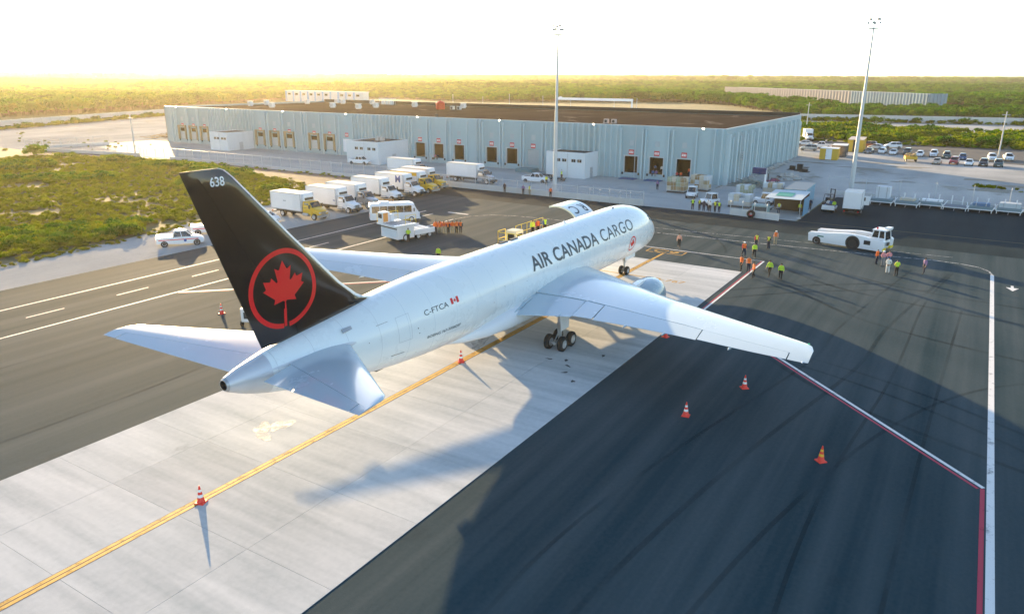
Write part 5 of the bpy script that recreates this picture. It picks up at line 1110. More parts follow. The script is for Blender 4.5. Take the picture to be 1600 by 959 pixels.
# ---- tow tractors
def tractor(label, loc, rz, body=WHITE):
    t = thing('tow_tractor', label, 'tow tractor', (loc[0], loc[1], 0), rz, 'baggage tow tractors')
    MB().loft([[(-1.6, -.75, .35), (-1.6, .75, .35), (-1.6, .72, .95), (-1.6, -.72, .95)], [(.1, -.8, .35), (.1, .8, .35), (.1, .75, 1.0), (.1, -.75, 1.0)], [(1.3, -.75, .38), (1.3, .75, .38), (1.3, .7, 1.02), (1.3, -.7, 1.02)], [(1.65, -.65, .42), (1.65, .65, .42), (1.6, .6, .8), (1.6, -.6, .8)]]).build('body', body, t, smooth=30, bevel=.05)
    cb = MB().add([(-1.1, -.7, 1.0), (.35, -.7, 1.0), (.35, .7, 1.0), (-1.1, .7, 1.0), (-1.0, -.62, 1.8), (.1, -.62, 1.8), (.1, .62, 1.8), (-1.0, .62, 1.8)], [(3, 2, 1, 0), (4, 5, 6, 7), (0, 1, 5, 4), (1, 2, 6, 5), (2, 3, 7, 6), (3, 0, 4, 7)]).build('cab_glass', GLASS, t, smooth=0)
    p = MB()
    for x0, x1 in ((-1.1, -1.0), (.35, .1)):
        for s in (-1, 1): p.cyl((x0, s*.71, .98), (x1, s*.63, 1.82), .05, n=5)
    p.build('cab_frame', body, cb); MB().box(-1.15, .25, -.72, .72, 1.8, 1.9).build('cab_roof', body, cb, smooth=0, bevel=.03)
    for s in (-1, 1):
        for x in (-1.0, 1.05): wheel(t, x, s*.84, .33, .22)
        MB().box(1.55, 1.68, s*.45-.12, s*.45+.12, .62, .76).build('headlight', LAMP, t, smooth=0)
    MB().box(1.6, 1.75, -.7, .7, .35, .5).build('bumper', DARK, t, smooth=0); MB().cyl((-1.6, 0, .4), (-1.9, 0, .4), .05, n=6).build('tow_hitch', DARK, t)
    return t
tractor('white tow tractor parked against the wrapped pallets, facing the apron', (49.2, 11.0), R(188))
tractor('white tow tractor with open cab behind the group of workers', (43.6, 6.2), R(150))
tractor('white tow tractor with a plain rear beside the grey wrapped cargo', (49.0, -1.0), R(95))

# ---- wrapped air cargo pallets: carton stacks on aluminium pallets
CART = [mat('carton_%s' % k, c, .8, var=.12, scale=2) for k, c in (('tan', (.40, .30, .17)), ('pale', (.52, .46, .36)), ('brown', (.30, .20, .10)), ('green', (.33, .36, .25)), ('wrap', (.50, .54, .56)), ('film', (.60, .63, .66)))]
def pallet(label, loc, rz, w_, d, h, pal, seed, group='wrapped cargo pallets', cols=4, rows=3, lump=0.):
    rnd = random.Random(seed); t = thing('cargo_pallet', label, 'cargo pallet', (loc[0], loc[1], 0), rz, group)
    MB().box(-w_/2-.12, w_/2+.12, -d/2-.12, d/2+.12, .35, .45).build('pallet_base', STEEL, t, smooth=0); MB().box(-w_/2, w_/2, -d/2, d/2, .02, .35, top=(.1, .1, .1, .1)).build('dolly_frame', DARK, t, smooth=0)
    cw, cdp, ch = w_/cols, d/2, (h-.45)/rows
    for k in range(rows):
        for i in range(cols):
            for j in range(2):
                if lump and k == rows-1 and rnd.random() < lump: continue
                g = .015; dz = rnd.uniform(-.06, .05) if k == rows-1 else 0; o = rnd.uniform(-.03, .03)
                MB().box(-w_/2+i*cw+g, -w_/2+(i+1)*cw-g, -d/2+j*cdp+g+o, -d/2+(j+1)*cdp-g+o, .452+k*ch, .45+(k+1)*ch-.012+dz).build('carton', CART[rnd.choice(pal)], t, smooth=0, bevel=.02)
    net = MB()
    for i in range(6):
        x = -w_/2+w_*i/5
        for y in (-d/2-.06, d/2+.06): net.cyl((x, y, .45), (x, y, h-.1), .015, n=4)
    for k in range(4):
        z = .6+(h-.8)*k/3
        for y in (-d/2-.06, d/2+.06): net.cyl((-w_/2, y, z), (w_/2, y, z), .015, n=4)
        for x in (-w_/2-.06, w_/2+.06): net.cyl((x, -d/2, z), (x, d/2, z), .015, n=4)
    net.build('cargo_net', CART[5], t); return t
QR = R(90)
pallet('tall netted pallet of brown cartons left of the white tow tractor', (53.6, 15.2), QR, 3.2, 2.3, 2.7, [0, 0, 1, 2, 3, 3], 1)
pallet('tall netted pallet of brown cartons behind the white tow tractor', (58.0, 12.4), QR, 3.2, 2.3, 2.8, [0, 1, 1, 2, 4], 2)
pallet('grey plastic-wrapped cargo pallet behind the railing, the lower one', (44.3, 1.4), QR, 3.4, 2.2, 2.1, [4, 4, 5, 5, 1], 3, lump=.35)
pallet('grey netted pallet beside the timber heap, left of the pale cartons', (51.5, 2.6), QR, 2.6, 2.2, 2.6, [4, 1, 3, 4], 4)
pallet('pallet of pale cartons with loose top under the blue box sign', (54.6, -1.2), QR, 3.0, 2.2, 2.9, [1, 1, 5, 4, 0], 5, lump=.2)

# ---- cargo dollies along the fence
def dolly(label, loc, load=None):
    t = thing('cargo_dolly', label, 'dolly', (loc[0], loc[1], 0), R(-4), 'cargo dollies along the fence')
    W2, D2 = 1.62, 1.35
    fr = MB()
    for y in (-W2, W2): fr.box(-D2, D2, y-.06, y+.06, .48, .62)
    for x in (-D2, 0, D2): fr.box(x-.05, x+.05, -W2, W2, .48, .60)
    fr.build('frame', WHITE, t, smooth=0)
    dk = MB()
    for i in range(12): dk.cyl((-D2+.15+i*.22, -W2+.1, .64), (-D2+.15+i*.22, W2-.1, .64), .05, n=6)
    dk.build('rollers', ROLL, t)
    if load != 'none': MB().box(-D2+.02, D2-.02, -W2+.02, W2-.02, .62, 1.02, top=(.04, .04, .05, .05)).build('load_tray', mat('tray_slate', (.17, .24, .27), .6, var=.25), t, smooth=0)
    for s in (-1, 1):
        MB().cyl((-D2, s*W2, .5), (D2*.9, s*(W2+.38), 1.15), .05, n=6).cyl((-D2, s*(W2+.0), .62), (-D2, s*(W2+.3), 1.0), .05, n=6).build('side_rail', WHITE, t)
        MB().box(D2-.06, D2+.06, s*.75-.07, s*.75+.07, .6, 2.0).build('end_post', WHITE, t, smooth=0)
        for x in (-D2+.2, D2-.2): wheel(t, x, s*(W2-.12), .24, .16)
        MB().box(-D2-.04, -D2+.04, s*(W2-.1)-.05, s*(W2-.1)+.05, .1, .5).build('leg', WHITE, t, smooth=0)
    MB().cyl((-D2, 0, .4), (-D2-.9, 0, .2), .04, n=6).build('tow_bar', STEEL, t)
    return t
dl = [(58.6, -17.5, 'first dolly of the fence row, carrying a tall crate'), (58.3, -21.2, 'dolly with flattened sand-coloured cartons lying on it'), (59.4, -24.6, 'dolly with a bowed white sheet on top, third in the row'),
      (59.0, -27.9, 'empty white dolly with two bare upright posts, fourth in the row'), (59.1, -31.3, 'dolly with a low blue load, fifth in the row'), (59.4, -35.0, 'dolly stacked with grey sheets, sixth in the row'), (59.8, -38.9, 'last dolly at the right edge of the picture')]
for i, (x, y, lab) in enumerate(dl):
    t = dolly(lab, (x+1.2, y), 'none' if i == 3 else None)
def crate(name, label, loc, dims, m, cat, planks=0, lean=0):
    t = thing(name, label, cat, loc, R(-4)); a, b_, c = dims
    MB().box(-a/2, a/2, -b_/2, b_/2, 0, c).build('body', m, t, smooth=0, bevel=.03)
    for k in (-.3, .3): MB().box(-a/2-.02, a/2+.02, k*b_-.06, k*b_+.06, 0, c+.02).build('batten', STEEL, t, smooth=0)
    return t
crate('wrapped_crate', 'tall film-wrapped crate standing on the first dolly', (59.9, -17.5, 1.03), (1.6, 2.0, 1.9), CART[5], 'crate')
crate('flat_cartons', 'flattened sand-coloured cartons on the second dolly', (59.5, -21.2, 1.03), (1.6, 2.2, .35), CART[1], 'cartons')
crate('bowed_sheet', 'white sheet stack lying across the third dolly', (60.5, -24.6, 1.03), (1.3, 2.9, .3), FRW, 'sheets'); crate('blue_load', 'low blue tarpaulin bundle on the fifth dolly', (60.2, -31.3, 1.03), (1.6, 2.2, .4), mat('tarp_blue', (.10, .18, .30), .6), 'bundle')
crate('grey_sheets', 'stack of grey sheets on the sixth dolly', (60.4, -35.0, 1.03), (1.7, 2.7, .7), CART[4], 'sheets')

# ---- shade canopy, containers, yellow cabins
t = thing('shade_canopy', 'shade canopy with green and blue printed cloth on thin posts', 'canopy', (40.0, -6.2, 0), 0)
CL = mat('canopy_cloth', (.46, .55, .60), .7, var=.2, scale=.6); GRN = mat('canopy_green', (.03, .30, .25), .7)
MB().add([(-1.2, -2.6, 2.75), (-1.2, 2.6, 2.7), (5.2, 2.6, 3.1), (5.2, -2.6, 3.15), (-1.2, -2.6, 2.69), (-1.2, 2.6, 2.64), (5.2, 2.6, 3.04), (5.2, -2.6, 3.09)], [(0, 3, 2, 1), (4, 5, 6, 7), (0, 1, 5, 4), (1, 2, 6, 5), (2, 3, 7, 6), (3, 0, 4, 7)]).build('cloth_roof', CL, t, smooth=0)
MB().add([(.3, -.9, 2.88), (.3, 1.5, 2.85), (3.2, 1.5, 3.04), (3.2, -.9, 3.05)], [(0, 3, 2, 1)]).build('green_print', GRN, t, smooth=0, fix=False)
for x, y in ((-1.1, -2.5), (-1.1, 2.5), (5.1, 2.5), (5.1, -2.5)):
    p_ = MB().cyl((x, y, 0), (x, y, 2.75+(x > 0)*.35), .05, n=8).build('post', STEEL, t); MB().cyl((x, y, 0), (x, y, .08), .35, .3, 14).build('foot', KERBW, p_)
MB().box(1.0, 5.1, -2.62, -2.56, 0, 2.6).build('side_sheet', mat('sheet_blue', (.12, .28, .42), .7), t, smooth=0); MB().box(5.05, 5.12, -2.5, 2.5, 0, 2.9).build('back_sheet', mat('back_brown', (.14, .09, .05), .9), t, smooth=0)
def container(name, label, loc, rz, dims, m, roofm, cat='container', door=None, rib=True):
    t = thing(name, label, cat, (loc[0], loc[1], 0), rz); a, b_, c = dims
    MB().box(-a/2, a/2, -b_/2, b_/2, .1, c).build('shell', m, t, smooth=0); MB().box(-a/2-.03, a/2+.03, -b_/2-.03, b_/2+.03, c+.001, c+.08).build('roof', roofm, t, smooth=0)
    if rib:
        me = {}
        n = int(a/.5)
        for s in (-1, 1):
            mm = MB().box(-.12, .12, -.03, .0, .2, c-.15).mesh('wall_rib', [m], 0)
            for i in range(n): link('wall_rib', mm, t, (-a/2+.3+i*(a-.5)/max(1, n-1), s*b_/2, 0), 0 if s < 0 else math.pi)
    if door:
        dr = MB().box(-a/2-.05, -a/2-.002, door[0], door[1], .15, c-.1).build('door', door[2], t, smooth=0); MB().box(-a/2-.09, -a/2-.051, door[1]-.15, door[1]-.08, 1.0, 1.15).build('handle', DARK, dr, smooth=0)
    return t
TEALC = mat('container_teal', (.25, .42, .52), .5, var=.1, dirt=(.3, .33, .34)); YC = mat('cabin_yellow', (.62, .37, .03), .5, var=.08); TAN = mat('roof_tan', (.48, .42, .36), .7)
container('site_container', 'pale teal container with a tan roof behind the shade canopy', (54.0, -5.6), R(2), (9.6, 3.2, 2.7), TEALC, TAN, door=(-1.2, 1.2, CL))
container('yellow_cabin', 'small yellow site cabin with a white door', (128.2, 2.2), R(4), (5.0, 4.2, 2.8), YC, VENTW, 'cabin', (-.7, .7, WHITE)); container('grey_cabin', 'dark grey cabin between the two yellow cabins', (138.5, 1.4), R(4), (6, 3.6, 2.9), PAINTS['grey'], VENTW, 'cabin'); container('long_yellow_cabin', 'long yellow container cabin behind the small one', (158.0, .0), R(4), (12.5, 4.0, 3.3), YC, TAN, 'cabin', (-.6, .6, DARK))
strip('cable_ramp', [(38.5, -3.3), (62, -3.3)], .5, .05, MEMB_SHADE)
t = thing('low_wall', 'dark pipe rail leading back beside the shade canopy', 'rail', (40, -3.2, 0)); MB().box(0, 26, -.12, .12, .6, .95).build('rail', MEMB_SHADE, t, smooth=0)
for i in range(7): MB().box(i*4.2, i*4.2+.14, -.07, .07, 0, .6).build('post', STEEL, t, smooth=0)
t = thing('sign_post', 'blue box sign on a tall white post among the wrapped pallets', 'sign', (53.7, .1, 0)); MB().cyl((0, 0, 0), (0, 0, 5.3), .16, n=10).build('post', WHITE, t); MB().box(-.6, .4, -.1, 2.1, 4.3, 5.3).build('box', mat('deep_blue', (.008, .02, .10), .5), t, smooth=0, bevel=.06); MB().box(-.4, .4, -.4, .4, 0, .12).build('foot', KERBW, t, smooth=0)
# ---- forklift with seated workers, small forklift by the wall, equipment
def forklift(label, loc, rz, m):
    t = thing('forklift', label, 'forklift', (loc[0], loc[1], 0), rz)
    MB().box(-1.2, .7, -.55, .55, .3, 1.0, top=(.1, .2, .05, .05)).build('body', m, t, smooth=0, bevel=.05); ms = MB()
    for s in (-.35, .35): ms.box(.85, 1.0, s-.06, s+.06, .1, 2.9)
    ms.box(.86, .98, -.35, .35, 2.75, 2.85).box(.86, .98, -.35, .35, 1.5, 1.58).build('mast', DARK, t, smooth=0)
    for s in (-.3, .3): MB().box(1.0, 2.0, s-.07, s+.07, .12, .18).build('fork', DARK, t, smooth=0)
    g = MB()
    for x, x2 in ((-.9, -.6), (.5, .4)):
        for s in (-.48, .48): g.cyl((x, s, 1.0), (x2, s, 2.1), .04, n=5)
    g.box(-.65, .45, -.5, .5, 2.1, 2.16).build('overhead_guard', DARK, t, smooth=0)
    for s in (-1, 1): wheel(t, .5, s*.58, .33, .22); wheel(t, -.85, s*.55, .27, .2)
    MB().box(-.5, -.1, -.3, .3, 1.0, 1.2).box(-.55, -.42, -.3, .3, 1.2, 1.65).build('seat', PLASTIC, t, smooth=0); return t
forklift('yellow forklift with black mast by the warehouse corner', (66.5, 1.6), R(100), YELLOW2); forklift('black-mast forklift behind the white open cart', (51.5, -10.6), R(-20), DARK)
t = thing('open_cart', 'white open cart with seated workers next to the black mast', 'cart', (48.2, -11.3, 0), R(180))
MB().box(-1.3, 1.4, -.95, .95, .35, .75).build('body', WHITE, t, smooth=0, bevel=.06); MB().box(-1.2, 1.2, -.85, .85, .752, .85).build('blue_deck', mat('deck_blue', (.06, .14, .30), .6), t, smooth=0); MB().box(1.2, 1.35, -.9, .9, .75, 1.05).build('front_panel', WHITE, t, smooth=0)
for s in (-1, 1):
    for x in (-.8, .9): wheel(t, x, s*.96, .32, .2)
t = thing('equipment_rack', 'grey generator behind railings at the end of the barrier wall', 'generator', (39.4, -3.0, 0)); MB().box(-.7, .7, -1.2, 1.2, .2, 1.5).build('casing', mat('genset_green', (.20, .32, .33), .5), t, smooth=0, bevel=.04); MB().box(-.72, -.701, -1.0, 1.0, .6, 1.2).build('louvre', DARK, t, smooth=0)
for s in (-1, 1): MB().box(-.7, .7, s*1.0-.1, s*1.0+.1, 0, .2).build('skid', DARK, t, smooth=0)
t = thing('tyre_stack', 'dark tyre leaning on the barrier wall under the grey cargo', 'tyre', (35.4, -2.6, 0)); MB().lathe([(-.18, .3), (-.2, .5), (-.1, .6), (.1, .6), (.2, .5), (.18, .3), (-.18, .3)], (0, 0, .6), (1, 0, .25), 20).build('tyre', RUBBER, t); MB().lathe([(-.1, .3), (0, .2), (.1, .3)], (0, 0, .6), (1, 0, .25), 16).build('rim', REDLAMP, t)
for i, (x, y, lab) in enumerate(((62.6, 45.0, 'flat steel trolley before the black-roofed annex, nearer the pickup'), (58.8, 40.2, 'flat steel trolley before the black-roofed annex, nearer the docks'))):
    t = thing('flat_trolley', lab, 'trolley', (x-4, y, 0), R(88+i*6)); MB().box(-1.5, 1.5, -.8, .8, .4, .52).build('deck', DARK, t, smooth=0)
    for sx in (-1.1, 1.1):
        for s in (-1, 1): wheel(t, sx, s*.7, .2, .14)
    MB().cyl((1.5, 0, .4), (2.4, 0, .8), .04, n=6).build('handle', STEEL, t)
t = thing('ground_power_unit', 'white ground power unit half hidden behind the black tail', 'generator', (-36.3, 19.7, 0), R(30)); MB().box(-1.0, 1.0, -.65, .65, .4, 1.55).build('housing', FRW, t, smooth=0, bevel=.06); MB().box(-1.02, -1.001, -.4, .4, .7, 1.25).build('louvre', DARK, t, smooth=0); MB().cyl((1.0, 0, .4), (2.2, 0, .2), .05, n=6).build('tow_bar', DARK, t)
for sx in (-.8, .8):
    for s in (-1, 1): wheel(t, sx, s*.75, .25, .16)
t = thing('rubble_trailer', 'yellow trailer heaped with rubble in front of the parked cars', 'trailer', (134.5, -15.6, 0), R(12)); MB().box(-1.5, 1.8, -1.3, 1.3, .6, 1.3).build('trailer_bed', YC, t, smooth=0)
rb = MB(); rnd = random.Random(4)
for i in range(16): rb.ball((rnd.uniform(-1.2, 1.4), rnd.uniform(-1, 1), 1.35+rnd.uniform(0, .5)), (rnd.uniform(.25, .5), rnd.uniform(.25, .5), rnd.uniform(.2, .4)), 6, 4)
o = rb.build('rubble', mat('rubble_tan', (.42, .30, .14), .9, var=.3, scale=2), t, smooth=0); o['kind'] = 'stuff'
for sx in (-.9, 1.0):
    for s in (-1, 1): wheel(t, sx, s*1.25, .38, .25)
# ---- heaps and debris
def heap(name, label, loc, dims, m, n, seed, cat='rubble heap', planks=False):
    rnd = random.Random(seed); mb = MB(); a, b_, c = dims
    for i in range(n):
        u, v = rnd.gauss(0, .38), rnd.gauss(0, .38); z = c*max(0, 1-math.hypot(u, v))*rnd.random()
        if planks:
            an = rnd.uniform(0, 3.1); M_ = Matrix.Translation((u*a, v*b_, z+.12)) @ Matrix.Rotation(an, 4, 'Z') @ Matrix.Rotation(rnd.uniform(-.2, .2), 4, 'Y'); q = MB(M_).box(-rnd.uniform(.5, 1.6), rnd.uniform(.5, 1.6), -.12, .12, -.06, .06); mb.add(q.v, q.f)
        else: s = rnd.uniform(.12, .45)*c; mb.ball((u*a, v*b_, z+.05), (s*rnd.uniform(.7, 1.4), s*rnd.uniform(.7, 1.4), s*rnd.uniform(.5, .9)), 6, 4)
    o = mb.build(name, m, None, smooth=0, loc=(loc[0], loc[1], 0)); o['kind'] = 'stuff'; o['label'] = label; o['category'] = cat; return o
WOOD = mat('old_timber', (.24, .16, .08), .9, var=.3, scale=2); GREYR = mat('grey_rubble', (.36, .37, .36), .95, var=.25, scale=1.5)
heap('timber_heap', 'heap of brown timber and pallets left of the warehouse', (80, 197), (11, 9, 1.8), WOOD, 160, 1, planks=True, cat='timber heap'); heap('timber_heap', 'grey-green heap of broken pallets at the warehouse corner', (69.5, 6.4), (2.6, 3.4, 1.6), mat('weathered_timber', (.26, .30, .28), .9, var=.25), 120, 2, planks=True, cat='timber heap')
heap('gravel_heap', 'low grey gravel heap beside the red sheet', (83, 2.6), (2.4, 2.6, 1.5), GREYR, 160, 3, 'gravel heap'); heap('wall_rubble', 'strip of rubble along the foot of the end wall', (100, 9.2), (22, .9, .9), GREYR, 160, 5)
blob('red_sheet', 79.5, 4.4, 2.2, 1.4, .05, mat('sheet_red', (.35, .05, .10), .7), 7); heap('bush_debris', 'dark brush heap behind the last dolly', (78, -47), (6, 4, 2.2), mat('brush_dark', (.05, .045, .03), .95), 160, 8, planks=True, cat='brush heap')
for i, (x, y) in enumerate(((100.4, 5.2), (99.2, 3.4), (97.6, 2.0), (106, 3.8))):
    t = thing('spare_part', ['dark drum standing on the limestone yard, left one', 'dark tall canister on the limestone yard', 'dark low box on the limestone yard', 'flat dark sheet lying farther back on the yard'][i], 'debris', (x, y, 0)); MB().box(-.5, .5, -.6, .6, 0, (.9, 1.5, .7, .15)[i]).build('body', PLASTIC, t, smooth=0, bevel=.08); MB().box(-1.2, 1.2, -1.0, 1.0, .01, .06).build('mat', MEMB_SHADE, t, smooth=0)
for i, (x, y, a, b_) in enumerate(((86, -12, 3, .7), (92, -18, 2.5, .6), (104, -31, 3, .9), (112, -8, 5, .8), (120, -16, 5, .9), (96, -36, 6, .8), (118, 4, 4, .8), (88, -33, 4, 1.2), (126, -11, 4, .7))): blob('yard_stain', x, y, b_*2, a, .010, mat('stain_soil', (.20, .19, .16), .95, var=.3), 40+i)

# ---- traffic cones
CONE = mat('cone_orange', (.80, .04, .02), .5); CONEW = mat('cone_white', (.80, .80, .78), .4); CONEY = mat('cone_yellow', (.75, .42, .02), .4)
def cone(label, x, y, band=CONEW, squat=False):
    t = thing('traffic_cone', label, 'traffic cone', (x, y, .034 if abs(y) < 10.2 else .014), random.uniform(0, 1.5), 'orange traffic cones')
    r = lambda z: .17*(1-z/.92)+.025
    MB().box(-.24, .24, -.24, .24, 0, .06, top=(.02, .02, .02, .02)).lathe([(.06, .2), (.09, r(.09)), (.92, .028), (.92, 0)], (0, 0, 0), (0, 0, 1), 18).build('cone_body', CONE, t, smooth=30)
    for z0, z1 in ((.32, .46), (.60, .72)): MB().lathe([(z0, r(z0)+.004), (z1, r(z1)+.004)], (0, 0, 0), (0, 0, 1), 18).build('reflective_band', band, t)
cone('traffic cone on the asphalt left of the fin', -36.1, 24.1); cone('traffic cone nearest the camera on the yellow line', -56.0, -.2); cone('traffic cone on the yellow line under the belly', -34.2, -.1); cone('traffic cone mostly hidden under the wing edge', -21.0, -10.7)
cone('traffic cone on dark asphalt, lower of the pair inside the wing tip', -34.0, -16.9); cone('traffic cone on dark asphalt, nearest the wing tip', -27.8, -18.8); cone('traffic cone with a yellow band on the dark asphalt', -35.5, -25.0, CONEY)
# ================================================================ PEOPLE
SKIN = mat('skin', (.36, .20, .12), .5, var=.08); HAIR = mat('hair_dark', (.015, .012, .01), .6); SHOE = mat('shoe_black', (.02, .02, .02), .6)
CLOTH = {'orange': mat('vest_orange', (.82, .16, .02), .7), 'lime': mat('vest_lime', (.50, .72, .04), .7), 'yellow': mat('vest_yellow', (.72, .68, .05), .7), 'salmon': mat('shirt_salmon', (.72, .36, .25), .8), 'red': mat('shirt_red', (.50, .05, .06), .8),
         'white': mat('shirt_white', (.68, .68, .66), .8), 'navy': mat('trousers_navy', (.02, .027, .05), .85), 'black': mat('trousers_black', (.015, .015, .017), .85), 'blue': mat('shirt_blue', (.06, .13, .30), .8), 'grey': mat('trousers_grey', (.22, .22, .23), .85), 'purple': mat('shirt_purple', (.22, .14, .28), .8), 'khaki': mat('trousers_khaki', (.36, .30, .20), .85), 'pink': mat('shirt_pink', (.66, .28, .30), .8)}
def skeleton(pose):
    """joints (name -> position, radius) and bones for a figure 1.76 m tall facing +X"""
    P = {'pelvis': ((0, 0, .96), .135), 'waist': ((.0, 0, 1.10), .125), 'chest': ((.0, 0, 1.32), .145), 'neck': ((.0, 0, 1.50), .055), 'head': ((.02, 0, 1.61), .088), 'crown': ((.01, 0, 1.70), .072), 'nose': ((.125, 0, 1.615), .014)}
    leg = {'stand': ((.0, .0), (0, 0), (0, 0)), 'walk': ((.16, .28), (-.06, -.30), None), 'walk2': ((.10, .16), (-.03, -.20), None), 'hands': ((0, 0), (0, 0), None), 'back': ((0.02, .05), (-.02, -.05), None), 'point': ((.03, .06), (-.02, -.06), None), 'sit': None}[pose]
    if pose == 'sit':
        for k in ('pelvis', 'waist', 'chest', 'neck', 'head', 'crown', 'nose'): p, r = P[k]; P[k] = ((p[0], p[1], p[2]-.42), r)
    for s, n in ((1, 'L'), (-1, 'R')):
        if pose == 'sit':
            P['hip'+n] = ((.02, s*.10, .52), .10); P['knee'+n] = ((.42, s*.12, .55), .075); P['shin'+n] = ((.44, s*.12, .32), .062); P['ankle'+n] = ((.42, s*.12, .08), .045); P['toe'+n] = ((.58, s*.13, .04), .038)
        else:
            k, a = (leg[0] if s > 0 else leg[1]); lift = .10 if a < -.15 else 0
            P['hip'+n] = ((.0, s*.095, .88), .105); P['knee'+n] = ((k+.02, s*.105, .50+lift*.1), .072); P['shin'+n] = (((k+a)/2-.03, s*.107, .30+lift*.6), .066); P['ankle'+n] = ((a-.02, s*.11, .085+lift), .045); P['toe'+n] = ((a+.14, s*.125, .04+lift*.3), .037)
        dz = -.42 if pose == 'sit' else 0
        sh = (0, s*.185, 1.43+dz); el = {'walk': (-s*.10*1-.02, s*.25, 1.17), 'walk2': (s*.08-.03, s*.25, 1.16), 'hands': (.04, s*.27, 1.16), 'back': (-.09, s*.27, 1.17), 'point': (.12, s*.27, 1.20) if s < 0 else (-.02, .25, 1.16), 'sit': (.10, s*.25, 1.18)}.get(pose, (-.02, s*.25, 1.15))
        wr = {'walk': (-s*.16+.08, s*.27, .95), 'walk2': (s*.12+.04, s*.26, .93), 'hands': (.24, s*.08, 1.10), 'back': (-.15, s*.07, .98), 'point': (.34, -.22, 1.33) if s < 0 else (.04, .27, .92), 'sit': (.30, s*.14, 1.06)}.get(pose, (.03, s*.265, .90))
        el = (el[0], el[1], el[2]+dz); wr = (wr[0], wr[1], wr[2]+dz)
        P['shoulder'+n] = (sh, .068); P['elbow'+n] = (el, .047); P['wrist'+n] = (wr, .031)
        d = (Vector(wr)-Vector(el)).normalized(); side_ = d.cross(Vector((0, s, 0))).normalized() if abs(d.y) < .9 else Vector((0, 0, 1))
        pal = Vector(wr)+d*.06; P['palm'+n] = (tuple(pal), .032)
        for i, (o, ln) in enumerate(((-.028, .075), (-.010, .088), (.010, .082), (.028, .064))):
            b0 = pal+side_*o+d*.04; b1 = b0+d*ln*.55; b2 = b1+d*ln*.4+Vector((0, -s*.02, 0))
            P['f%d%s' % (i, n)] = (tuple(b0), .0105); P['g%d%s' % (i, n)] = (tuple(b1), .0095); P['h%d%s' % (i, n)] = (tuple(b2), .0085)
        t0 = pal-d*.02+side_*-.035; P['t0'+n] = (tuple(t0), .012); P['t1'+n] = (tuple(t0+d*.045-side_*.02), .010)
    B = [('pelvis', 'waist', 'torso'), ('waist', 'chest', 'torso'), ('chest', 'neck', 'torso'), ('neck', 'head', 'head'), ('head', 'crown', 'head'), ('head', 'nose', 'head')]
    for n in 'LR':
        B += [('pelvis', 'hip'+n, 'leg'), ('hip'+n, 'knee'+n, 'leg'), ('knee'+n, 'shin'+n, 'leg'), ('shin'+n, 'ankle'+n, 'leg'), ('ankle'+n, 'toe'+n, 'foot'), ('chest', 'shoulder'+n, 'torso'), ('shoulder'+n, 'elbow'+n, 'arm'), ('elbow'+n, 'wrist'+n, 'arm'), ('wrist'+n, 'palm'+n, 'hand')]
        for i in range(4): B += [('palm'+n, 'f%d%s' % (i, n), 'hand'), ('f%d%s' % (i, n), 'g%d%s' % (i, n), 'hand'), ('g%d%s' % (i, n), 'h%d%s' % (i, n), 'hand')]
        B += [('palm'+n, 't0'+n, 'hand'), ('t0'+n, 't1'+n, 'hand')]
    return P, B
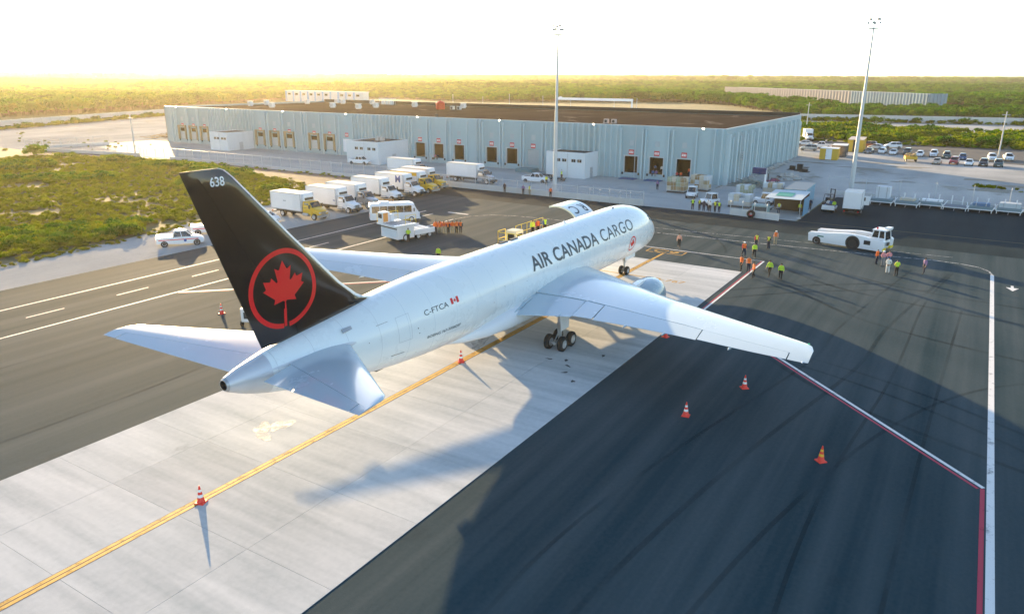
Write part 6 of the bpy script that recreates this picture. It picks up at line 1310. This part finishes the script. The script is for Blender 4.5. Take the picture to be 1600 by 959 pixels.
def figure(pose):
    P, B = skeleton(pose); names = list(P); ix = {k: i for i, k in enumerate(names)}
    me = bpy.data.meshes.new('body'); me.from_pydata([P[k][0] for k in names], [(ix[a], ix[b_]) for a, b_, _ in B], [])
    o = bpy.data.objects.new('body', me); C.objects.link(o)
    sk = o.modifiers.new('s', 'SKIN'); sk.use_smooth_shade = True
    for i, k in enumerate(names):
        r = P[k][1]; v = me.skin_vertices[0].data[i]; v.radius = (r*.82, r*1.12) if k in ('pelvis', 'waist', 'chest') else (r, r); v.use_root = k == 'pelvis'
    o.modifiers.new('u', 'SUBSURF').levels = 1
    dg = bpy.context.evaluated_depsgraph_get(); body = bpy.data.meshes.new_from_object(o.evaluated_get(dg)); bpy.data.objects.remove(o)
    segs = [(Vector(P[a][0]), Vector(P[b_][0]), reg) for a, b_, reg in B]
    def region(c):
        best = (9, '')
        for a, b_, reg in segs:
            d = b_-a; t = max(0, min(1, (c-a).dot(d)/max(1e-9, d.length_squared))); q = (c-a-d*t).length
            if q < best[0]: best = (q, reg)
        return best[1]
    body.materials.clear(); body.materials.append(SKIN); body.materials.append(HAIR)
    regs = [region(p.center) for p in body.polygons]; out = {'body': body}
    hz0 = P['head'][0][2]; wz_ = P['waist'][0][2]
    vn = [v.normal.copy() for v in body.vertices]
    def shell(name, sel, off):
        used = {}; vs = []; fs = []
        for p in body.polygons:
            if sel(regs[p.index], p.center):
                f = []
                for i in p.vertices:
                    if i not in used: used[i] = len(vs); vs.append(tuple(body.vertices[i].co+vn[i]*off))
                    f.append(used[i])
                fs.append(f)
        m = bpy.data.meshes.new(name); m.from_pydata(vs, [], fs); m.polygons.foreach_set('use_smooth', [True]*len(fs)); return m
    out['shirt'] = shell('shirt', lambda r, c: r in ('torso', 'arm') and c.z > wz_-.12, .012)
    out['vest'] = shell('vest', lambda r, c: r == 'torso' and c.z > wz_-.06, .026)
    out['trousers'] = shell('trousers', lambda r, c: r == 'leg' or (r == 'torso' and c.z <= wz_-.02), .012)
    out['shoes'] = shell('shoes', lambda r, c: r == 'foot', .010)
    out['hair'] = shell('hair', lambda r, c: r == 'head' and (c.z > hz0+.03 or (c.x < -.01 and c.z > hz0-.06)), .010)
    hc = P['crown'][0]
    out['helmet'] = MB().lathe([(-.02, .135), (-.015, .118), (.03, .112), (.08, .085), (.105, .04), (.11, 0)], (hc[0], 0, hc[2]-.03), (0, 0, 1), 14).mesh('helmet', [LWHITE], 60)
    out['cap'] = MB().lathe([(-.03, .10), (.03, .10), (.07, .07), (.085, 0)], (hc[0], 0, hc[2]-.02), (0, 0, 1), 12).box(hc[0]+.06, hc[0]+.19, -.07, .07, hc[2]-.04, hc[2]-.025).mesh('cap', [CLOTH['black']], 60)
    eb = bmesh.new(); eb.from_mesh(body)
    for s in (-1, 1):
        r = bmesh.ops.create_icosphere(eb, subdivisions=1, radius=.013, matrix=Matrix.Translation((P['head'][0][0]+.078, s*.032, hz0+.03)))
        for v in r['verts']:
            for f in v.link_faces: f.material_index = 1
    eb.to_mesh(body); eb.free()
    return out
FIG = {}
_clothed = {}
def coloured(me, m):
    k = (me.name, m.name)
    if k not in _clothed: c = me.copy(); c.materials.clear(); c.materials.append(m); _clothed[k] = c
    return _clothed[k]
def person(label, x, y, rz, pose='stand', vest='orange', shirt='white', legs='navy', head='hair', z=0., group='ground crew on the apron', sc=1.):
    if pose not in FIG: FIG[pose] = figure(pose)
    F_ = FIG[pose]; o = link('person', F_['body'], None, (x, y, z), R(rz)); o.scale = (sc, sc, sc); tag(o, label, 'person', group)
    link('trousers', coloured(F_['trousers'], CLOTH[legs]), o); link('shirt', coloured(F_['shirt'], CLOTH[shirt]), o); link('shoes', coloured(F_['shoes'], SHOE), o)
    if vest: link('vest', coloured(F_['vest'], CLOTH[vest]), o)
    if head == 'helmet': link('helmet', F_['helmet'], o)
    elif head == 'cap': link('cap', F_['cap'], o)
    else: link('hair', coloured(F_['hair'], HAIR), o)
    return o
zg = .018
A_ = [('person in salmon shirt walking alone right of the airplane nose', 10.6, -.5, 200, 'walk', None, 'salmon', 'black', 'cap'),
      ('person in orange vest and white helmet striding by the stand corner', 10.2, -8.4, 215, 'walk', 'orange', 'red', 'navy', 'helmet'),
      ('crouched-looking person in orange nearest the white line corner', 3.3, -10.0, 150, 'walk2', 'orange', 'orange', 'black', 'cap'),
      ('person in salmon and red beside the crouched worker', 3.2, -10.8, 190, 'stand', 'orange', 'salmon', 'navy', 'hair'),
      ('person in lime jacket walking behind the white-helmeted worker', 10.2, -9.6, 200, 'walk', 'lime', 'lime', 'black', 'hair'),
      ('person in yellow vest standing with two others on the far road', 15.7, -8.4, 230, 'stand', 'yellow', 'red', 'navy', 'hair'),
      ('person in dark clothes with a yellow vest between yellow and orange workers', 15.6, -9.9, 160, 'hands', 'yellow', 'navy', 'navy', 'hair'),
      ('person in orange with white helmet farthest on the far road', 18.7, -10.0, 180, 'stand', 'orange', 'salmon', 'khaki', 'helmet'),
      ('person in orange vest carrying a white sheet by the line corner', 1.0, -11.9, 130, 'walk2', 'orange', 'orange', 'black', 'cap'),
      ('person in lime jacket walking, left of the lime pair', 2.7, -13.1, 165, 'walk', 'lime', 'lime', 'black', 'cap'),
      ('person in lime jacket walking, right of the lime pair', 1.9, -14.4, 190, 'walk2', 'lime', 'lime', 'black', 'cap'),
      ('person in orange vest at the left of the group beside the tug', 14.5, -21.9, 250, 'stand', 'orange', 'orange', 'navy', 'hair'),
      ('person in pink shirt and white cap in the group beside the tug', 13.9, -22.6, 160, 'hands', None, 'pink', 'grey', 'helmet'),
      ('person in red and white standing behind the pink shirt by the tug', 14.4, -23.1, 200, 'back', None, 'pink', 'blue', 'hair'),
      ('person in pale shirt and white trousers before the tug', 10.9, -23.4, 20, 'back', None, 'white', 'white', 'hair'),
      ('person in lime vest and black trousers before the tug', 10.1, -24.3, 30, 'hands', 'lime', 'yellow', 'black', 'hair'),
      ('person in purple shirt walking alone right of the tug', 12.7, -26.7, 140, 'walk2', None, 'purple', 'navy', 'cap'),
      ('person in lime jacket beside the front wheels of the white cargo loader', -4.8, 29.0, 215, 'back', 'lime', 'lime', 'black', 'cap'),
      ('person in black standing at the barrier wall, alone at the left', 37.0-1.0, 40.7, 190, 'stand', None, 'navy', 'black', 'hair'),
      ('person in purple at the barrier wall beside the yellow vest', 35.9, 36.8, 200, 'stand', None, 'purple', 'navy', 'hair'),
      ('person in yellow vest at the barrier wall beside the purple shirt', 35.9, 35.5, 170, 'stand', 'yellow', 'white', 'khaki', 'hair'),
      ('person in orange vest walking along the barrier wall below the mast', 35.8, 31.3, 210, 'walk2', 'orange', 'red', 'black', 'hair'),
      ('person in purple shirt walking on the yard before the second dock', 54.2, 19.2, 200, 'walk2', None, 'purple', 'navy', 'hair'),
      ('person in yellow vest leaving the pickup by the black-roofed annex', 48.8, 39.4, 240, 'stand', 'yellow', 'yellow', 'black', 'hair'),
      ('person in white by the flat trolleys in front of the annex', 59.4, 41.8, 190, 'back', None, 'white', 'black', 'hair'),
      ('person in lime vest by the flat trolleys in front of the annex', 57.2, 40.6, 170, 'stand', 'lime', 'white', 'navy', 'hair'),
      ('person in yellow vest at the left under the shade canopy', 41.4, -5.2, 190, 'stand', 'yellow', 'white', 'navy', 'hair'),
      ('person in yellow vest at the right under the shade canopy', 42.6, -8.0, 170, 'stand', 'lime', 'yellow', 'black', 'hair'),
      ('person in dark clothes between the canopy and the container', 47.4, -8.6, 190, 'stand', None, 'navy', 'black', 'hair')]
for a in A_: person(*a, z=.04 if abs(a[2]) < 10.2 and a[1] < 3 else .018)
rnd = random.Random(11)
for i in range(13):       # the tight orange group beside the loader
    k = i % 7; r_ = i//7
    person('worker in orange vest standing in the tight row beside the cargo loader', 0.7+k*.36+r_*.55+rnd.uniform(-.08, .08), 29.0-k*.42+r_*.35, 205+rnd.uniform(-20, 20), rnd.choice(['stand', 'back', 'hands']), 'orange', rnd.choice(['red', 'orange', 'navy']), rnd.choice(['black', 'navy', 'navy', 'khaki']), rnd.choice(['hair', 'cap', 'cap']), zg, 'orange-vested row beside the loader', rnd.uniform(.95, 1.03))
gl = [('worker in lime vest at the left end of the group by the gap', 38.0-.6, 6.9, 'lime', 'black', 'back'), ('worker in yellow vest second in the group by the gap', 37.4, 5.8, 'yellow', 'navy', 'hands'), ('worker in dark blue third in the group by the gap', 37.0, 5.0, None, 'navy', 'stand'), ('worker in white shirt in the middle of the group by the gap', 37.9, 4.6, None, 'navy', 'hands'), ('worker in navy beside the white shirt in the group by the gap', 36.9, 4.0, None, 'black', 'stand'), ('worker in pale vest near the wall end of the group by the gap', 37.2, 3.3, 'yellow', 'black', 'back'), ('worker in lime vest at the right end of the group by the gap', 37.0, 2.6, 'lime', 'navy', 'stand')]
for lab, x, y, v, l, p in gl: person(lab, x, y, 190+rnd.uniform(-40, 40), p, v, 'white' if 'white' in lab else 'navy', l, 'hair', .03, 'workers waiting by the gap in the wall')
for lab, x, y, v, sh, l, p in [('worker sitting in the second dock from the right, blue shirt', 66.3, 24.9, None, 'blue', 'navy', 'sit'), ('worker sitting in the second dock from the right, grey trousers', 66.3, 24.2, None, 'purple', 'grey', 'sit'), ('worker standing inside the second dock from the right', 67.6, 23.6, None, 'white', 'black', 'stand'), ('worker standing at the back of the second dock from the right', 68.2, 25.2, None, 'blue', 'black', 'hands'),
                               ('worker in red sitting at the left of the dock behind the cartons', 66.3, 19.9, None, 'red', 'black', 'sit'), ('worker in orange sitting in the dock behind the cartons', 66.3, 19.1, 'orange', 'red', 'black', 'sit'), ('worker in red standing at the right of the dock behind the cartons', 66.9, 17.7, 'orange', 'red', 'navy', 'stand'),
                               ('worker sitting at the left in the dock above the parked trucks', 66.3, 79.3, None, 'pink', 'black', 'sit'), ('worker sitting in the middle of the dock above the parked trucks', 66.3, 78.5, None, 'navy', 'navy', 'sit'), ('worker standing at the right of the dock above the parked trucks', 67.4, 77.5, None, 'white', 'khaki', 'stand')]:
    person(lab, x, y, 180, p, v, sh, l, 'hair', 1.152 if p != 'sit' else .80, 'people in the loading docks')
for lab, x, y, v, sh, h in [('worker in yellow vest on the raised loader, left of three', -11.4, 7.3, 'yellow', 'lime', 'hair'), ('worker in red on the raised loader, middle of three', -10.7, 7.1, 'orange', 'red', 'hair'), ('worker in green vest on the raised loader, right of three', -9.6, 6.9, 'lime', 'blue', 'hair')]:
    person(lab, x, y, 250, 'stand', v, sh, 'black', h, 4.385, 'workers on the raised loader')
for i, (x, y) in enumerate(((-6.6, 15.1), (-5.9, 15.1), (-5.1, 15.3))): person(['worker in lime vest behind the fuselage crown, left of three', 'worker in lime vest behind the fuselage crown, middle of three', 'worker in lime vest behind the fuselage crown, right of three'][i], x, y, 30, 'stand', 'lime', 'yellow', 'black', 'hair', zg, 'lime vests behind the fuselage')
person('worker in lime vest seen past the port wing root', -11.0, 19.6, 200, 'stand', 'lime', 'lime', 'black', 'hair', zg)
for lab, x, y, v, sh, l in [('worker in white sitting on the open cart, left one', 48.6, -11.0, None, 'white', 'navy'), ('worker in blue sitting on the open cart, middle one', 48.2, -11.5, None, 'blue', 'navy'), ('worker in lime vest sitting on the open cart at its right', 47.8, -12.0, 'lime', 'lime', 'navy')]:
    person(lab, x, y, 180, 'sit', v, sh, l, 'hair', .46, 'workers on the open cart')

# ================================================================ VEGETATION
LEAF1 = leafmat('leaf_green', (.060, .14, .002), (.155, .25, .004)); LEAF2 = leafmat('leaf_olive', (.095, .145, .002), (.225, .26, .004)); LEAF3 = leafmat('leaf_deep', (.016, .075, .003), (.055, .15, .004)); LEAFY = leafmat('leaf_dry', (.12, .14, .006), (.23, .24, .012))
TL1 = leafmat('tree_leaf_green', (.028, .12, .002), (.075, .215, .004)); TL2 = leafmat('tree_leaf_olive', (.045, .125, .002), (.11, .225, .004)); TL3 = leafmat('tree_leaf_deep', (.013, .065, .004), (.042, .13, .006)); TLY = leafmat('tree_leaf_pale', (.075, .135, .004), (.15, .235, .008))
BARK = mat('bark', (.16, .12, .085), .9, var=.25, scale=4)
def leaf_cloud(mb, rnd, blobs, n, size, mi=0):
    tot = sum(b_[3]**2 for b_ in blobs)
    for bx, by, bz, br, sq in blobs:
        for _ in range(max(4, int(n*br*br/tot))):
            t = rnd.uniform(0, 6.283); u = rnd.uniform(-.45, 1); r = br*(rnd.random()**.35); q = math.sqrt(max(0, 1-u*u))
            d = Vector((q*math.cos(t), q*math.sin(t), u)); c = Vector((bx, by, bz))+Vector((d.x*r, d.y*r, d.z*r*sq))
            nn = (d+Vector((rnd.uniform(-.9, .9), rnd.uniform(-.9, .9), rnd.uniform(-.5, .9)))).normalized(); a = nn.orthogonal().normalized(); b2 = nn.cross(a); an = rnd.uniform(0, 6.28); a, b2 = a*math.cos(an)+b2*math.sin(an), b2*math.cos(an)-a*math.sin(an)
            s = size*rnd.uniform(.6, 1.35)
            mb.add([c-a*s*.5, c+b2*s*.32-nn*s*.08, c+a*s*.5, c-b2*s*.32-nn*s*.08], [(0, 1, 2, 3)], mi)
def crown_mesh(seed, r, h, n, size, m, base=.45):
    rnd = random.Random(seed); mb = MB(); bl = []
    for i in range(11):
        a = rnd.uniform(0, 6.28); d = r*rnd.uniform(.15, .72); bl.append((d*math.cos(a), d*math.sin(a), h*(base+rnd.uniform(.0, .38)), r*rnd.uniform(.30, .5), .8))
    leaf_cloud(mb, rnd, bl, n, size); return mb.mesh('crown', [m], 0, fix=False), bl
def trunk_mesh(bl, h, r0):
    mb = MB().cyl((0, 0, -.1), (.05, .02, h*.45), r0, r0*.6, 7)
    for b_ in bl[:6]: mb.cyl((.05, .02, h*.38), (b_[0]*.85, b_[1]*.85, b_[2]), r0*.45, r0*.12, 5, caps=False)
    return mb.mesh('trunk', [BARK], 40)
TREES = []
for i, (r, h, m) in enumerate(((3.4, 6.2, TL1), (3.9, 5.2, TL2), (3.0, 7.0, TL1), (4.2, 5.6, TL3), (3.2, 4.6, TLY))):
    cm_, bl = crown_mesh(100+i, r, h, 620, .85, m); TREES.append((trunk_mesh(bl, h, .22), cm_))
BUSH = []
for i, (r, h, m, n) in enumerate(((1.3, 1.5, LEAF1, 330), (1.0, 1.1, LEAF2, 260), (1.5, 1.25, LEAF2, 330), (.8, .9, LEAFY, 220), (1.2, 1.7, LEAF3, 300), (.9, .6, LEAFY, 160))):
    cm_, bl = crown_mesh(200+i, r, h, n, .30, m, .22); BUSH.append(cm_)
protos = bpy.data.collections.new('prototypes')
def proto_coll(name, meshes):
    c = bpy.data.collections.new(name)
    for i, me in enumerate(meshes): o = bpy.data.objects.new('%s_%d' % (name, i), me); c.objects.link(o)
    return c
def scatter(name, label, cat, pts, coll, n_):
    """one object of points; geometry nodes put a plant on each. pts = (x,y,z,scale,rot,index)"""
    me = bpy.data.meshes.new(name); me.from_pydata([p[:3] for p in pts], [], [])
    for an, k, ty in (('sc', 3, 'FLOAT'), ('rz', 4, 'FLOAT'), ('idx', 5, 'INT')):
        at = me.attributes.new(an, ty, 'POINT'); at.data.foreach_set('value', [p[k] for p in pts])
    o = bpy.data.objects.new(name, me); C.objects.link(o); o['kind'] = 'stuff'; o['label'] = label; o['category'] = cat
    g = bpy.data.node_groups.new(name, 'GeometryNodeTree'); g.interface.new_socket('Geometry', in_out='INPUT', socket_type='NodeSocketGeometry'); g.interface.new_socket('Geometry', in_out='OUTPUT', socket_type='NodeSocketGeometry')
    N, L = g.nodes, g.links; gi = N.new('NodeGroupInput'); go = N.new('NodeGroupOutput'); ip = N.new('GeometryNodeInstanceOnPoints'); ci = N.new('GeometryNodeCollectionInfo')
    ci.inputs['Collection'].default_value = coll; ci.inputs['Separate Children'].default_value = True; ci.inputs['Reset Children'].default_value = True
    def att(an, ty): q = N.new('GeometryNodeInputNamedAttribute'); q.data_type = ty; q.inputs['Name'].default_value = an; return q.outputs['Attribute']
    cx = N.new('ShaderNodeCombineXYZ'); L.new(att('rz', 'FLOAT'), cx.inputs[2])
    L.new(gi.outputs[0], ip.inputs['Points']); L.new(ci.outputs[0], ip.inputs['Instance']); ip.inputs['Pick Instance'].default_value = True
    L.new(att('idx', 'INT'), ip.inputs['Instance Index']); L.new(cx.outputs[0], ip.inputs['Rotation']); L.new(att('sc', 'FLOAT'), ip.inputs['Scale']); L.new(ip.outputs[0], go.inputs[0])
    md = o.modifiers.new('scatter', 'NODES'); md.node_group = g; return o
def inside(p, poly):
    x, y = p; r = False
    for (x0, y0), (x1, y1) in zip(poly, poly[1:]+poly[:1]):
        if (y0 > y) != (y1 > y) and x < (x1-x0)*(y-y0)/(y1-y0)+x0: r = not r
    return r
rnd = random.Random(21)
# -- scrub field left of the apron
field = [(-110, 58), (-70, 58), (-38.4, 59.3), (-24.5, 60.3), (-12, 63.5), (4.5, 67.5), (15, 71.5), (21.5, 78), (25.5, 88), (29, 103), (31.5, 130), (27, 162), (18, 172), (2, 160), (-30, 170), (-110, 175)]
pts = []
clump = [(rnd.uniform(-100, 32), rnd.uniform(58, 175), rnd.uniform(4, 13)) for _ in range(46)]
bare = [(rnd.uniform(-90, 30), rnd.uniform(60, 170), rnd.uniform(2, 5)) for _ in range(34)]
for _ in range(20000):
    x, y = rnd.uniform(-105, 33), rnd.uniform(58, 176)
    if not inside((x, y), field): continue
    k = sum(max(0, 1-math.hypot(x-a, y-b_)/r) for a, b_, r in clump); e = sum(math.hypot(x-a, y-b_) < r for a, b_, r in bare)
    if e and rnd.random() < .75: continue
    s = rnd.uniform(.42, .85)+min(.5, k*.38); i = rnd.choice((0, 0, 2, 4)) if k > .55 and rnd.random() < .75 else rnd.choice((1, 1, 3, 3, 5, 3))
    pts.append((x, y, 0, s*(.8 if i in (3, 5) else 1), rnd.uniform(0, 6.28), i))
bc = proto_coll('bush', BUSH)
scatter('scrub_field', 'sunlit yellow-green field of low scrub left of the apron', 'scrub', pts, bc, 6)
# ragged fringe of weeds on the limestone, by the wall feet and the car park
pts = []
edge = [(-70, 57.6), (-38.4, 58.2), (-24.5, 59.2), (-12, 62), (4.5, 66), (14, 70), (22, 76), (27, 88)]
for a, b_ in zip(edge, edge[1:]):
    for _ in range(int((Vector(b_)-Vector(a)).length*4)): t_ = rnd.random(); pts.append((a[0]+(b_[0]-a[0])*t_+rnd.gauss(0, .7), a[1]+(b_[1]-a[1])*t_+abs(rnd.gauss(0, .9))-1, 0, rnd.uniform(.2, .5), rnd.uniform(0, 6.28), rnd.choice((1, 3, 5, 5))))
for a, b_, n, s0, s1 in (((47, 269), (158, 315), 160, .8, 1.8), ((304, 48), (324, -48), 90, .9, 2.2), ((36, 64), (35.8, 136), 50, .2, .5), ((185, 22), (188, -60), 130, .5, 1.0)):
    for _ in range(n): t_ = rnd.random()**1.2; pts.append((a[0]+(b_[0]-a[0])*t_+rnd.gauss(-.8, .8), a[1]+(b_[1]-a[1])*t_+rnd.gauss(-.5, .8), 0, rnd.uniform(s0, s1), rnd.uniform(0, 6.28), rnd.choice((0, 1, 2, 3, 4))))
for _ in range(14): pts.append((91+rnd.gauss(0, 1.2), -33+rnd.gauss(0, 2), 0, rnd.uniform(.4, .9), rnd.uniform(0, 6), rnd.choice((1, 3))))
for _ in range(70):      # rough ground at the far left
    x, y = rnd.uniform(-10, 60), rnd.uniform(168, 255); pts.append((x, y, 0, rnd.uniform(.3, .8), rnd.uniform(0, 6), rnd.choice((3, 5, 1))))
scatter('weeds', 'ragged weeds along verges, walls and limestone edges', 'weeds', pts, bc, 6)
# -- right-hand scrub belt behind the car park
pts = []
for _ in range(2600):
    x, y = rnd.uniform(186, 256), rnd.uniform(-95, 40)
    if x < 188+max(0, y)*.5 or (x > 228 and abs(x-(242-y*.24)) < 4) or (y > 24 and x < 214): continue
    k = .5+.5*math.sin(y*.21+x*.07)+.3*math.sin(y*.07)
    if rnd.random() > .35+.65*k: continue
    pts.append((x, y, 0, rnd.uniform(1.1, 2.2)+k*.7, rnd.uniform(0, 6.28), rnd.choice((0, 2, 2, 4, 1, 3))))
scatter('scrub_belt', 'belt of olive scrub between the car park and the pale wall', 'scrub', pts, bc, 6)
t = None
for i, (x, y, s, lab) in enumerate(((22, 172, 2.6, 'round green bush at the left edge beside the limestone track'), (27, 178, 1.8, 'smaller bush behind the round one at the left edge'), (98, 293, 2.2, 'bush against the long boundary wall, leftmost of four'), (110, 297.5, 2.0, 'bush against the long boundary wall, second of four'), (127, 304, 1.8, 'bush against the long boundary wall, third of four'), (143, 310, 2.0, 'bush against the long boundary wall, rightmost of four'), (308, 12, 2.6, 'dark bush on the near side of the pale wall, left'), (316, -22, 2.4, 'dark bush on the near side of the pale wall, right'))):
    t = thing('shrub', lab, 'shrub', (x, y, 0)); link('foliage', BUSH[(0, 4)[i % 2]], t).scale = (s, s, s); MB().cyl((0, 0, 0), (.1, 0, s*.7), .10, .05, 6).cyl((0, 0, .3), (-.3, .2, s*.7), .06, .03, 5).build('stem', BARK, t)
# -- forest: far side of the boundary walls out to the horizon
ROWS = [(-700, 190), (0, 184), (130, 178), (262, 170), (420, 158), (600, 154), (700, 159), (900, 160), (1050, 160), (1130, 164), (1180, 172), (1250, 184), (1600, 188), (2300, 190)]
def forest_ok(x, y, z=0):
    q = proj((x, y, 0))
    if not q or not -260 < q[0] < 1860: return False
    if q[1] > interp(ROWS, q[0])[0]: return False
    if 420 < x < 660 and -70 < y < 200:          # keep the storage building's footprint free
        a, b_, c = Vector((500, 51.5)), Vector((639, 180.5)), Vector((446, .5)); p = Vector((x, y))
        for u, v in ((a, b_), (a, c)):
            d = (v-u).normalized(); t_ = (p-u).dot(d)
            if -8 < t_ < (v-u).length+8 and -48 < (p-u).dot(Vector((d.y, -d.x)))*(1 if v is b_ else -1) < 90: return False
    return True
base = Vector((CAM[0], CAM[1])); near = []; far_ = []
def ringpts(d0, d1, sp, sc0, sc1):
    out = []; d = d0
    while d < d1:
        n = int(d*1.55/sp)
        for i in range(n):
            a = YAW-.775+1.55*(i+rnd.random())/n; r = d+rnd.uniform(0, sp); x, y = base.x+r*math.cos(a), base.y+r*math.sin(a)
            if forest_ok(x, y): out.append((r, x, y, rnd.uniform(sc0, sc1)*(1+.45*math.sin(x*.013+1.3*math.sin(y*.011))*.6)))
        d += sp
    return out
ft = ringpts(330, 900, 4.6, .72, 1.25)+ringpts(900, 2100, 9.0, 1.0, 1.75)+ringpts(2100, 8300, 27, 1.9, 3.2)
def visible(x, y, s):
    q = proj((x, y, 4.5*s))
    if not q or not 5 < q[0] < 1595: return False
    if 262 < q[0] < 1128 and q[1] > 168+(q[0]-262)*(190-168)/(1200-262): return False
    return True
cand = sorted([f for f in ft if visible(f[1], f[2], f[3])], key=lambda f: f[0]/f[3])
sel = {}
zone_count = {}
chosen = []
for f in cand:
    if len(chosen) >= 290: break
    chosen.append(f)
ids = set(id(f) for f in chosen)
tc2 = proto_coll('tree', [None or m for m in []]); tm = []
for tr, cr in TREES:
    bm = bmesh.new(); bm.from_mesh(cr); k = len(bm.faces); bm.from_mesh(tr); bm.faces.ensure_lookup_table()
    for f in bm.faces[k:]: f.material_index = 1
    me = bpy.data.meshes.new('tree'); bm.to_mesh(me); bm.free(); me.materials.append(cr.materials[0]); me.materials.append(BARK); tm.append(me)
tc2 = proto_coll('forest_tree', tm)
scatter('forest', 'dense green scrub forest stretching to the hazy horizon', 'forest', [(x, y, -.1, s, rnd.uniform(0, 6.28), rnd.choice((0, 0, 1, 1, 2, 3, 3, 4))) for f in ft if id(f) not in ids for (r, x, y, s) in (f,)], tc2, 5)
KINDW = ['upright green', 'broad olive', 'tall leafy', 'wide dark green', 'dry yellowish']
for f in chosen:
    r, x, y, s = f; q = proj((x, y, 0)); i = rnd.choice((0, 0, 1, 1, 2, 3, 3, 4))
    zn = 'behind the long wall at the left' if q[0] < 300 else 'beyond the warehouse roof' if q[0] < 1128 else 'around the far ribbed building' if q[0] < 1330 else 'beyond the pale wall at the right'
    t = thing('scrub_tree', '%s scrub tree %s' % (KINDW[i], zn), 'tree', (x, y, -.1), rnd.uniform(0, 6.28), 'scrub trees '+zn); t.scale = (s, s, s)
    link('trunk', TREES[i][0], t); link('crown', TREES[i][1], t)
# ================================================================ HAZE: one closed box of thin air round the scene
HAZE_D = .00012
m = bpy.data.materials.new('haze'); m.use_nodes = True; n = m.node_tree.nodes; n.remove(n['Principled BSDF'])
pv = n.new('ShaderNodeVolumePrincipled'); pv.inputs['Color'].default_value = (1, .90, .66, 1); pv.inputs['Density'].default_value = HAZE_D; pv.inputs['Anisotropy'].default_value = .62
m.node_tree.links.new(pv.outputs[0], n['Material Output'].inputs['Volume'])
hz_ = MB().box(-9400, 9400, -9400, 9400, -1.2, 34).build('haze', [m], smooth=0); hz_['kind'] = 'stuff'
